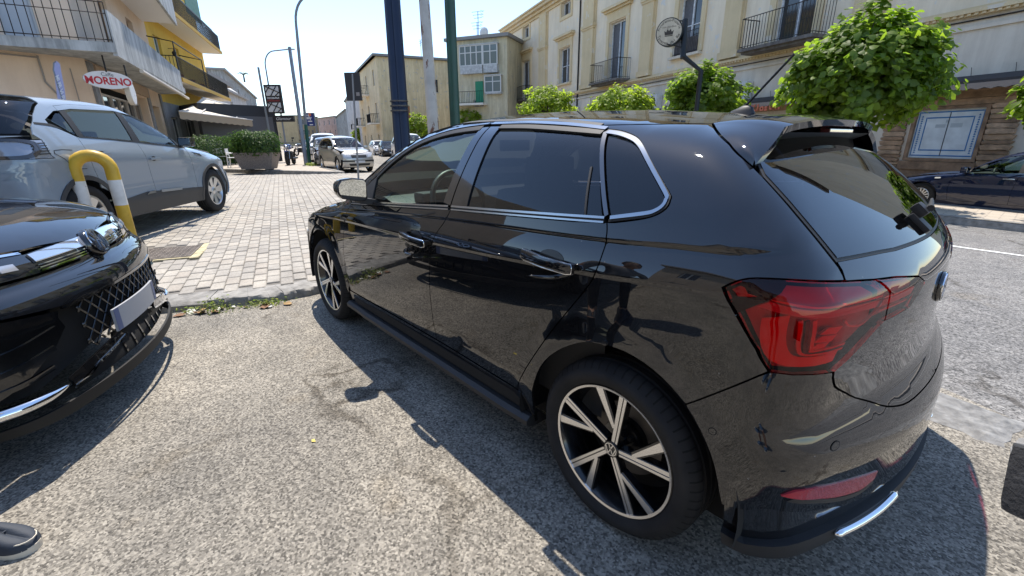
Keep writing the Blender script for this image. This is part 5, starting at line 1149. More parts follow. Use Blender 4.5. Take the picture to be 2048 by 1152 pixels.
        t2 = smooth_line([(.885, 1.348), (.66, 1.345), (.442, 1.332), (.262, 1.314)], 3)
        panel('roof_trim', S, strip(S, t2, .0046), CHROME, off=.004, gap=0, grid=.02, mirror=mir, parent=d2, dome=.002)
        dv = [(.258, 1.305), (.225, 1.262), (.085, 1.067)]
        panel('window_divider', S, strip(S, smooth_line([(.253, 1.305), (.085, 1.068)], 4), .0065), M('dark_chrome', (.16, .16, .165), .25, 1), off=.002, gap=0, mirror=mir, parent=d2, grid=.02)
        panel('window_bar', S, strip(S, [(.222, 1.20), (.165, 1.062)], .0035), RUBBER, off=-.002, gap=0, th=.008, mirror=mir, parent=d2)
        qin = smooth_line([(.07, 1.064), (-.034, 1.086), (-.062, 1.096), (-.077, 1.110), (-.079, 1.126), (-.067, 1.144), (.056, 1.239), (.107, 1.271), (.15, 1.286), (.20, 1.297), (.243, 1.302)], 3)
        panel('quarter_trim', S, strip(S, qin, .0048), CHROME, off=.004, gap=0, grid=.02, dome=.002, **k)
        panel('quarter_seal', S, strip(S, [(a*.5+b*.5, c*.5+d*.5) for (a, c), (b, d) in zip(qin, qch[:len(qin)])], .004), RUBBER, off=.001, gap=0, **k)
        # black line between roof and frame
        panel('roof_seal', S, strip(S, seam, .0045), RUBBER, off=.002, gap=0, th=.006, **k)
        # door handles: chrome-backed pull over a flat dark patch, scoop shade as colour
        for u0, z0, par in ((.262, .9075, d2), (1.139, .846, d1)):
            sc = [(u0+.058*math.cos(a), z0+.004+.030*math.sin(a)) for a in np.linspace(0, 2*math.pi, 22)[:-1]]
            scoop_shade = panel('handle_recess_shade', S, sc, M('recess_shade_black', (.002, .002, .002), .35, coat=.3), off=.0012, th=0, gap=0, grid=.02, mirror=mir, parent=par)
            L = .116; sl = -.055 if u0 < .5 else -.05
            prof = [(-L, .010), (-L*.96, .017), (-L*.5, .0165), (0, .014), (L*.55, .0165), (L*.95, .017), (L, .008), (L*.97, -.012), (L*.8, -.017), (0, -.018), (-L*.8, -.017), (-L*.97, -.011)]
            P, N = S.side([(u0+a, z0-.004+b-a*sl*1.0) for a, b in prof]); sgn = -1 if mir else 1
            n0 = N.mean(0); out = []
            for lay, (o_, sc_) in enumerate(((.012, 1.0), (.026, 1.0), (.033, .9), (.035, .55))):
                c0 = P.mean(0)
                for p, (a, b) in zip(P, prof):
                    arch = .012*(1-(a/L)**2)
                    q = c0+(p-c0)*np.array([1 if lay < 3 else .97, 1, sc_]) + n0*(o_+arch); out.append((q[0], q[1]*sgn, q[2]))
            n = len(prof); f = [(l*n+i, l*n+(i+1) % n, (l+1)*n+(i+1) % n, (l+1)*n+i) for l in range(3) for i in range(n)] + [tuple(range(3*n, 4*n)), tuple(range(n-1, -1, -1))]
            mb = MB(); mb.add(out, f); hn = mb.build('door_handle', BLK, par, auto=40)
            top = MB()
            ring = [out[n+i] for i in range(n)]
            top.tube([Vector(p)+Vector((0, sgn*.001, 0)) for p in ring], .0028, 6, close=True); top.build('handle_chrome', BRIGHT, hn, auto=60)
            for e in (-1, 1):    # feet of the handle
                fo = MB(); pc, nc = S.side([(u0+e*L*.84, z0-.004)]); pc = pc[0]+nc[0]*.008; fo.cbox((pc[0], pc[1]*sgn, pc[2]), (.026, .03, .022), .004); fo.build('handle_foot', GLOSSB, hn)
        # lower blade of the sill
        xs = np.linspace(.37, 2.17, 14); bl = []
        for x in xs:
            y = .872 if .5 < x < 2 else .866
            bl.append([(x, y-.07, .252), (x, y-.012, .25), (x, y+.006, .236), (x, y+.004, .214), (x, y-.03, .198), (x, y-.12, .198)])
        v = [p for r_ in bl for p in r_]; v = [(a, b*(-1 if mir else 1), c) for a, b, c in v]; n = 6
        f = [(i*n+j, i*n+j+1, (i+1)*n+j+1, (i+1)*n+j) for i in range(len(bl)-1) for j in range(n-1)] + [tuple(range(n)), tuple(range((len(bl)-1)*n, len(bl)*n))]
        mb = MB(); mb.add(v, f); mb.build('sill_blade', PLASTIC, car, auto=25)
        # wheel arch liners
        for ax in (0, 2.551):
            l = MB(); l.lathe([(.42, .86 if ax == 0 else .84), (.42, .50), (.02, .50)], 40, 'y', (ax, 0, .305), -.15, math.pi+.15)
            l.v = [(a, b*(-1 if mir else 1)-(-.0), c) for a, b, c in l.v]
            if ax == 0: pass
            l.build('arch_liner', DARK, car, smooth=True)
        # tail lamp, outer and tailgate halves
        build_lamp(S, car, mir)
        # door mirror
        build_mirror(car, mir)
    # single pieces across the car
    uc = lambda z: float(S.x0(z))-.8
    glassL = [(-.20, 1.285), (-.245, 1.262)] + [(u-.012, z) for u, z in gate if 1.01 < z < 1.20] + [(-.368, 1.013), (-.441, 1.009), (-.587, 1.001), (-.784, .997), (-.95, .995)]
    rg = glassL + S.mir(glassL)[::-1][1:]
    tg = panel('tailgate', S, [], BLK, car) if False else None
    gl_top = [(-.365, 1.008), (-.441, 1.004), (-.587, .996), (-.784, .992), (-.95, .990)]
    gate_l = gl_top[::-1] + [(-.379, .968), (-.385, .966), (-.46, .954), (-.693, .926), (-.783, .902), (-.775, .877), (-.758, .85), (-.606, .849), (-.547, .809), (-.493, .765)] + gb
    gp = gate_l[5:] ; left = gl_top + gate_l[5:]
    tail_poly = gate_l + S.mir(gate_l)[::-1]
    tg = panel('tailgate', S, tail_poly, BLK, car)
    panel('rear_window', S, rg, GLASS('rear_privacy_glass', (.05, .05, .06), 1.9), parent=tg, gap=.001, th=.004, grid=.04)
    wm = [(-.33, 1.02), (-.30, 1.10), (-.255, 1.17), (-.2, 1.25), (-.95, 1.25), (-.95, 1.02)]
    panel('rear_window_seal', S, strip(S, [p for p in glassL[1:]] + S.mir(glassL[1:])[::-1], .006), RUBBER, parent=tg, off=-.002, gap=0, th=.006)
    bmp = panel('rear_bumper', S, bumper, BLK, car)
    lowl = [(-.378, .36)] + blow[1:] ; lo2 = [(-.38, .262), (-.421, .255), (-.50, .258), (-.60, .25), (-.80, .235), (-1.22, .232)]
    lowp = lowl + S.mir(lowl)[::-1][1:] + S.mir(lo2)[:-1] + lo2[::-1]
    panel('bumper_insert', S, lowp, GLOSSB, bmp, off=-.012, gap=.001)
    lipl = [(-.378, .275), (-.425, .256), (-.50, .264), (-.60, .262), (-.80, .262), (-1.22, .262)]; lip2 = [(-.382, .235), (-.43, .214), (-.50, .213), (-.60, .212), (-.80, .21), (-1.22, .21)]
    panel('bumper_lip', S, lipl + S.mir(lipl)[::-1][1:] + S.mir(lip2)[:-1] + lip2[::-1], PLASTIC, bmp, off=.010, th=.03, gap=0)
    chl = [(-.60, .262), (-.70, .252), (-.80, .246), (-.90, .250), (-.93, .258)]; ch2 = [(-.585, .235), (-.70, .224), (-.85, .22), (-.94, .232)]
    for m_ in (False, True):
        P, N = S.side(smooth_line([(-.595, .245), (-.66, .240), (-.74, .237), (-.83, .238), (-.93, .252)], 4), .016); q = MB(); s_ = -1 if m_ else 1
        q.tube([(a, b*s_, c+.004) for a, b, c in P], [.004]+[.0125]*(len(P)-2)+[.006], 12); q.build('bumper_chrome', BRIGHT, bmp, auto=80)
    rf = smooth_line([(-.459, .443), (-.49, .465), (-.56, .440), (-.657, .418), (-.767, .399)], 3) + smooth_line([(-.764, .371), (-.693, .357), (-.578, .375), (-.507, .409), (-.459, .443)], 3)[:-1]
    M_refl = M('reflector_red', (.42, .02, .03), .18, coat=1, bump=.3, bscale=260, bdist=.002)
    for m_ in (False, True):
        panel('reflector', S, rf, M_refl, bmp, off=.003, gap=.001, grid=.02, mirror=m_)
        panel('reflector_shelf', S, strip(S, smooth_line([(-.474, .425), (-.51, .398), (-.578, .364), (-.69, .346), (-.764, .361)], 3), .007), PLASTIC, bmp, off=.002, gap=0, mirror=m_)
        for u, z in ((-.325, .57), (-.527, .567)):
            panel('parking_sensor', S, [(u+.0085*math.cos(a), z+.0085*math.sin(a)) for a in np.linspace(0, 2*math.pi, 20)[:-1]], BLK, bmp, off=.0007, th=0, gap=0, grid=.008, step=.004, mirror=m_)
            panel('sensor_ring', S, [(u+.0103*math.cos(a), z+.0103*math.sin(a)) for a in np.linspace(0, 2*math.pi, 20)[:-1]], DARK, bmp, off=.0004, th=0, gap=0, grid=.01, step=.004, mirror=m_)
    panel('tow_cover', S, [(-.0+.012*math.cos(a)+.02, .70+.008*math.sin(a)) for a in np.linspace(0, 2*math.pi, 14)[:-1]], GLOSSB, car, off=.003, th=.004, gap=0, grid=.01, step=.006)
    # inner tail (closes gaps behind lamps and bumper)
    it = [(-.30, .98), (-.35, .7), (-.42, .3), (-1.22, .3), (-1.22, .7), (-.95, .98)]
    for m_ in (False, True): panel('inner_tail', S, it, DARK, car, off=-.05, th=0, gap=0, grid=.12, mirror=m_)
    # roof, windscreen, bonnet in plan
    seam3 = S.side([p for p in seam if p[0] < 1.34])[0]; qt = S.side([(.2, 1.327), (.1, 1.326), (-.018, 1.327)])[0]
    edge = [(p[0], p[1]) for p in seam3[::-1]] + [(p[0], p[1]) for p in qt]
    rear = [(-.045, .33), (-.062, .17), (-.068, 0)]
    rl = edge + rear
    fr = [(1.34, 0), (1.33, .25)]
    roofp = fr[::-1][:-1][::-1] + [] + [(1.325, .42)] + edge + rear
    roofp = [(1.35, 0.0), (1.345, .2), (1.335, .40)] + edge + rear[:-1] + [(-.068, 0)] + [(a, -b) for a, b in rear[:-1][::-1]] + [(a, -b) for a, b in edge[::-1]] + [(1.335, -.40), (1.345, -.2)]
    panel('roof', S, roofp, BLK, car, 'over', gap=.001, grid=.05)
    ws = S.side([p for p in seam if p[0] >= 1.33])[0]; wsl = [(p[0], p[1]) for p in ws]
    wpoly = [(1.358, 0), (1.352, .2), (1.343, .40)] + wsl + [(2.20, .62), (2.29, .3), (2.31, 0)]
    wpoly = wpoly + [(a, -b) for a, b in wpoly[1:-1][::-1]]
    panel('windscreen', S, wpoly, G_SCREEN, car, 'over', off=-.003, th=0, gap=.004, grid=.08)
    hp = [(2.33, 0), (2.31, .3), (2.22, .62), (2.12, .74), (2.45, .75), (2.8, .70), (3.05, .55), (3.14, .3), (3.17, 0)]
    panel('bonnet', S, hp + [(a, -b) for a, b in hp[1:-1][::-1]], BLK, car, 'over', grid=.08)
    hb = [(2.05, 0), (2.0, .70), (2.4, .74), (3.0, .5), (3.1, 0)]
    panel('bonnet_underside', S, hb + [(a, -b) for a, b in hb[1:-1][::-1]], DARK, car, 'over', off=-.03, th=0, gap=0, grid=.15)
    # nose: bumper, grille, lamps
    nb = [(-.80, .24), (.80, .24), (.80, .60), (.62, .66), (-.62, .66), (-.80, .60)]
    panel('front_bumper', S, nb, BLK, car, 'front', grid=.06)
    panel('front_grille', S, [(-.50, .28), (.50, .28), (.56, .42), (-.56, .42)], PLASTIC, car, 'front', off=.004, grid=.06)
    for m_ in (False, True): panel('headlamp', S, [(.36, .665), (.72, .60), (.74, .70), (.40, .72)], M('lamp_glass_dark', (.10, .11, .12), .08, coat=1), car, 'front', off=.002, grid=.05, mirror=m_)
    panel('front_badge_bar', S, [(-.36, .668), (.36, .668), (.36, .705), (-.36, .705)], GLOSSB, car, 'front', grid=.05)
    build_spoiler(S, car, gate, tg)
    # rear emblem, hinged round badge
    P, N = S.side([(uc(.835), .835)]); p = P[0]; nn = Vector(N[0])
    e = MB(); e.lathe([(.001, .010), (.043, .009), (.048, .006), (.049, 0)], 40, 'z'); m4 = frame(p, Vector((0, -1, 0)), nn.cross(Vector((0, -1, 0))), nn)
    em = mesh_obj('emblem', [m4 @ Vector(q) for q in e.v], e.f, GLOSSB, tg, smooth=True); vw_badge(em, m4 @ Matrix.Translation((0, 0, .0085)), .045, BRIGHT, .003)
    # rear wiper: dark motor cap, arm and blade
    P, N = S.side([(uc(1.03)+.02, 1.03)]); p = Vector(P[0]); nn = Vector(N[0]); tz = nn.cross(Vector((0, -1, 0)))
    w = MB(); m4 = frame(p, Vector((0, -1, 0)), tz, nn); w.cbox((0, -.010, .006), (.055, .07, .020), .008, m4); w.cbox((.01, .022, .028), (.055, .045, .030), .012, m4)
    wp = w.build('rear_wiper', PLASTIC, tg, auto=40)
    ab = MB(); ab.tube([m4 @ Vector((-.0, .01, .05)), m4 @ Vector((.15, .02, .035)), m4 @ Vector((.33, .035, .02))], [.010, .007, .005], 8); ab.tube([m4 @ Vector((.08, .005, .014)), m4 @ Vector((.38, .03, .010))], .006, 6); ab.build('wiper_arm', PLASTIC, wp, auto=50)
    # roof aerial
    P, N = S.over([(.09, 0.0)]); p = Vector(P[0])
    a = MB(); a.lathe([(.001, .030), (.012, .029), (.022, .022), (.034, .012), (.040, 0)], 20, 'z'); a.v = [(p.x+x*1.25+(-.012 if z > .02 else 0), p.y+y*.62, p.z+z-.004) for x, y, z in a.v]
    an = a.build('aerial_base', PLASTIC, car, auto=60)
    r = MB(); tip = p+Vector((-.150, 0, .185)); r0 = p+Vector((-.005, 0, .020)); pts = [r0.lerp(tip, i/24) for i in range(25)]
    r.tube(pts, [.0062 if i < 2 else (.0042 if i % 2 else .0047) for i in range(25)], 8); r.build('aerial_rod', M('aerial_black', (.008, .008, .008), .5), car, auto=50)
    # wheels
    for x in (0, 2.551):
        polo_wheel(car, (x, .856-.1025, .305), spin=4 if x == 0 else -20)
        polo_wheel(car, (x, -.856+.1025, .305), flip=True)
    # floor pan
    f = MB(); f.box((-.50, -.70, .17), (3.1, .70, .30)); f.build('floor_pan', DARK, car)
    for y0, y1 in ((-.845, -.70), (.70, .845)): f = MB(); f.box((.44, y0, .26), (2.08, y1, .31)); f.build('sill_light_stop', DARK, car)  # unseen filler boxes, added to stop sun leaking past the floor
    build_cabin(car)
    return car
def build_lamp(S, car, mir):
    red = GLASS('lamp_red_glass', (.97, .10, .12), 1.48); k = dict(mirror=mir)
    split = [(-.46, .954), (-.527, .919), (-.606, .849)]
    outer = smooth_line([(-.241, .948), (-.246, .967), (-.262, .980), (-.304, .982), (-.382, .967), (-.46, .954)], 3) + split[1:] + [(-.547, .809), (-.493, .765), (-.466, .771), (-.418, .772), (-.38, .82), (-.32, .874), (-.268, .919)]
    inner = split + [(-.758, .85), (-.775, .877), (-.783, .902), (-.693, .926)]
    redd = M('lamp_red_body', (.50, .02, .03), .4); hot = M('lamp_red_bright', (.95, .06, .05), .35); dk = M('lamp_dark', (.10, .006, .012), .35); cl = M('lamp_clear_strip', (.75, .70, .72), .3)
    lamp = panel('tail_lamp', S, outer, redd, car, off=-.030, th=.0, gap=.004, grid=.03, **k)
    panel('lamp_lens', S, outer, red, lamp, off=.003, th=.012, gap=.0022, grid=.03, **k)
    l2 = panel('tailgate_lamp', S, inner, redd, car, off=-.026, th=0, gap=.004, grid=.03, **k)
    panel('lamp_lens', S, inner, red, l2, off=.003, th=.012, gap=.0022, grid=.03, **k)
    # light guides: upper clear strip, hook-shaped bright guide, ribs
    def lines(ls, w, mat, off=-.012, par=lamp): 
        for nm, ln in ls: panel(nm, S, strip(S, smooth_line(ln, 3), w), mat, par, off=off, th=.006, gap=0, grid=.03, step=.015, **k)
    lines([('clear_strip', [(-.30, .925), (-.36, .912), (-.43, .903), (-.545, .893)])], .0075, cl)
    lines([('clear_strip', [(-.56, .890), (-.66, .886), (-.765, .884)])], .007, cl, -.012, l2)
    lines([('bright_line', [(-.300, .938), (-.36, .926), (-.43, .917), (-.54, .909)])], .0022, hot)
    lines([('light_guide', [(-.335, .900), (-.365, .862), (-.402, .818), (-.425, .800), (-.452, .797), (-.495, .797)])], .012, hot)
    for q in range(3):
        d = .011+.006*(q+1)*1.5
        lines([('guide_rib', [(-.345-d, .897), (-.372-d, .866), (-.400-d*.9, .832), (-.425-d*.4, .810+d*.35), (-.455, .804+d*.55), (-.50, .802+d*.55)])], .0022, dk if q % 2 else hot, -.009)
    lines([('reflex_block', [(-.425, .868), (-.460, .862)]), ('reflex_block', [(-.43, .850), (-.462, .846)]), ('reflex_block', [(-.438, .833), (-.458, .832)])], .0068, hot)
    lines([('bright_line', [(-.455, .880), (-.485, .862), (-.53, .853), (-.555, .868), (-.57, .885)])], .0016, hot)
    lines([('bright_line', [(-.56, .902), (-.66, .896), (-.76, .893)]), ('bright_line', [(-.58, .872), (-.66, .868), (-.755, .866)])], .0018, hot, -.012, l2)
def build_mirror(car, mir):
    sg = -1 if mir else 1
    def tf(p): return (p[0], p[1]*sg, p[2])
    root = empty('door_mirror', (0, 0, 0), parent=car)
    # housing: shell lofted from the glass rim forward
    rimp = [(.860, .985), (.860, 1.072), (.872, 1.088), (.93, 1.096), (.988, 1.088), (1.006, 1.058), (1.004, 1.012), (.988, .986), (.93, .972), (.875, .966)]
    x0 = 1.655
    cy = sum(p[0] for p in rimp)/len(rimp); cz = sum(p[1] for p in rimp)/len(rimp)
    rows = []
    for dx, sc in ((0, .93), (.004, 1.0), (.04, 1.02), (.085, .94), (.12, .74), (.14, .42)):
        rows.append([(x0+dx+(y-.85)*.30, cy+(y-cy)*sc+.006*(1-sc), cz+(z-cz)*sc) for y, z in rimp])
    n = len(rimp); v = [tf(p) for r in rows for p in r]; f = [(i*n+j, i*n+(j+1) % n, (i+1)*n+(j+1) % n, (i+1)*n+j) for i in range(len(rows)-1) for j in range(n)] + [tuple(range((len(rows)-1)*n, len(rows)*n))]
    mb = MB(); mb.add(v, f); h = mb.build('mirror_housing', BLK, root, auto=70)
    sub = h.modifiers.new('sub', 'SUBSURF'); sub.levels = 2; sub.render_levels = 2
    g = [(x0+.004+(y-.85)*.30-(z-cz)*.16, cy+(y-cy)*.90, cz+(z-cz)*.88) for y, z in rimp]; mesh_obj('mirror_glass', [tf(p) for p in g], [tuple(range(n))], M('mirror_silver', (.72, .76, .76), .02, 1), root)
    b = [(x0+.010+(y-.85)*.30, cy+(y-cy)*.99, cz+(z-cz)*.99) for y, z in rimp]; mesh_obj('mirror_back', [tf(p) for p in b], [tuple(range(n))], PLASTIC, root)
    s = MB(); s.add([tf(p) for p in [(1.66, .80, .94), (1.80, .80, .94), (1.80, .80, .97), (1.66, .80, .97), (1.68, .90, .955), (1.76, .90, .955), (1.76, .90, .99), (1.68, .90, .99)]], [(0,1,2,3), (4,5,6,7), (0,1,5,4), (1,2,6,5), (2,3,7,6), (3,0,4,7)]); s.build('mirror_foot', PLASTIC, root, bevel=.004)
def build_spoiler(S, car, gate, tg):
    G = S.side([p for p in gate if p[1] >= 1.209])[0]           # from roof corner down the tailgate edge
    G = G[::-1]                                                  # bottom to top
    left = [tuple(p) for p in G]
    R = [tuple(p) for p in S.over([(-.045, .33), (-.062, .17), (-.068, 0)])[0]]
    A = left + R; A = A + [(x, -y, z) for x, y, z in A[:-1][::-1]]
    # trailing edge
    b0 = np.array(left[0]); T0 = np.array((-.232, .470, 1.307)); mid = np.array((-.238, .535, 1.272))
    fin = smooth_line([tuple(b0+np.array((-.006, 0, .002))), tuple(mid), tuple(T0)], 6)
    cen = smooth_line([tuple(T0), (-.247, .40, 1.320), (-.262, .22, 1.331), (-.268, 0, 1.334)], 4)[1:]
    Bc = fin + cen; Bc = Bc + [(x, -y, z) for x, y, z in Bc[:-1][::-1]]
    def rs(line, n):
        L = np.array(line); d = np.r_[0, np.cumsum(np.linalg.norm(np.diff(L, axis=0), axis=1))]; q = np.linspace(0, d[-1], n); return np.stack([np.interp(q, d, L[:, k]) for k in range(3)], 1)
    # match corner with corner: fin part and centre part sampled separately
    iA = len(left)-1; nA, nB = 12, 22
    def three(line, i): 
        m = len(line)-1-i; return np.r_[rs(line[:i+1], nA)[:-1], rs(line[i:m+1], nB)[:-1], rs(line[m:], nA)]
    A3 = three(A, iA); B3 = three(Bc, len(fin)-1); n = len(A3)
    off = np.array([0, 0, .006]); rows = []
    for q in range(7):
        t = q/6; rows.append(A3*(1-t)+B3*t + np.array([0, 0, 1])*(.012*math.sin(math.pi*t)+.002) )
    cy = np.clip(np.abs(B3[:, 1])/.5, 0, 1)[:, None]
    low = B3+np.array([.004, 0, -.016]) - np.sign(B3[:, 1:2])*np.array([0, .012, 0])*cy**3; rows.append(low)
    C3 = B3.copy(); C3[:, 2] -= .045; C3[:, 0] += .085; C3[:, 1] *= .93
    C3[:nA, :] = A3[:nA, :]*.6+B3[:nA, :]*.4+np.array([.01, -.03, -.018]); C3[-nA:, :] = A3[-nA:, :]*.6+B3[-nA:, :]*.4+np.array([.01, .03, -.018]); rows.append(C3)
    V = np.concatenate(rows); k = len(rows); f = [(r*n+j, r*n+j+1, (r+1)*n+j+1, (r+1)*n+j) for r in range(k-1) for j in range(n-1)]
    mb = MB(); mb.add(V, f); sp = mb.build('roof_spoiler', BLK, car, auto=32)
    # brake light under the lip
    m = MB(); m.cbox((-.235, 0, 1.302), (.03, .26, .012), .003); m.build('brake_light', M('brake_light_smoke', (.10, .03, .03), .15, coat=1), sp)
    u = MB(); u.add([(-.235, -.44, 1.296), (-.235, .44, 1.296), (-.15, .47, 1.262), (-.15, -.47, 1.262)], [(0, 1, 2, 3)]); u.build('spoiler_underside', PLASTIC, sp)
def build_cabin(car):
    grey = M('cabin_grey', (.035, .036, .038), .8, bump=.2, bscale=200); lite = M('cabin_trim', (.07, .072, .075), .6); seatm = M('seat_cloth', (.03, .03, .033), .9, bump=.4, bscale=150)
    c = empty('cabin', (0, 0, 0), parent=car)
    f = MB(); f.box((-.4, -.66, .30), (2.2, .66, .34)); f.build('cabin_floor', grey, c)
    d = MB()
    d.add([(x, y, z) for y in (-.70, .70) for x, z in ((1.72, .60), (1.66, .80), (1.72, .925), (1.80, .945), (2.22, .955), (2.22, .5))], [(0, 1, 2, 3, 4, 5), (11, 10, 9, 8, 7, 6)] + [(i, (i+1) % 6, (i+1) % 6+6, i+6) for i in range(6)]); d.build('dashboard', lite, c, bevel=.02)
    b = MB(); b.cbox((1.70, .36, .955), (.12, .34, .06), .02); b.build('instrument_hood', grey, c)
    sw = MB(); m4 = frame((1.52, .36, .935), (0, 1, 0), (.30, 0, .95)); sw.tube([m4 @ Vector((.178*math.cos(a), .178*math.sin(a), 0)) for a in np.linspace(0, 2*math.pi, 33)[:-1]], .0165, 8, close=True); sw.cbox((0, 0, .0), (.12, .09, .04), .012, m4); sw.cbox((0, 0, .004), (.32, .035, .018), .005, m4); sw.cbox((0, -.09, .004), (.05, .16, .018), .005, m4); sw.build('steering_wheel', M('wheel_leather', (.02, .02, .021), .45), c, auto=50)
    for y in (.37, -.37):
        for x, nm in ((1.0, 'front_seat'),):
            s = empty(nm, (x, y, .34), parent=c)
            q = MB(); q.cbox((.15, 0, .12), (.52, .50, .16), .05); q.build('seat_base', seatm, s, auto=50)
            q = MB(); q.cbox((-.02, 0, .46), (.14, .48, .58), .05, Matrix.Translation((-.02, 0, 0)) @ Matrix.Rotation(-.22, 4, 'Y')); q.build('seat_back', seatm, s, auto=50)
            q = MB(); q.cbox((-.20, 0, .80), (.09, .25, .17), .035, Matrix.Rotation(-.05, 4, 'Y')); q.tube([(-.15, .05, .66), (-.17, .05, .76)], .006, 6); q.tube([(-.15, -.05, .66), (-.17, -.05, .76)], .006, 6); q.build('headrest', seatm, s, auto=50)
    s = empty('rear_seat', (.02, 0, .34), parent=c)
    q = MB(); q.cbox((.22, 0, .12), (.46, 1.2, .17), .05); q.build('seat_base', seatm, s, auto=50)
    q = MB(); q.cbox((-.06, 0, .46), (.13, 1.22, .58), .05, Matrix.Rotation(-.25, 4, 'Y')); q.build('seat_back', seatm, s, auto=50)
    for y in (-.4, .4): q = MB(); q.cbox((-.16, y, .76), (.07, .24, .10), .03); q.build('headrest', seatm, s, auto=50)
    sh = MB(); sh.box((-.42, -.60, .92), (-.12, .60, .935)); sh.build('parcel_shelf', grey, c)
    hl = MB()   # headliner and inner pillars
    P, _ = POLO.over([(x, y) for x in np.linspace(-.1, 1.28, 8) for y in np.linspace(-.52, .52, 7)], -.03); hl.add(P, [(i*7+j, i*7+j+1, (i+1)*7+j+1, (i+1)*7+j) for i in range(7) for j in range(6)]); hl.build('headliner', M('headliner', (.32, .32, .31), .9), c, smooth=True)
    rm = MB(); rm.cbox((1.42, 0, 1.25), (.02, .23, .065), .008); rm.build('cabin_mirror', PLASTIC, c)
    for sy in (-1, 1): dp = MB(); dp.add([(x, sy*y, z) for x, y, z in ((.1, .76, .34), (2.1, .76, .34), (2.1, .76, .90), (1.0, .79, .985), (.1, .77, 1.02))], [(0, 1, 2, 3, 4)]); dp.build('door_card', grey, c)
polo = build_polo()
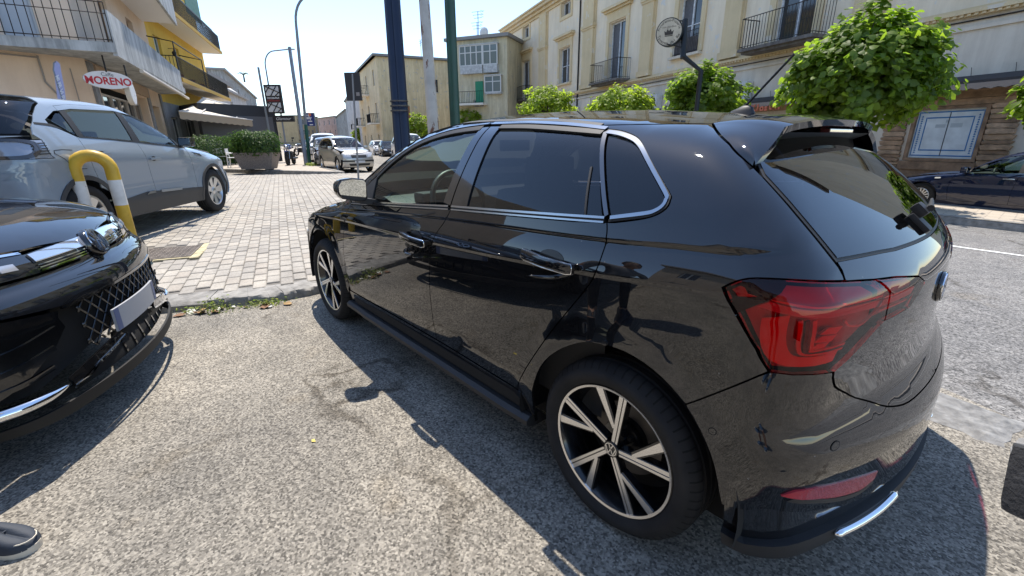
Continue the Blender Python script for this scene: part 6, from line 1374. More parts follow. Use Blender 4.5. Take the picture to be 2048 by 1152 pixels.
# ------------------------------------------------------------------ other cars
def suv_front(S, car, paint):
    F = dict(domain='front', grid=.04, step=.02, parent=car); sy = lambda h: h + [(-y, z) for y, z in h[::-1]]
    silver = M('light_bar_clear', (.55, .57, .60), .07, .75, coat=1)
    panel('light_bar', S, [(-.42, .758), (.42, .758), (.42, .845), (.2, .852), (-.2, .852), (-.42, .845)], M('light_bar_dark', (.02, .022, .025), .08, coat=1), off=-.01, **F)
    panel('light_bar_lens', S, [(-.41, .800), (.41, .800), (.41, .838), (.2, .845), (-.2, .845), (-.41, .838)], silver, off=.004, **F)
    for q in range(3): panel('light_bar_line', S, [(-.41, .766+q*.011), (.41, .766+q*.011), (.41, .770+q*.011), (-.41, .770+q*.011)], BRIGHT, off=.003, gap=0, **F)
    for m_ in (False, True):
        hl = panel('headlamp', S, [(.425, .757), (.60, .765), (.79, .80), (.80, .86), (.62, .868), (.425, .848)], M('headlamp_dark', (.012, .013, .016), .05, coat=1), off=.003, mirror=m_, **F)
        for y in (.50, .62): panel('led_cell', S, [(y, .79), (y+.07, .795), (y+.07, .825), (y, .82)], M('led_cell', (.5, .5, .52), .2, .5), off=.006, mirror=m_, **dict(F, parent=hl))
        panel('led_line', S, strip(S, [(.43, .846), (.62, .860), (.78, .852)], .004), BRIGHT, off=.007, gap=0, mirror=m_, **dict(F, parent=hl))
    bp = panel('front_bumper', S, sy([(.0, .752), (.42, .752), (.62, .758), (.80, .79), (.85, .74), (.84, .66), (.73, .655), (.50, .622), (.30, .620), (0, .624)]), paint, **F)
    gr = [(0, .615), (.30, .612), (.50, .612), (.515, .585), (.50, .53), (.575, .462), (.645, .425), (.795, .348), (.80, .318), (.69, .330), (.575, .350), (.40, .380), (.25, .398), (0, .402)]
    panel('grille_back', S, sy(gr), DARK, off=-.05, **F)
    # crossed bars of the grille
    gm = M('grille_gloss', (.008, .008, .0085), .18, coat=.8); m = MB()
    def ingr(y, z): return inside((abs(y), z), gr)
    lines = []
    for i in range(-16, 17):
        for sg in (1, -1):
            pts = []
            for k in range(60):
                z = .32+k*.005; y = i*.074+sg*(z-.46)*.95
                if ingr(y, z) and -.42 < y < .795: pts.append((y, z))
                else:
                    if len(pts) > 3: lines.append(pts)
                    pts = []
            if len(pts) > 3: lines.append(pts)
    for pts in lines:
        P, N = S.front(pts[::6]+[pts[-1]], -.012); m.tube([Vector(p) for p in P], .0056, 5)
    tag(m.build('grille_lattice', gm, car, smooth=True), kind='stuff')
    panel('grille_edge', S, strip(S, [(-.50, .617), (-.3, .616), (0, .619), (.3, .616), (.5, .617)], .006), GLOSSB, off=.004, gap=0, **F)
    for m_ in (False, True):
        panel('bumper_corner', S, [(.52, .612), (.73, .648), (.84, .65), (.85, .36), (.81, .35), (.65, .435), (.585, .47), (.512, .535), (.53, .585)], GLOSSB, off=.0, mirror=m_, **F)
        for q in range(3): panel('corner_fin', S, strip(S, [(.56+q*.03, .55-q*.075), (.70+q*.02, .53-q*.07), (.83, .515-q*.065)], .010), GLOSSB, off=.007, gap=0, mirror=m_, **F)
        P, N = S.front(smooth_line([(.90, .318), (.80, .308), (.70, .306), (.62, .310)], 4), .012); q = MB(); q.tube([(a, b*(-1 if m_ else 1), c) for a, b, c in P], [.026]*6+[.024, .022, .020, .016, .012, .008, .004][:len(P)-6], 12); q.build('bumper_chrome', BRIGHT, car, auto=80)
        panel('bumper_blade', S, [(.60, .335), (.45, .362), (.24, .392), (.20, .360), (.44, .325), (.595, .288)], GLOSSB, off=.010, mirror=m_, **F)
        panel('blade_edge', S, strip(S, [(.60, .288), (.52, .298), (.44, .322), (.20, .358)], .005), BRIGHT, off=.014, gap=0, mirror=m_, **F)
    panel('lower_intake', S, sy([(0, .392), (.22, .388), (.24, .355), (.44, .318), (.58, .282), (.80, .275), (.82, .25), (0, .25)]), DARK, off=-.03, **F)
    for i in range(-2, 6): panel('intake_slat', S, [(i*.1-.007, .262), (i*.1+.007, .262), (i*.1+.007, .345-abs(i)*.012), (i*.1-.007, .345-abs(i)*.012)], GLOSSB, off=-.024, th=.004, gap=0, **F)
    panel('bumper_lip', S, sy([(0, .245), (.45, .245), (.62, .25), (.85, .24), (.85, .195), (.5, .19), (0, .19)]), M('lip_black', (.007, .007, .007), .65), off=.014, **F)
    pl = panel('licence_plate', S, [(-.262, .40), (.262, .40), (.262, .512), (-.262, .512)], M('plate_grey', (.36, .37, .39), .5), off=.022, gap=0, th=.01, **F)
    for a, b in ((-.26, -.218), (.218, .26)): panel('plate_band', S, [(a, .402), (b, .402), (b, .51), (a, .51)], M('plate_blue', (.10, .13, .24), .5), off=.0235, gap=0, th=0, **dict(F, parent=pl))
    P, N = S.front([(0, .80)]); n = Vector(N[0]); p = Vector(P[0]); m4 = frame(p-n*.006, Vector((0, 1, 0)), n.cross(Vector((0, 1, 0))), n)
    e = MB(); e.lathe([(.001, .030), (.058, .028), (.070, .020), (.074, .0)], 40, 'z'); em = mesh_obj('emblem', [m4 @ Vector(q) for q in e.v], e.f, GLOSSB, car, smooth=True); vw_badge(em, m4 @ Matrix.Translation((0, 0, .028)), .066, BRIGHT, .006)
    P, N = S.front([(.325, .79)]); n = Vector(N[0]); m4 = frame(Vector(P[0])+n*.006, Vector((0, 1, 0)), n.cross(Vector((0, 1, 0))), n); text_mesh('badge_letter', 'R', .06, BRIGHT, car, m4, .003, bold=.002)
BLK2 = M_paint('black_metallic_paint', (.006, .0065, .008), 1.7, dust=.008)
th_ = math.radians(-110); hx = (math.cos(th_), math.sin(th_))
suv_o = (2.32-hx[0]*3.40, 1.92-hx[1]*3.40, 0)
generic_car('sport_utility_car', SUV, suv_o, th_, 'black car nosing in from the left with lattice grille and round emblem', 'car', BLK2,
    dict(gaps=(2.02, .98, .18), belt=[(-.4, 1.12), (.18, 1.10), (.98, 1.07), (2.05, 1.02)], wtop=[(-.42, 1.20), (-.15, 1.36), (.3, 1.44), (1.0, 1.45), (1.35, 1.40), (1.7, 1.24), (2.02, 1.06)], ra=.40, sill=.34, clad=.44, nose=(3.05, .80), sidelamp=False,
         tailu=-.45, tl_z=(.82, 1.0), tl_in=.25, hatch=[(-.30, 1.10), (-.22, 1.25), (-.10, 1.40), (.02, 1.46)], hoodline=[(2.95, .87), (2.7, .92), (2.4, .97)], hz=(.93, .97), track=.885, rw_z=1.10, ws_x=1.28, cowl=2.16,
         bonnet=[(2.14, 0), (2.10, .5), (2.02, .78), (2.5, .80), (2.9, .78), (3.12, .66), (3.20, .4), (3.245, .15), (3.25, 0)], rglass=G_PRIV, front=suv_front, mirx=-.34, mirror=GLOSSB, belttrim=CHROME))
def capt_tail(S, car, paint): pass
GREY = M_paint('grey_blue_paint', (.23, .27, .31), 1.5, rough=.35, metal=.15)
th_ = math.radians(-33.86); ax_ = (math.cos(th_), math.sin(th_)); lf = (-ax_[1], ax_[0]); capt_o = (8.082+lf[0]*.87-ax_[0]*2.64, .672+lf[1]*.87-ax_[1]*2.64, .195)
capt = generic_car('crossover_car', CAPT, capt_o, th_, 'pale grey-blue crossover with dark sill cladding parked on the pavers', 'car', GREY,
    dict(gaps=(2.08, 1.10, .17), belt=[(-.1, 1.27), (.05, 1.215), (.17, 1.15), (.87, 1.115), (1.08, 1.092), (1.97, 1.02), (2.1, 1.0)], wtop=[(-.08, 1.31), (.11, 1.40), (.36, 1.438), (1.02, 1.457), (1.34, 1.42), (1.63, 1.32), (1.85, 1.20), (2.02, 1.06)], ra=.385, sill=.33, clad=.50, nose=(3.10, .79),
         tailu=-.40, tl_z=(.95, 1.12), tl_in=.17, hatch=[(-.26, 1.17), (-.24, 1.25), (-.16, 1.36), (-.05, 1.44), (.03, 1.478)], hoodline=[(3.0, .86), (2.8, .915), (2.5, .965)], hz=(.89, .975), track=.88, rw_z=1.17, ws_x=1.30, cowl=2.24, cant=.045,
         bonnet=[(2.22, 0), (2.18, .5), (2.10, .74), (2.5, .78), (2.95, .74), (3.2, .5), (3.30, .25), (3.33, 0)], handle=GREY, mirror=GLOSSB, tlmat=M('clear_tail_lamp', (.30, .31, .34), .08, .4, coat=1), framemat=GREY, spokes=7))
# details of the crossover: dark rear haunch vent, tail lamp ring, fuel flap, wing vent
for mir in (False, True):
    k = dict(mirror=mir, parent=capt, grid=.04, step=.02)
    panel('pillar_vent', CAPT, [(-.21, 1.285), (-.06, 1.275), (.02, 1.235), (.04, 1.215), (-.08, 1.245), (-.215, 1.262)], RUBBER, off=.003, **k)
    panel('lamp_ring', CAPT, strip(CAPT, smooth_line([(-.60, 1.115), (-.42, 1.118), (-.30, 1.105), (-.27, 1.05), (-.31, .975), (-.42, .962), (-.60, .965)], 3), .014), M('lamp_smoke', (.03, .028, .03), .1, coat=1), off=.006, gap=0, **k)
    for q in range(5): panel('lamp_louvre', CAPT, [(-.29, .985+q*.024), (-.225, .992+q*.024), (-.225, .998+q*.024), (-.29, .995+q*.024)], RUBBER, off=.005, gap=0, **k)
    panel('wing_vent', CAPT, [(2.16, .955), (2.40, .93), (2.42, .885), (2.33, .895), (2.30, .925)], RUBBER, off=.003, **k)
    for q in range(2): panel('wing_vent_bar', CAPT, strip(CAPT, [(2.22, .948-q*.02), (2.40, .918-q*.02)], .004), CHROME, off=.006, gap=0, **k)
    panel('sill_insert', CAPT, [(.98, .495), (1.10, .50), (1.10, .465), (.90, .46)], CHROME, off=.016, **k); panel('sill_insert', CAPT, [(1.22, .495), (1.70, .478), (1.68, .445), (1.22, .46)], M('sill_silver', (.36, .37, .38), .35, .6), off=.016, **k)
    panel('fuel_flap_line', CAPT, strip(CAPT, smooth_line([(-.03, 1.02), (-.20, 1.02), (-.16, .92), (-.05, .84), (.08, .83)], 3), .003), RUBBER, off=.001, gap=0, th=0, **k) if mir else None
NAVY = M_paint('navy_paint', (.006, .011, .035), 1.65, dust=.004)
th_ = math.radians(-16); ax_ = (math.cos(th_), math.sin(th_)); lf = (-ax_[1], ax_[0]); hub = at(1838, 391, 11.4)
saab_o = (hub.x-lf[0]*.86-ax_[0]*2.70, hub.y-lf[1]*.86-ax_[1]*2.70, hub.z-.315)
saab_w = generic_car('estate_car', SAAB, saab_o, th_, 'dark navy estate car with multi-spoke wheels parked below the wooden shop front', 'car', NAVY,
    dict(gaps=(2.12, 1.02, .02), belt=[(-.9, 1.00), (.02, .97), (1.02, .955), (2.0, .915)], wtop=[(-.95, 1.12), (-.7, 1.34), (0, 1.375), (1.0, 1.37), (1.35, 1.30), (1.65, 1.14), (1.98, .94)], ra=.355, sill=.27, nose=(3.20, .68),
         tailu=-.62, tl_z=(.70, .92), tl_in=.2, hatch=[(-.62, 1.0), (-.72, 1.2), (-.60, 1.36), (-.50, 1.42)], hoodline=[(3.0, .745), (2.75, .80), (2.45, .855)], hz=(.83, .84), track=.875, rw_z=1.0, ws_x=1.22, cowl=2.14,
         bonnet=[(2.12, 0), (2.08, .5), (2.0, .74), (2.5, .74), (3.0, .68), (3.3, .45), (3.42, .2), (3.44, 0)], handle=CHROME, belttrim=CHROME, spokes=15, rim=.20))
for mir in (False, True): panel('side_moulding', SAAB, strip(SAAB, [(.42, .565), (2.1, .545)], .016), NAVY, off=.012, mirror=mir, parent=saab_w, grid=.05, gap=0); panel('side_indicator', SAAB, [(2.36, .80), (2.48, .79), (2.48, .755), (2.36, .765)], M('indicator_white', (.7, .68, .62), .2), off=.006, mirror=mir, parent=saab_w, grid=.04); panel('headlamp', SAAB, [(3.2, .64), (3.2, .56), (3.02, .60), (3.0, .66)], M('headlamp_glass', (.5, .52, .54), .08, coat=1), off=.006, mirror=mir, parent=saab_w, grid=.04); panel('bumper_strip', SAAB, strip(SAAB, [(3.02, .50), (3.3, .50)], .008), CHROME, off=.01, gap=0, mirror=mir, parent=saab_w, grid=.04)
for S_, car_, pm, z0, z1 in ((SAAB, saab_w, NAVY, .22, .52), (CAPT, capt, GREY, .24, .60)):
    panel('front_bumper', S_, [(-.80, z0), (.80, z0), (.78, z1), (.4, z1+.06), (-.4, z1+.06), (-.78, z1)], pm, car_, 'front', grid=.08); panel('front_grille', S_, [(-.45, z1-.12), (.45, z1-.12), (.42, z1+.03), (-.42, z1+.03)], PLASTIC, car_, 'front', off=.006, grid=.08)
# cars parked up the street, built alike and painted apart
def far_front(lampm):
    def fn(S, car, paint):
        F = dict(domain='front', grid=.12, step=.06, parent=car)
        panel('nose_panel', S, [(-.84, .56), (.84, .56), (.83, .80), (.72, .87), (.4, .93), (-.4, .93), (-.72, .87), (-.83, .80)], paint, off=-.008, th=0, gap=0, **F)
        panel('front_bumper', S, [(-.82, .24), (.82, .24), (.80, .60), (.45, .63), (-.45, .63), (-.80, .60)], paint, **F); panel('bumper_strip', S, [(-.80, .47), (.80, .47), (.80, .54), (-.80, .54)], PLASTIC, off=.012, **F); panel('lower_intake', S, [(-.5, .30), (.5, .30), (.55, .40), (-.55, .40)], PLASTIC, off=.008, **F)
        panel('front_grille', S, [(-.38, .64), (.38, .64), (.40, .76), (-.40, .76)], PLASTIC, off=.004, **F); panel('licence_plate', S, [(-.26, .42), (.26, .42), (.26, .52), (-.26, .52)], M('plate_white', (.6, .6, .6), .5), off=.02, **F)
        for m_ in (False, True): panel('headlamp', S, [(.44, .64), (.74, .66), (.76, .80), (.46, .78)], lampm, off=.005, mirror=m_, **F)
    return fn
lampc = M('far_lamp', (.6, .58, .55), .1, .3, coat=1)
base_sp = dict(gaps=(2.08, 1.10, .17), belt=[(-.3, 1.08), (.17, 1.05), (1.08, 1.02), (2.1, .98)], wtop=[(-.35, 1.15), (-.1, 1.38), (.36, 1.438), (1.02, 1.45), (1.34, 1.41), (1.63, 1.30), (1.85, 1.18), (2.02, 1.04)], ra=.385, sill=.30, nose=(3.12, .78), sidelamp=False,
    tailu=-.45, tl_z=(.75, 1.0), tl_in=.2, hatch=[(-.28, 1.10), (-.24, 1.25), (-.16, 1.36), (-.05, 1.44), (.03, 1.478)], hoodline=[(3.0, .86), (2.8, .915), (2.5, .965)], hz=(.90, .92), track=.88, rw_z=1.10, ws_x=1.30, cowl=2.24, cant=.045, bonnet=[(2.22, 0), (2.18, .5), (2.10, .74), (2.5, .78), (2.95, .74), (3.2, .5), (3.30, .25), (3.33, 0)], front=far_front(lampc))
SILV = M_paint('champagne_silver', (.50, .47, .42), 1.5, rough=.3, metal=.5); WHT = M_paint('white_paint', (.70, .70, .69), 1.5); GRY2 = M_paint('mid_grey_paint', (.16, .165, .17), 1.5, rough=.3, metal=.4); DKS = M_paint('dark_paint', (.02, .022, .026), 1.5)
def face(p, back): return (p.x-math.cos(back)*3.0, p.y-math.sin(back)*3.0, p.z)
row = 'cars parked up the street'
def street_car(nm, label, px, py, head, paint, sc, z=0.0):
    p = at_z(px, py, z); a = math.radians(head); f = 3.3*sc[0]; loc = (p.x-math.cos(a)*f, p.y-math.sin(a)*f, z)
    return generic_car(nm, CAPT, loc, a, label, 'car', paint, base_sp, row, sc, far=True)
street_car('small_hatchback', 'small champagne-silver hatchback facing the camera, first in the parked row', 720, 345, 178, SILV, (.80, .84, .96))
street_car('parked_car', 'mid grey car tucked in behind the champagne-silver hatchback', 667, 337, 163, GRY2, (.9, .9, .95))
street_car('parked_van', 'tall white van third in the parked row by the green lamp post', 652, 329, 160, WHT, (.95, .95, 1.12))
street_car('parked_car', 'dark car behind the green lamp post, last of the parked row', 632, 318, 158, DKS, (1, 1, 1.05))
street_car('parked_car', 'white car across the street beneath the small round trees', 770, 313, 165, WHT, (.95, .95, .92), -.1)
street_car('parked_car', 'black car nearest the blue post across the street', 786, 316, 160, DKS, (.95, .95, .92), -.1)
street_car('parked_van', 'white van parked beyond the pale rusty pole', 838, 330, 165, WHT, (1.05, 1, 1.25), -.2)
street_car('parked_car', 'pale green car beyond the green pole, seen through the near side window', 925, 372, 175, M_paint('pale_green_paint', (.25, .36, .34), 1.5), (.95, .95, .95), -.2)
# ------------------------------------------------------------------ posts, signs, furniture
def hoop():
    a = at_z(267, 495, .17); root = empty('hoop_barrier', a, 0, 'yellow and white steel hoop barrier beside the black car', 'barrier'); b = Vector((.06, .29, 0)); H = .99; R = .145
    pts = [(0, 0, -.1), (0, 0, .25), (0, 0, H-R)] + [tuple(b*(.5-.5*math.cos(q)) + Vector((0, 0, H-R+R*math.sin(q)))) for q in np.linspace(0, math.pi, 13)[1:-1]] + [tuple(b+Vector((0, 0, H-R))), tuple(b+Vector((0, 0, .25))), tuple(b+Vector((0, 0, -.1)))]
    t = NT('hoop_paint'); tc = t.n('TexCoord'); sp = t.n('SeparateXYZ'); t.l(tc.outputs['Object'], sp.inputs[0])
    yel, wht = (.58, .36, .03), (.66, .65, .62)
    r = t.n('ValToRGB'); t.l(sp.outputs[2], r.inputs[0]); r.color_ramp.interpolation = 'CONSTANT'; e = r.color_ramp.elements
    e[0].position = 0; e[0].color = (*yel, 1); e[1].position = .47; e[1].color = (*wht, 1); n_ = e.new(.735); n_.color = (*yel, 1)
    v = t.coord(1.0); nz = t.noise(v, 16, 6, .7); ch = t.ramp(nz.outputs[0], [(.66, (0, 0, 0)), (.69, (1, 1, 1))]); c = t.mix(r.outputs[0], (.12, .07, .045), ch); n2 = t.noise(v, 5, 5); c = t.mix(c, t.ramp(n2.outputs[0], [(.3, (.72, .7, .66)), (.65, (1.05, 1.05, 1.05))]), 1, 'MULTIPLY')
    t.l(c, t.b.inputs['Base Color']); t.set(Roughness=.42); nb = t.noise(v, 60, 3); t.bump(nb.outputs[0], .08, .004)
    m = MB(); m.tube(pts, .060, 18); m.build('tube', t.m, root, auto=60)
hoop()
def post(name, label, base, top, r0, r1, mat, cat='pole', n=14, extra=None):
    root = empty(name, base, 0, label, cat); m = MB(); d = Vector(top)-Vector(base); m.tube([(0, 0, -.3), (0, 0, 0), tuple(d*.5), tuple(d)], [r0, r0, (r0+r1)/2, r1], n); m.build('shaft', mat, root, auto=60)
    if extra: extra(root, d)
    return root
def M_post(nm, col, rust=.0, rough=.4):
    t = NT(nm); v = t.coord(1.0); n = t.noise(v, 3, 6); c = t.ramp(n.outputs[0], [(.3, tuple(x*.7 for x in col)), (.7, col)])
    if rust: mp = t.coord((3.5, 3.5, .9)); n2 = t.noise(mp, 1.4, 8, .7); c = t.mix(c, (.16, .06, .025), t.ramp(n2.outputs[0], [(.56, (0, 0, 0)), (.60, (1, 1, 1))])); 
    t.l(c, t.b.inputs['Base Color']); t.set(Roughness=rough); nb = t.noise(v, 40, 4); t.bump(nb.outputs[0], .1, .005); return t.m
# twin navy column with clamp bands
b = at(803, 290, 7.5); b.z = .16; blue = M_post('navy_post_paint', (.006, .012, .034))
root = empty('sign_column', b, 0, 'thick dark navy twin column rising just behind the black hatchback', 'pole')
lean = at(785, 0, 7.5)-at(805, 280, 7.5); lean = lean/lean.z; rt = Vector((_rr.x, _rr.y, 0)).normalized()
for dx, w in ((-.052, .085), (.060, .088)):
    m = MB(); o = rt*dx; m.tube([tuple(o+Vector((0, 0, -.3))), tuple(o+lean*2), tuple(o+lean*5.5)], w, 16); m.build('column', blue, root, auto=60)
for z in (1.78, 1.70, 1.62): m = MB(); m.lathe([(.155, -.012), (.160, 0), (.155, .012)], 24, 'z', tuple(lean*z)); m.build('clamp_band', M('clamp_steel', (.10, .09, .08), .5, .6), root, auto=60)
b = at(873, 330, 9.0); b.z = .0; tp = b+(at(849, 0, 9.0)-at(867, 250, 9.0)).normalized()*6.0
post('rusty_pole', 'off-white pole streaked with rust between the navy column and green pole', b, tp, .125, .105, M_post('rusty_white_paint', (.58, .52, .44), 1.0, .6))
b = at(914, 330, 8.5); b.z = .0; tp = b+Vector((0, 0, 6.2))
post('green_pole', 'dark green round pole right of the rusty white pole', b, tp, .095, .092, M_post('green_post_paint', (.012, .065, .045)))
# traffic sign seen from behind
b = at_z(717, 357, .18)
def sg(root, d):
    m = MB(); m.cbox((0, 0, 0), (.02, .46, .76), .004, Matrix.Translation(Vector(d)*.885) @ Matrix.Rotation(YAW-.05, 4, 'Z')); m.build('sign_plate', M('sign_back', (.018, .018, .02), .55), root)
    q = MB(); q.cbox((-.013, -.12, -.2), (.004, .10, .10), 0, Matrix.Translation(Vector(d)*.885) @ Matrix.Rotation(YAW-.05, 4, 'Z')); q.build('sticker', M('sticker_grey', (.22, .2, .19), .7), root)
post('road_sign', 'black-backed rectangular road sign on a thin grey post', b, b+Vector((-.10, -.13, 2.95)), .032, .03, M_post('grey_steel', (.22, .23, .24)), 'sign', 8, sg)
# street lamps
def lamp(name, label, base, H, reach, low, up, dirv, r=.07, lean=0.0):
    root = empty(name, base, 0, label, 'street lamp'); m = MB(); d = Vector((dirv[0], dirv[1], 0)).normalized(); m.tube([(0, 0, -.2), tuple(Vector((0, 0, 2.0))+d*lean*2)], [r*1.25, r*1.15], 10); m.build('base_tube', low, root, auto=60); arc = [Vector((0, 0, 2.0)), Vector((0, 0, H*.7)), Vector((0, 0, H*.86))] + [Vector((0, 0, H*.86)) + d*(reach*.45*(1-math.cos(q))) + Vector((0, 0, H*.14*math.sin(q))) for q in np.linspace(0, math.pi/2, 8)[1:]] + [d*reach+Vector((0, 0, H*1.012))]
    arc = [p+d*lean*p.z for p in arc]; m = MB(); m.tube(arc, [r]*2+[r*.8]*(len(arc)-2), 8); m.build('mast', up, root, auto=60); h = MB(); p = arc[-1]; h.cbox((0, 0, 0), (.75, .22, .11), .03, frame(p+d*.3, d, Vector((-d.y, d.x, 0)))); h.build('lamp_head', M('lamp_head_grey', (.35, .35, .36), .5), root)
green = M_post('lamp_green', (.02, .13, .09)); gal = M_post('lamp_grey', (.25, .27, .29))
b1 = at(619, 326, 24.5); b1.z = .14
lamp('street_lamp', 'tall curved street lamp with green lower mast beside the parked row', b1, 7.95, 1.75, green, gal, _rr, .075, lean=.05)
b2 = at(560, 310, 46); b2.z = .1
lamp('street_lamp', 'far curved street lamp rising behind the dark gazebo', b2, 9.5, 2.4, gal, gal, _rr, .08)
b3 = at(613, 332, 23.2); b3.z = .14
post('slanted_pole', 'plain grey pole leaning left in front of the curved street lamp', b3, at(579, 95, 23.2), .10, .085, M_post('leaning_grey', (.30, .32, .34)), 'pole', 10)
# totem sign with lattice panels
def totem():
    d = 26.0; c = at(572, 270, d); c.z = .14; root = empty('totem_sign', c, YAW-math.pi/2, 'tall dark totem sign with two white cross-lattice panels and a name board', 'sign')
    dk = M('totem_dark', (.022, .020, .022), .5); wh = M('totem_white', (.62, .62, .62), .6); up = lambda py: at(575, py, d).z-.14
    z0, z1 = up(228), up(173); W = .92; m = MB(); m.box((-W/2-.35, -.08, z0), (W/2-.35, .08, z1)); m.build('panel', dk, root)
    for a, b in ((.62, .94), (.06, .38)):
        m = MB(); m.box((-W/2-.26, -.10, z0+(z1-z0)*a), (W/2-.44, -.081, z0+(z1-z0)*b)); w = m.build('lattice_field', wh, root)
        for (x0, f0), (x1, f1) in (((-.70, b), (.05, a+.1)), ((-.10, b), (-.45, a)), ((-.75, a+.1), (-.45, b)), ((-.2, a), (.05, a+.12))):
            q = MB(); q.tube([(x0, -.105, z0+(z1-z0)*f0), (x1, -.105, z0+(z1-z0)*f1)], .03, 4); q.build('lattice_bar', dk, w)
    f4 = lambda z: frame((-.35, -.084, z), (1, 0, 0), (0, 0, 1)); rb_ = random.Random(3)
    for zz, mt in ((.545, wh), (.455, M('totem_red', (.30, .04, .04), .6))):
        q = MB(); x = -.70
        while x < -.02: w_ = rb_.uniform(.02, .05); q.box((x, -.086, z0+(z1-z0)*zz-.05), (x+w_, -.081, z0+(z1-z0)*zz+rb_.uniform(.02, .06))); x += w_+.022
        tag(q.build('blurred_lettering', mt, root), kind='stuff')
    n0, n1 = up(244), up(232); m = MB(); m.box((-.55, -.09, n0), (.62, .09, n1)); nb = m.build('name_board', dk, root); text_mesh('name_script', 'Glamour', .24, wh, nb, frame((.03, -.093, (n0+n1)/2), (1, 0, 0), (0, 0, 1)), shear=.35)
    m = MB(); m.tube([(-.1, 0, 0), (-.1, 0, z1+.0)], .05, 8); m.tube([(-.95, 0, .0), (-.95, 0, z1+.9)], .06, 8); m.build('mast', gal, root)
totem()
def ad_sign():
    d = 40; c = at(640, 300, d); c.z = 0; root = empty('advert_sign', c, YAW-math.pi/2, 'blue advertising board on a grey pole far up the street', 'sign'); dx = (at(627, 240, d)-at(640, 240, d)).dot(Vector((math.cos(YAW-math.pi/2), math.sin(YAW-math.pi/2), 0)))
    z0, z1 = at(627, 252.5, d).z, at(627, 227, d).z; m = MB(); m.box((dx-.44, -.06, z0), (dx+.44, .06, z1)); m.build('board', M('advert_blue', (.012, .03, .16), .5), root); wh = M('advert_white', (.7, .7, .7), .6)
    f4 = lambda z, x=0: frame((dx+x, -.064, z), (1, 0, 0), (0, 0, 1)); h = z1-z0; text_mesh('advert_words', 'get', .30, wh, root, f4(z0+h*.80, -.12), bold=.012); text_mesh('advert_words', 'easy', .34, wh, root, f4(z0+h*.62, -.05), bold=.012)
    for z, w, x in ((.36, .38, .08), (.10, .3, .15)): m = MB(); m.box((dx+x-w/2, -.064, z0+h*z-.04), (dx+x+w/2, -.061, z0+h*z+.04)); m.build('advert_line', wh, root)
    m = MB(); m.lathe([(.001, 0), (.14, 0)], 14, 'y', (dx+.12, -.064, z0+h*.86)); m.build('advert_ball', M('advert_orange', (.55, .14, .05), .6), root)
    m = MB(); m.tube([(dx+.5, 0, -.2), (dx+.5, 0, z1)], .06, 8); m.build('mast', gal, root)
ad_sign()
# restaurant sign hung from a bracket pole
def tavern():
    d = 11.6; p = at(1372, 92, d); g = at(1412, 330, d); root = empty('tavern_sign', (p.x, p.y, gz(p.x, p.y)+.15), 0, 'oval cream restaurant sign on a dark bracket pole above the trees', 'sign'); o = Vector(root.location); iron = M('sign_iron', (.018, .020, .020), .5, .3)
    R = Vector((_rr.x, _rr.y, 0)).normalized(); A = lambda x, y: at(x, y, d)-o
    foot = A(1402, 142); m = MB(); base = Vector((foot.x, foot.y, -.2)); m.tube([base, foot, A(1366, 112)], .062, 10); m.tube([A(1366, 116), A(1370, 40)], .075, 10); m.tube([A(1335, 38), A(1352, 41), A(1374, 42)], .018, 6); m.tube([A(1333, 88), A(1352, 92), A(1370, 96)], .016, 6); m.tube([A(1346, 90), A(1356, 84), A(1366, 86), A(1362, 93)], .012, 5); m.build('bracket', iron, root, auto=60)
    c = A(1338, 64); hw, hh = .34, .335; F_ = (CAM-(c+o)); F_.z = 0; F_.normalize(); X = Vector((0, 0, 1)).cross(F_); X = (X+F_*.25).normalized(); Nn = X.cross(Vector((0, 0, 1))); Nn = Nn if Nn.dot(F_) > 0 else -Nn
    m4 = frame(c, X, (0, 0, 1), Nn); n = 40; el = [(hw*math.cos(q), hh*math.sin(q)) for q in np.linspace(0, 2*math.pi, n+1)[:-1]]
    m = MB(); m.prism(el, -.16, 0, 'xy', m4); m.build('drum', iron, root, auto=40); m = MB(); m.prism([(a*.93, b_*.93) for a, b_ in el], .0, .006, 'xy', m4); fc = m.build('face', M('sign_cream', (.56, .49, .36), .6, var=.2), root)
    ink = M('sign_ink', (.05, .04, .03), .7)
    def arc_text(s, r, a0, a1, size, flip):
        for i, ch in enumerate(s):
            if ch == ' ': continue
            a = math.radians(a0+(a1-a0)*(i/(len(s)-1))); x, y = r*hw*math.cos(a), r*hh*math.sin(a); rot = a-math.pi/2 if not flip else a+math.pi/2
            text_mesh('sign_letter', ch, size, ink, fc, m4 @ Matrix.Translation((x, y, .0065)) @ Matrix.Rotation(rot, 4, 'Z'), .0006, bold=.001)
    arc_text('Ristorante-Pizzeria', .80, 165, 15, .085, False); arc_text('Taverna del Re', .78, 200, 340, .105, True); text_mesh('sign_words', 'con giardino', .07, ink, fc, m4 @ Matrix.Translation((0, .12, .0065)), .0006)
    cr = MB(); cr.prism([(-.10, -.09), (.10, -.09), (.12, .01), (.07, -.02), (.04, .05), (0, .0), (-.04, .05), (-.07, -.02), (-.12, .01)], .006, .008, 'xy', m4 @ Matrix.Translation((0, .02, 0))); cr.prism([(-.10, -.12), (.10, -.12), (.10, -.10), (-.10, -.10)], .006, .008, 'xy', m4 @ Matrix.Translation((0, .02, 0))); cr.build('crown_emblem', ink, fc)
tavern()
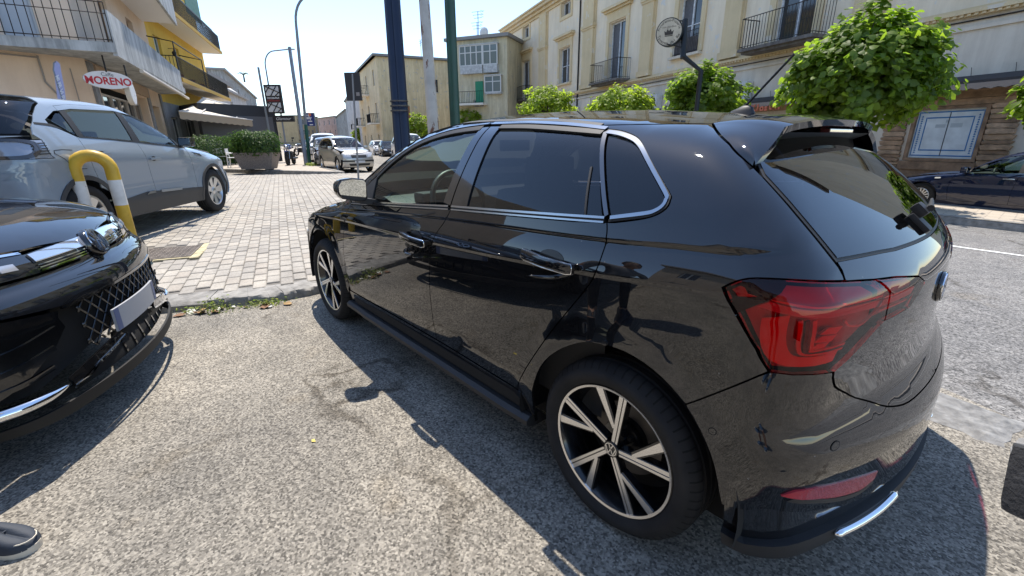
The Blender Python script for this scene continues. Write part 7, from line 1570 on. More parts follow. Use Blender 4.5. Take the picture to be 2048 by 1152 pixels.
# cafe: oval sign, round sign, feather flag, awnings
def cafe_bits():
    d = 12.4; c = at(217, 160, d); F_ = CAM-c; F_.z = 0; F_.normalize(); F_ = (F_+Vector((-.1, -.25, 0))).normalized(); X = Vector((0, 0, 1)).cross(F_).normalized()
    root = empty('cafe_sign', (c.x, c.y, c.z), 0, 'white oval cafe sign with red lettering hanging under the balcony', 'sign'); m4 = frame((0, 0, 0), X, (0, 0, 1), F_); hw, hh = .53, .225; el = [(hw*math.cos(q), hh*math.sin(q)) for q in np.linspace(0, 2*math.pi, 41)[:-1]]
    m = MB(); m.prism(el, -.10, 0, 'xy', m4); m.build('panel', M('sign_white', (.68, .67, .66), .5), root, auto=40)
    text_mesh('sign_word', 'MORENO', .26, M('sign_red', (.45, .01, .02), .5), root, m4 @ Matrix.Translation((0, -.035, .004)), .003, bold=.007, sx=.90); text_mesh('sign_word', 'Caffe', .13, M('sign_grey', (.12, .12, .13), .5), root, m4 @ Matrix.Translation((0, .135, .004)), .002)
    m = MB(); m.tube([(0, 0, .2), (0, 0, .62)], .02, 6); m.build('hanger', IRONB, root)
    d = 13.2; c = at(266, 186, d); F_ = (CAM-c); F_.z = 0; F_.normalize(); F_ = (F_+Vector((.6, -1.7, 0))).normalized(); X = Vector((0, 0, 1)).cross(F_).normalized()
    r2 = empty('round_sign', c, 0, 'thin round white sign seen edge-on beside the oval cafe sign', 'sign'); m4 = frame((0, 0, 0), X, (0, 0, 1), F_); el = [(.34*math.cos(q), .34*math.sin(q)) for q in np.linspace(0, 2*math.pi, 33)[:-1]]; m = MB(); m.prism(el, -.12, 0, 'xy', m4); m.build('drum', M('cream_metal', (.55, .50, .42), .6), r2, auto=40); m = MB(); m.prism([(a*.9, b_*.9) for a, b_ in el], .0, .008, 'xy', m4); m.build('face', M('sign_white', (.68, .67, .66), .5), r2); m = MB(); m.tube([m4 @ Vector((0, .3, -.05)), m4 @ Vector((0, .75, -.05))], .02, 6); m.build('hanger', IRONB, r2)
    # feather flag
    d = 11.6; b = at(136, 260, d); root = empty('feather_flag', (b.x, b.y, .19), 0, 'lavender feather flag with white lettering behind the crossover', 'flag'); o = Vector((b.x, b.y, .19)); A = lambda x, y: at(x, y, d)-o
    m = MB(); m.tube([(0, 0, 0), A(128, 210), A(107, 140), A(108, 126), A(112, 123)], .018, 6); m.build('pole', gal, root)
    Lp = [A(116, 205), A(112, 175), A(108, 145), A(108, 128)]; Rp = [A(132, 205), A(128, 175), A(122, 145), A(119, 127), A(113, 122)]; v = Lp+Rp; m = MB(); bk = _fw*.012; n = len(v); poly = Lp+Rp[::-1]; vv = [tuple(p) for p in poly]+[tuple(p+bk) for p in poly]; m.add(vv, [tuple(range(n)), tuple(range(2*n-1, n-1, -1))]+[(i, (i+1) % n, (i+1) % n+n, i+n) for i in range(n)]); m.build('cloth', M('flag_lavender', (.42, .42, .62), .8), root)
    c = A(121, 178); dv = (A(112, 145)-A(127, 200)).normalized(); sd = _rr.normalized(); m4 = frame(c-_fw*.008, dv, -sd if False else dv.cross(_fw).normalized()*-1, -_fw); text_mesh('flag_words', 'VIUV /PUM', .15, M('flag_white', (.75, .75, .78), .8), root, m4, .001, shear=.2, bold=.005)
cafe_bits()
def awning(name, label, pts, drop, mat, arms=True):
    """pts: back-left, back-right, front-right, front-left"""
    root = empty(name, pts[0], 0, label, 'awning'); o = Vector(pts[0]); P = [Vector(p)-o for p in pts]; n = 10; v = []; f = []
    for i in range(n+1):
        t = i/n
        for a, b_ in ((P[0], P[3]), (P[1], P[2])): q = a.lerp(b_, t); v.append(tuple(q-Vector((0, 0, .10*math.sin(math.pi*t)))))
    f = [(2*i, 2*i+1, 2*i+3, 2*i+2) for i in range(n)]; k = len(v); v += [(a, b_, c-.02) for a, b_, c in v]; f += [tuple(j+k for j in q[::-1]) for q in f] + [(0, 1, k+1, k), (2*n, 2*n+1, 2*n+1+k, 2*n+k)] + [(2*i, 2*i+2, 2*i+2+k, 2*i+k) for i in range(n)] + [(2*i+1, 2*i+3, 2*i+3+k, 2*i+1+k) for i in range(n)]
    m = MB(); m.add(v, f); m.build('canopy', mat, root)
    a, b_ = P[3], P[2]; m = MB(); N_ = 24; tp = [a.lerp(b_, i/N_) for i in range(N_+1)]; v = [tuple(p-Vector((0, 0, .012))) for p in tp]+[tuple(p-Vector((0, 0, drop+(.04 if i % 2 else 0)))) for i, p in enumerate(tp)]; m.add(v, [(i, i+1, N_+2+i, N_+1+i) for i in range(N_)]); m.build('valance', M('awning_sand', (.42, .33, .23), .9), root)
    m = MB(); m.tube([tuple(P[0]), tuple(P[1])], .07, 8); m.tube([tuple(P[3]), tuple(P[2])], .035, 8); m.tube([tuple(P[0].lerp(P[1], .25)), tuple(P[3].lerp(P[2], .25))], .03, 6); m.tube([tuple(P[0].lerp(P[1], .75)), tuple(P[3].lerp(P[2], .75))], .03, 6); m.build('awning_frame', M('frame_white', (.6, .58, .55), .5), root)
    return root
cream = M('awning_cream', (.66, .60, .50), .9, var=.15)
awning('awning', 'wide cream awning stretched out below the yellow house', [at(404, 196, 26.5), at(503, 222, 30), at(505, 240, 26.0), at(357, 222, 21.5)], .34, cream)
awning('awning', 'scalloped white shop awning at the far left edge', [at(-60, 95, 15.5), at(6, 96, 15.8), at(24, 128, 14.2), at(-60, 122, 13.8)], .22, M('awning_white', (.66, .66, .66), .9))
# dark glazed gazebo
def gazebo():
    a, b = at(470, 300, 32), at(562, 300, 27.5); rz, L = left_frame((b.x, b.y), (a.x, a.y)); root = empty('gazebo', (a.x, a.y, .14), rz, 'charcoal framed gazebo with clear plastic side screens behind the hedge', 'gazebo'); ch = M('gazebo_charcoal', (.022, .024, .030), .6)
    m = MB(); m.box((-1, -4, 2.55), (L, 0, 3.15)); m.build('roof', ch, root); n = 4
    for i in range(n+1): x = L*i/n; m = MB(); m.box((x-.45 if i == n else x-.09, -.2, 0), (x, .0, 2.55)); m.build('column', ch, root)
    m = MB(); m.box((-1, -.1, 0), (L, -.04, .95)); m.build('skirting', ch, root)
    pm = GLASS('plastic_screen', (.72, .74, .76), 1.35, .05); m = MB(); m.box((0, -.08, .95), (L, -.06, 2.45)); m.build('screen', pm, root)
    for z in (1.45, 1.62, 2.12): m = MB(); m.box((0, -.06, z), (L, -.02, z+.04)); m.build('rail', ch, root)
    m = MB(); m.box((L-.5, -4, 0), (L, -.2, 2.55)); m.build('end_screen', M('screen_grey', (.10, .10, .11), .5), root)
gazebo()
# concrete planter
def planter():
    a = at_z(520, 340, .14); root = empty('planter', (a.x, a.y, .14), YAW-math.pi/2+.10, 'tapered concrete planter box filled with a bushy green shrub', 'planter'); m = MB(); w0, w1, d0, d1, H = .60, .80, .32, .45, .72
    v = [(-w0, -d0, .05), (w0, -d0, .05), (w0, d0, .05), (-w0, d0, .05), (-w1, -d1, H), (w1, -d1, H), (w1, d1, H), (-w1, d1, H), (-w1+.08, -d1+.08, H), (w1-.08, -d1+.08, H), (w1-.08, d1-.08, H), (-w1+.08, d1-.08, H), (-w1+.1, -d1+.1, H-.08), (w1-.1, -d1+.1, H-.08), (w1-.1, d1-.1, H-.08), (-w1+.1, d1-.1, H-.08)]
    m.add(v, [(3, 2, 1, 0), (0, 1, 5, 4), (1, 2, 6, 5), (2, 3, 7, 6), (3, 0, 4, 7), (4, 5, 9, 8), (5, 6, 10, 9), (6, 7, 11, 10), (7, 4, 8, 11), (8, 9, 13, 12), (9, 10, 14, 13), (10, 11, 15, 14), (11, 8, 12, 15), (12, 13, 14, 15)]); m.build('trough', M('gravel_concrete', (.25, .215, .19), .9, var=.5, vscale=40, bump=.8, bscale=60, bdist=.015), root)
    for x in (-.4, .4): m = MB(); m.box((x-.08, -.25, 0), (x+.08, .25, .05)); m.build('foot', GRYC, root)
    return root
GRYC = M('foot_concrete', (.2, .19, .18), .9)
planter_o = planter()
def plastic_chair(px, py, d, rz):
    p = at(px, py, d); root = empty('garden_chair', (p.x, p.y, .14), rz, None, None); w = M('white_plastic', (.70, .70, .69), .5)
    for x, y in ((-.22, -.2), (.22, -.2), (-.22, .22), (.22, .22)): m = MB(); m.tube([(x*1.12, y*1.12, 0), (x, y, .44)], .022, 6); m.build('leg', w, root)
    m = MB(); m.cbox((0, 0, .45), (.46, .44, .03), .01); m.build('seat', w, root)
    m = MB(); m.cbox((0, .24, .72), (.44, .03, .26), .012); m.tube([(-.22, .22, .44), (-.21, .25, .86)], .02, 6); m.tube([(.22, .22, .44), (.21, .25, .86)], .02, 6); m.build('backrest', w, root)
    for s_ in (-1, 1): m = MB(); m.tube([(s_*.24, -.2, .44), (s_*.25, -.18, .64), (s_*.24, .22, .66)], .02, 6); m.build('armrest', w, root)
    return root
tag(plastic_chair(470, 330, 21.0, YAW+.3), 'white plastic garden chair pushed against the concrete planter', 'chair'); tag(plastic_chair(444, 326, 23.0, YAW-.6), 'white plastic garden chair half hidden by the crossover bonnet', 'chair')
# motorcycle
def motorcycle(px, py, label, col, head, sc=1.0):
    p = at_z(px, py, .14); root = empty('motorcycle', (p.x, p.y, .14), head, label, 'motorcycle'); root.scale = (sc,)*3; blk = M('bike_black', (.012, .012, .013), .45); al = M('bike_alloy', (.5, .5, .5), .3, .9)
    for x in (0, -1.38):
        w = empty('wheel', (x, 0, .31), parent=root); m = MB(); m.lathe([(.24, -.05), (.29, -.06), (.31, 0), (.29, .06), (.24, .05)], 28, 'y'); m.build('tyre', M_tyre(), w, auto=60); m = MB(); m.lathe([(.21, -.03), (.245, -.04), (.245, .04), (.21, .03)], 28, 'y', close=True)
        for q in range(5): a = q*1.2566; m.tube([(0, 0, 0), (.22*math.cos(a), 0, .22*math.sin(a))], .014, 5)
        m.build('rim', blk, w)
    m = MB()
    for s_ in (-1, 1): m.tube([(0, s_*.10, .31), (-.22, s_*.10, .92)], .026, 8)
    m.build('fork', al, root, auto=60); m = MB(); m.tube([(-.22, -.36, 1.02), (-.20, -.15, 1.03), (-.20, .15, 1.03), (-.22, .36, 1.02)], .018, 6); m.build('handlebar', blk, root)
    m = MB(); m.lathe([(.001, .10), (.06, .09), (.10, .03), (.10, -.02), (.06, -.08), (.001, -.09)], 18, 'x', (-.10, 0, .84)); m.build('headlight', al, root, auto=60)
    m = MB(); m.cbox((-.48, 0, .85), (.46, .28, .24), .09); m.build('tank', col, root, auto=60); m = MB(); m.cbox((-.95, 0, .82), (.60, .24, .10), .04); m.build('seat', blk, root, auto=60)
    m = MB(); m.cbox((-.60, 0, .46), (.50, .30, .38), .08); m.tube([(-.5, .12, .30), (-1.3, .2, .32)], .05, 8); m.build('engine', blk, root, auto=60); m = MB(); m.tube([(-1.38, .09, .31), (-.75, .09, .40)], .03, 6); m.build('swingarm', blk, root)
    m = MB(); m.cbox((.02, 0, .66), (.36, .12, .03), .01); m.build('front_mudguard', col, root, auto=60)
    for s_ in (-1, 1): m = MB(); m.tube([(-.2, s_*.28, 1.03), (-.18, s_*.32, 1.22)], .008, 5); m.cbox((-.18, s_*.34, 1.25), (.02, .12, .07), .01); m.build('mirror', blk, root)
motorcycle(577, 331, 'blue and black motorcycle standing on the pavement before the gazebo', M('bike_blue', (.02, .04, .30), .25, coat=1), YAW+math.pi+.25, 1.05)
motorcycle(594, 312, 'dark motorcycle parked farther back between the blue one and the poles', M('bike_grey', (.10, .11, .12), .25, coat=1), YAW+math.pi-.2, 1.0)
# litter, leaf and weeds at the kerb
def rubbish():
    r = random.Random(5)
    for i in range(16):
        s_, t_ = r.uniform(2.33, 2.45), r.uniform(-3.05, -2.2); p = st(s_, t_, .004); m = MB(); L, W = r.uniform(.03, .09), r.uniform(.015, .035); a = r.uniform(0, 3.1); v = []
        for k in range(5):
            x = -L/2+L*k/4; h = .004+.010*math.sin(k*1.3+i)**2; w = W*math.sin(math.pi*(k+.4)/5); v += [(x, -w, h), (x, w, h+.003)]
        m.add(v, [(2*k, 2*k+1, 2*k+3, 2*k+2) for k in range(4)]); col = [(.26, .15, .07), (.34, .22, .10), (.20, .11, .06), (.60, .58, .54)][i % 4]
        o = m.build('dry_leaf' if i % 4 < 3 else 'paper_scrap', M('litter_%d' % (i % 4), col, .9)); o.location = p; o.rotation_euler = (r.uniform(-.3, .3), r.uniform(-.3, .3), a)
        tag(o, 'dry brown leaf lying in the gutter by the kerb weeds' if i % 4 < 3 else 'pale scrap of paper lying in the gutter by the kerb', 'leaf' if i % 4 < 3 else 'paper', 'dry leaves in the gutter' if i % 4 < 3 else 'paper scraps in the gutter')
    p = at(627, 882, 1.0); q = at_z(627, 882, .003); m = MB(); m.add([(-.012, -.006, 0), (.010, -.008, .003), (.014, .004, .002), (-.006, .009, .004)], [(0, 1, 2, 3)]); o = m.build('fallen_leaf', M('leaf_yellow', (.55, .45, .12), .8)); o.location = q; tag(o, 'tiny yellow leaf lying alone on the open asphalt', 'leaf')
rubbish()
# ------------------------------------------------------------------ trees, hedge, shrubs, weeds
def M_leaf(nm, c0, c1, trans=.5):
    t = NT(nm); g = t.n('NewGeometry'); c = t.ramp(g.outputs['Random Per Island'], [(0, c0), (1, c1)])
    df = t.n('BsdfDiffuse'); tr = t.n('BsdfTranslucent'); gl = t.n('BsdfGlossy', i_Roughness=.5); mx = t.n('MixShader', i_0=trans); m2 = t.n('MixShader', i_0=.025)
    hs = t.n('HueSaturation', i_Saturation=1.05, i_Value=2.6); t.l(c, hs.inputs['Color']); t.l(c, df.inputs[0]); t.l(hs.outputs[0], tr.inputs[0]); t.l(df.outputs[0], mx.inputs[1]); t.l(tr.outputs[0], mx.inputs[2]); t.l(mx.outputs[0], m2.inputs[1]); t.l(gl.outputs[0], m2.inputs[2]); t.l(m2.outputs[0], t.o.inputs[0]); t.t.nodes.remove(t.b); return t.m
LEAF = M_leaf('catalpa_leaf', (.075, .125, .014), (.165, .235, .028), .6); LEAFY = M_leaf('young_leaf', (.12, .175, .015), (.22, .28, .035), .6); HEDGE = M_leaf('hedge_leaf', (.02, .05, .010), (.06, .11, .022), .3); WEED = M_leaf('weed_leaf', (.10, .15, .03), (.20, .22, .05), .5)
BARK = M('bark', (.10, .085, .07), .9, var=.4, vscale=8, bump=.6, bscale=25, bdist=.02)
def leaves(pts, nrm, size, seed, heart=True):
    """heart-shaped bent leaves, each an island of four faces"""
    r = np.random.default_rng(seed); n = len(pts)
    sh = np.array([(0, 0, 0), (.10, -.42, .02), (.55, -.40, -.03), (1.05, 0, -.16), (.55, .40, -.03), (.10, .42, .02), (.5, 0, .06)]) if heart else np.array([(0, 0, 0), (.3, -.22, 0), (.75, -.16, -.03), (1, 0, -.08), (.75, .16, -.03), (.3, .22, 0), (.5, 0, .04)])
    F0 = [(0, 1, 6), (1, 2, 6), (2, 3, 6), (3, 4, 6), (4, 5, 6), (5, 0, 6)]
    d = nrm + r.normal(0, .45, (n, 3)); d /= np.linalg.norm(d, axis=1)[:, None]
    rnd = r.normal(0, 1, (n, 3)); rnd[:, 2] -= .55; x = rnd-d*(rnd*d).sum(1)[:, None]; x /= np.linalg.norm(x, axis=1)[:, None]; y = np.cross(d, x); sz = size*r.uniform(.65, 1.25, n)
    V = pts[:, None, :] + sz[:, None, None]*(sh[None, :, 0:1]*x[:, None, :] + sh[None, :, 1:2]*y[:, None, :] + sh[None, :, 2:3]*d[:, None, :])
    V = V.reshape(-1, 3); F = (np.array(F0)[None]+np.arange(n)[:, None, None]*7).reshape(-1, 3); return V, F
def fast_mesh(name, V, F, mat, parent=None):
    me = bpy.data.meshes.new(name); nv, nf = len(V), len(F); me.vertices.add(nv); me.vertices.foreach_set('co', np.asarray(V, np.float32).ravel()); me.loops.add(nf*3); me.loops.foreach_set('vertex_index', np.asarray(F, np.int32).ravel()); me.polygons.add(nf); me.polygons.foreach_set('loop_start', np.arange(0, nf*3, 3, dtype=np.int32)); me.polygons.foreach_set('loop_total', np.full(nf, 3, np.int32)); me.update(); me.validate(); me.polygons.foreach_set('use_smooth', [True]*nf); me.materials.append(mat)
    o = bpy.data.objects.new(name, me); COL.objects.link(o)
    if parent: o.parent = parent
    return o
def ball_tree(label, base, zc, rx, rz, nclump, nleaf, size, seed, mat=LEAF, group=None, name='catalpa_tree'):
    root = empty(name, base, 0, label, 'tree', group); r = np.random.default_rng(seed)
    t = MB(); t.tube([(0, 0, -.1), (.02, .01, .6), (0, .03, zc-rz*.8), (0, 0, zc-rz*.3)], [.085*rx/1.4+.02, .075*rx/1.4+.01, .065*rx/1.4, .05*rx/1.4], 10); t.build('trunk', BARK, root, auto=60)
    # clumps spread over a flattened ball, denser at the rim; branches reach towards them
    u = r.normal(0, 1, (nclump, 3)); u /= np.linalg.norm(u, axis=1)[:, None]; rad = r.uniform(.25, 1.0, nclump)**.45; k = rad*r.uniform(.80, 1.08, nclump); c = u*k[:, None]*np.array([rx, rx, rz])
    b = MB()
    for i in range(0, nclump, 3): e = c[i]*.8; b.tube([(0, 0, zc-rz*.45), tuple(e*.45+np.array([0, 0, zc-rz*.1])), tuple(e+np.array([0, 0, zc]))], [.035*rx/1.4, .02*rx/1.4, .008], 5)
    b.build('branches', BARK, root, auto=60)
    P, N = [], []
    for i in range(nclump):
        m = nleaf; q = r.normal(0, 1, (m, 3)); q /= np.linalg.norm(q, axis=1)[:, None]; s_ = rx*.24*r.uniform(.7, 1.3); pts = c[i]+q*s_*np.array([1, 1, .7])*r.uniform(.3, 1, (m, 1)); P.append(pts); nn = pts/np.array([rx, rx, rz]); nn = nn/np.maximum(np.linalg.norm(nn, axis=1)[:, None], .2)*.8+np.array([0, 0, .75]); N.append(nn)
    P = np.concatenate(P); N = np.concatenate(N); V, F = leaves(P+np.array([0, 0, zc]), N, size, seed+1); fast_mesh('crown', V, F, mat, root)
    return root
grp = 'round catalpa trees along the right pavement'
def street_tree(label, px, py_top, py_bot, half, y, seed, nc, nl, size, mat=LEAF, squash=.85):
    c = at_y(px, (py_top+py_bot)/2, y); dep = (c-CAM).dot(_fw); rx = half*dep/FPX; zt = at_y(px, py_top, y).z; zb = at_y(px, py_bot, y).z; g_ = gz(c.x, c.y)+.15
    return ball_tree(label, (c.x, c.y, g_), (zt+zb)/2-g_, rx, (zt-zb)/2*1.02, nc, nl, size, seed, mat, grp)
street_tree('largest round catalpa tree, standing above the spoiler of the hatchback', 1722, 25, 275, 136, -11.7, 11, 210, 60, .155)
street_tree('round catalpa tree beneath the oval restaurant sign', 1406, 130, 262, 80, -14.2, 12, 150, 44, .15)
street_tree('low yellow-green catalpa tree second to the left of the restaurant sign', 1242, 171, 262, 70, -16.5, 13, 120, 40, .15, LEAFY)
street_tree('bright catalpa tree below the small balcony of the palazzo', 1094, 172, 255, 58, -19.5, 14, 120, 40, .16, LEAFY)
street_tree('yellow-green tree just right of the dark green pole', 946, 214, 262, 32, -24, 15, 80, 26, .2, LEAFY)
street_tree('green tree between the navy column and the rusty pole', 838, 227, 280, 26, -24, 16, 80, 26, .2, LEAFY)
for i, (px, w, lb) in enumerate(((783, 15, 'small bright tree immediately left of the navy column'), (757, 15, 'small bright tree second left from the navy column'), (739, 13, 'small bright tree third left from the navy column'), (716, 12, 'small pale tree half behind the grey sign post'))): street_tree(lb, px, 252+i, 282, w, -24-3*i, 20+i, 50, 14, .34, LEAFY)
street_tree('catalpa branch tips entering at the right edge of the picture', 2190, 100, 300, 105, -11.4, 31, 120, 44, .16)
def bush(name, label, base, hx, hy, hz, n, size, seed, mat, cat, rz=0, parent=None, lumpy=.2):
    r = np.random.default_rng(seed)
    root = empty(name, base, rz, label, cat) if parent is None else None
    q = r.uniform(-1, 1, (n*2, 3)); q = q[(np.abs(q)**3.5).sum(1) < 1.15]; w = (np.abs(q)**3.5).sum(1); q = q[r.random(len(q)) < .25+.75*np.clip(w, 0, 1)**.5][:n]
    lump = 1+lumpy*np.sin(q[:, 0:1]*5+seed)*np.cos(q[:, 1:2]*4+1)+r.normal(0, .05, (len(q), 1)); P = q*np.array([hx, hy, hz])*lump+np.array([0, 0, hz]); N = q+np.array([0, 0, .5]); V, F = leaves(P, N, size, seed, False)
    o = fast_mesh('foliage', V, F, mat, root if parent is None else parent)
    if parent is None:
        m = MB()
        for i in range(5): x = -hx*.7+hx*.35*i; m.tube([(x, 0, -.05), (x+.05, .03, hz*1.2)], [.03, .012], 5); m.build('stem', BARK, root); m = MB()
    return root or o
p = planter_o.location; bush('planter_shrub', 'bushy green shrub growing in the concrete planter', (p.x, p.y, .75), .92, .62, .48, 3800, .11, 41, HEDGE, 'shrub', YAW-math.pi/2+.1, lumpy=.12)
h0, h1 = at(375, 330, 21.0), at(486, 330, 24.5); hd_ = h1-h0; bush('hedge', 'clipped dark green hedge between the crossover and the planter', ((h0.x+h1.x)/2, (h0.y+h1.y)/2, .15), hd_.length/2, .45, .72, 5200, .10, 42, HEDGE, 'hedge', math.atan2(hd_.y, hd_.x), lumpy=.06)
# palm tuft on the flat roof
pr = empty('palm_plant', at(488, 156, 70), 0, 'small palm plant on the roof of the grey stained house', 'plant'); m = MB(); m.tube([(0, 0, -.6), (0, 0, .4)], [.16, .12], 6); m.build('trunk', BARK, pr); m = MB()
for i in range(12): a = i*.52; m.tube([(0, 0, .4), (.5*math.cos(a), .5*math.sin(a), .75), (1.0*math.cos(a), 1.0*math.sin(a), .45)], [.05, .05, .01], 4)
m.build('fronds', M('palm_green', (.05, .075, .025), .8), pr)
# weeds at the kerb foot
def weed(s_, t_, n, h, seed, label):
    r = np.random.default_rng(seed); b = st(s_, t_, 0); root = empty('kerb_weed', b, 0, label, 'weed', 'weeds at the foot of the kerb'); P = r.normal(0, 1, (n, 3))*np.array([.05, .05, 0])+np.array([0, 0, 1])*r.uniform(.005, h, (n, 1)); N = r.normal(0, .5, (n, 3))+np.array([0, 0, 1]); V, F = leaves(P, N, .026, seed, False); fast_mesh('leaves', V, F, WEED, root)
    m = MB(); m.tube([(0, 0, -.01), (.01, .0, h*.8)], .003, 4); m.build('stem', WEED, root)
for i, (s_, t_, n, h) in enumerate(((2.42, -2.95, 50, .05), (2.42, -2.80, 110, .10), (2.40, -2.70, 45, .05), (2.44, -2.52, 70, .05), (2.44, -2.42, 70, .05), (2.46, -2.33, 45, .04))): weed(s_, t_, n, h, 60+i, ['leftmost low weed tuft in the gutter', 'tallest weed clump in the gutter', 'small weed right of the tallest clump', 'spreading weed mid gutter near the hatchback', 'flat weed tuft second nearest the hatchback', 'flat weed tuft nearest the hatchback wheel'][i])
g_ = at_z(625, 331, .14); bush('weed_patch', 'patch of short grass at the foot of the leaning grey pole', (g_.x, g_.y, .14), .5, .25, .06, 500, .08, 77, WEED, 'grass')
# ------------------------------------------------------------------ people and what they carry
def skin_body(name, joints, edges, mat, parent, root_i=0, sub=2):
    me = bpy.data.meshes.new(name); me.from_pydata([j[:3] for j in joints], edges, []); me.update(); o = bpy.data.objects.new(name, me); COL.objects.link(o); o.parent = parent
    o.modifiers.new('skin', 'SKIN'); me.skin_vertices or bpy.context.view_layer.update()
    if not me.skin_vertices: me.attributes
    sv = me.skin_vertices[0].data
    for i, j in enumerate(joints): sv[i].radius = (j[3], j[4] if len(j) > 4 else j[3]); sv[i].use_root = (i == root_i)
    s = o.modifiers.new('sub', 'SUBSURF'); s.levels = sub; s.render_levels = sub
    dg = bpy.context.evaluated_depsgraph_get(); dg.update(); m2 = bpy.data.meshes.new_from_object(o.evaluated_get(dg)); o.modifiers.clear(); o.data = m2; m2.materials.clear()
    for m_ in (mat if isinstance(mat, list) else [mat]): m2.materials.append(m_)
    m2.polygons.foreach_set('use_smooth', [True]*len(m2.polygons)); return o
SKIN = M('skin', (.36, .20, .13), .55); HAIR = M('dark_hair', (.02, .014, .01), .6)
def sneaker(parent, loc, rz, upper, sole, accent, L=.285):
    """low trainer: shaped sole, rounded upper with toe box, laces down the tongue"""
    root = empty('shoe', loc, rz, parent=parent)
    st_ = [(-.5, .20), (-.46, .33), (-.36, .38), (-.2, .36), (-.05, .36), (.1, .41), (.25, .455), (.36, .43), (.44, .33), (.485, .18), (.50, .0)]
    def ring(k, z): pts = [(x*L, y*L*k) for x, y in st_]; return [(x, y, z) for x, y in pts] + [(x, -y*.95, z) for x, y in pts[::-1][1:]]
    rows = [ring(.345, .0), ring(.362, .010), ring(.362, .020), ring(.350, .025)]; n = len(rows[0]); v = [p for r in rows for p in r]; f = [(i*n+j, i*n+(j+1) % n, (i+1)*n+(j+1) % n, (i+1)*n+j) for i in range(3) for j in range(n)] + [tuple(range(n))[::-1], tuple(range(3*n, 4*n))]
    m = MB(); m.add(v, f); m.build('sole', sole, root, auto=60)
    hs = [.085, .092, .096, .100, .098, .088, .074, .064, .056, .048, .040]; rows = []
    for t in (0, .2, .45, .7, .9, 1.0):
        k = .350*math.sqrt(max(0, 1-t**2.6))+.03; sx = 1-.06*t**3; top = [(x*L*sx-(.010*t if x > .3 else 0), y*L*k, .022+(hs[i]-.022)*math.sin(t*math.pi/2)) for i, (x, y) in enumerate(st_)]; rows.append(top + [(a, -b*.95, c) for a, b, c in top[::-1][1:]])
    v = [p for r in rows for p in r]; f = [(i*n+j, i*n+(j+1) % n, (i+1)*n+(j+1) % n, (i+1)*n+j) for i in range(len(rows)-1) for j in range(n)] + [tuple(range((len(rows)-1)*n, len(rows)*n))]
    m = MB(); m.add(v, f); u = m.build('upper', upper, root, auto=80); s = u.modifiers.new('s', 'SUBSURF'); s.levels = 1; s.render_levels = 2
    m = MB(); m.tube([(x*L*.97, y*L*.30, .052-.010*max(0, x)) for x, y in st_[5:]] + [(x*L*.97, -y*L*.285, .052-.010*max(0, x)) for x, y in st_[5:-1][::-1]], .0022, 6); m.build('toe_piping', accent, root, auto=60)
    for i in range(4): x = (-.02+i*.06)*L; z = .094-i*.0070; m = MB(); m.tube([(x, .026, z-.006), (x+.006, 0, z+.001), (x, -.026, z-.006)], .0028, 5); m.build('lace', upper, root, auto=60)
    return root
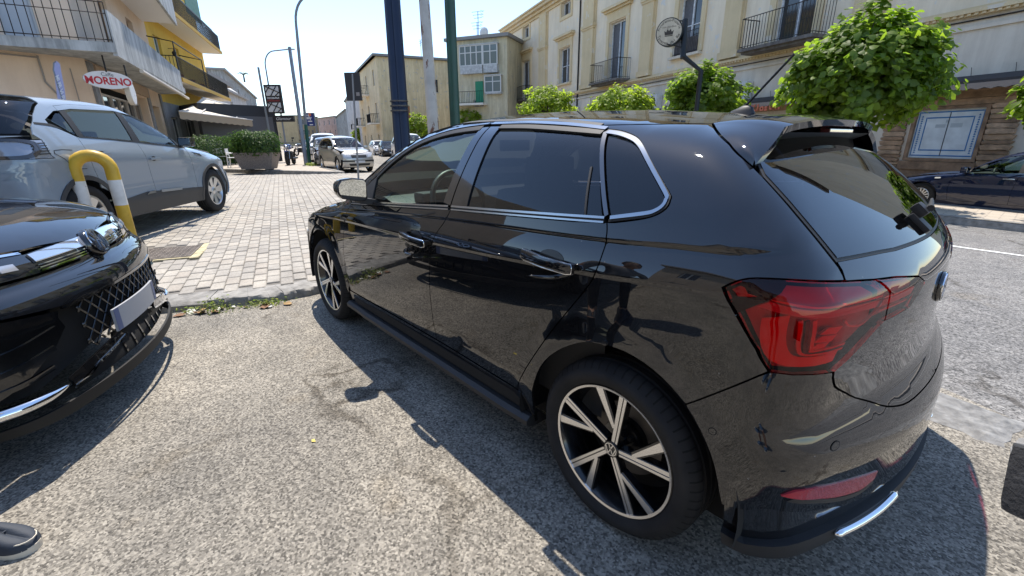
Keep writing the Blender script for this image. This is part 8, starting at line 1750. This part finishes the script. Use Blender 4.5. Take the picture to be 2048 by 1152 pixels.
def person(label, base, rz, top_m, bottom_m, shoes, arm_r, arm_l, short=True, hgt=1.70, hip_z=.92, spread=.11):
    root = empty('person', base, rz, label, 'person'); h = hgt/1.72
    J = [(0, 0, .98, .15, .12), (0, 0, 1.12, .135, .105), (0, 0, 1.28, .155, .11), (.0, 0, 1.42, .15, .09), (.01, 0, 1.50, .055), (.02, 0, 1.57, .052)]
    E = [(0, 1), (1, 2), (2, 3), (3, 4), (4, 5)]
    for sgn, arm in ((1, arm_l), (-1, arm_r)):
        i = len(J); J += [(0, sgn*.185, 1.41, .058), (*arm[0], .045), (*arm[1], .032), (*arm[2], .028)]; E += [(3, i), (i, i+1), (i+1, i+2), (i+2, i+3)]
    for sgn in (1, -1):
        i = len(J); J += [(0, sgn*spread, .90, .095), (.015, sgn*(spread+.01), .50, .062), (-.005, sgn*(spread+.015), .30, .055), (-.015, sgn*(spread+.015), .09, .038), (.05, sgn*(spread+.02), .05, .034)]; E += [(0, i), (i, i+1), (i+1, i+2), (i+2, i+3), (i+3, i+4)]
    J = [(a*h, b*h, c*h, *[q*h for q in r_]) for a, b, c, *r_ in J]
    b = skin_body('body', J, E, [SKIN, top_m, bottom_m], root)
    for p in b.data.polygons:
        c = p.center; z = c.z/h; ar = abs(c.y)/h
        if .99 < z < 1.49 and ar < .26 and abs(c.x) < .25: p.material_index = 1
        elif (.46 if short else .10) < z <= .99 and abs(c.x) < .22 and ar < .32: p.material_index = 2
    # head: profile rings with brow, nose and chin, then eyes, ears and hair
    hd = bmesh.new(); bmesh.ops.create_uvsphere(hd, u_segments=24, v_segments=18, radius=1)
    for v in hd.verts:
        x, y, z = v.co; w = 1-.16*max(0, -z)**1.5; v.co = Vector((x*.098*w+(.012 if z < -.2 and x > 0 else 0), y*.076*w, z*.118))
        if x > .55 and abs(y) < .28 and -.35 < z < .18: v.co.x += .020*(1-abs(y)/.28)*(1-abs(z+.12)/.35 if abs(z+.12) < .35 else 0)
    me = bpy.data.meshes.new('head'); hd.to_mesh(me); hd.free(); me.materials.append(SKIN); me.polygons.foreach_set('use_smooth', [True]*len(me.polygons)); ho = bpy.data.objects.new('head', me); COL.objects.link(ho); ho.parent = root; ho.location = (.035*h, 0, 1.635*h); ho.rotation_euler = (0, .15, 0)
    for sy in (-1, 1):
        m = MB(); m.lathe([(.001, .012), (.010, .008), (.013, 0)], 10, 'x', (.083, sy*.030, .012)); m.build('eye', M('eye_dark', (.05, .04, .035), .3), ho, auto=60); m = MB(); m.cbox((-.005, sy*.078, -.005), (.03, .016, .055), .007); m.build('ear', SKIN, ho, auto=60)
    m = MB(); m.cbox((.088, 0, -.062), (.012, .042, .010), .004); m.build('mouth', M('lips', (.30, .11, .09), .5), ho, auto=60)
    m = MB(); m.lathe([(.001, .128), (.05, .118), (.085, .075), (.094, .02), (.090, -.03), (.07, -.05)], 20, 'z', (-.014, 0, 0)); hr = m.build('hair', HAIR, ho, auto=80)
    for v in hr.data.vertices:
        if v.co.x > .045 and v.co.z < .06: v.co.z = .06+(v.co.z-.06)*.1
        v.co.x *= 1.06; v.co.y *= .90
    # hands: palm and five curled fingers
    for sgn, arm in ((1, arm_l), (-1, arm_r)):
        p = Vector(arm[2])*h; d = (Vector(arm[2])-Vector(arm[1])).normalized(); sd = d.cross(Vector((0, 0, 1))); sd = sd.normalized() if sd.length > .1 else Vector((1, 0, 0)); nn = sd.cross(d)
        m = MB(); m.tube([p-d*.01, p+d*.03, p+d*.08], [.026, .034, .034], 8)
        for k, (o_, L_) in enumerate(((-.027, .066), (-.009, .076), (.009, .072), (.026, .056))): q = p+d*.08+sd*o_; m.tube([q-d*.015, q+d*L_*.45-nn*.006, q+d*L_*.75-nn*.024, q+d*L_*.85-nn*.044], [.0095, .009, .008, .006], 6)
        q = p+d*.03-sd*.032; m.tube([q, q+d*.03-sd*.018-nn*.008, q+d*.06-sd*.018-nn*.022], [.011, .0095, .007], 6); m.build('hand', SKIN, root, auto=80)
    for sgn in (1, -1): sneaker(root, (.055*h, sgn*(spread+.02)*h, 0), sgn*.12, *shoes)
    return root
navy = M('navy_cloth', (.012, .015, .028), .9, var=.2); white = M('sneaker_white', (.62, .61, .58), .6); sblue = M('sneaker_blue', (.04, .10, .20), .6); slate = M('sneaker_slate', (.025, .032, .045), .7, bump=.3, bscale=300, bdist=.002); cream_ = M('sneaker_cream', (.58, .52, .42), .6)
# the photographer stands behind the camera and shows only in the paintwork
person('person in dark navy clothes with blue sneakers, mirrored in the hatchback bumper', (-1.28, 2.22, 0), YAW+.25, navy, navy, (sblue, white, white), [(.16, -.24, 1.20), (.36, -.10, 1.27), (.44, -.06, 1.28)], [(.16, .24, 1.18), (.36, .10, 1.25), (.44, .06, 1.27)], True, 1.66)
# the neighbour whose toe shows at the lower left
ft = at_z(63, 1092, .03); ra_ = math.radians(-138); tl_ = (.055+.146, .137); bx_ = ft.x-(tl_[0]*math.cos(ra_)-tl_[1]*math.sin(ra_)); by_ = ft.y-(tl_[0]*math.sin(ra_)+tl_[1]*math.cos(ra_)); person('person in slate sneakers of whom one toe shows at the lower left', (bx_, by_, 0), ra_, M('grey_shirt', (.18, .18, .19), .9), M('dark_trousers', (.02, .022, .026), .9), (slate, cream_, cream_), [(.0, -.25, 1.14), (.03, -.27, .88), (.04, -.27, .82)], [(.0, .25, 1.14), (.03, .27, .88), (.04, .27, .82)], False, 1.78)
# dark bag swinging into the right edge
b0 = at(2112, 980, .62); bg = empty('black_bag', b0, 0, 'blurred dark bag corner hanging in at the right edge', 'bag'); m = MB(); m4 = frame((0, 0, 0), _rr, _uu, -_fw) @ Matrix.Rotation(-.20, 4, 'Z'); m.cbox((0, .0, 0), (.10, .10, .05), .018, m4); bgo = m.build('pouch', M('bag_cloth', (.03, .03, .032), .9, var=.4, vscale=30, bump=.4, bscale=120), bg, auto=50); m = MB(); m.cbox((0, .045, .0), (.085, .012, .052), .004, m4); m.build('zip', M('bag_zip', (.08, .08, .08), .5), bg)
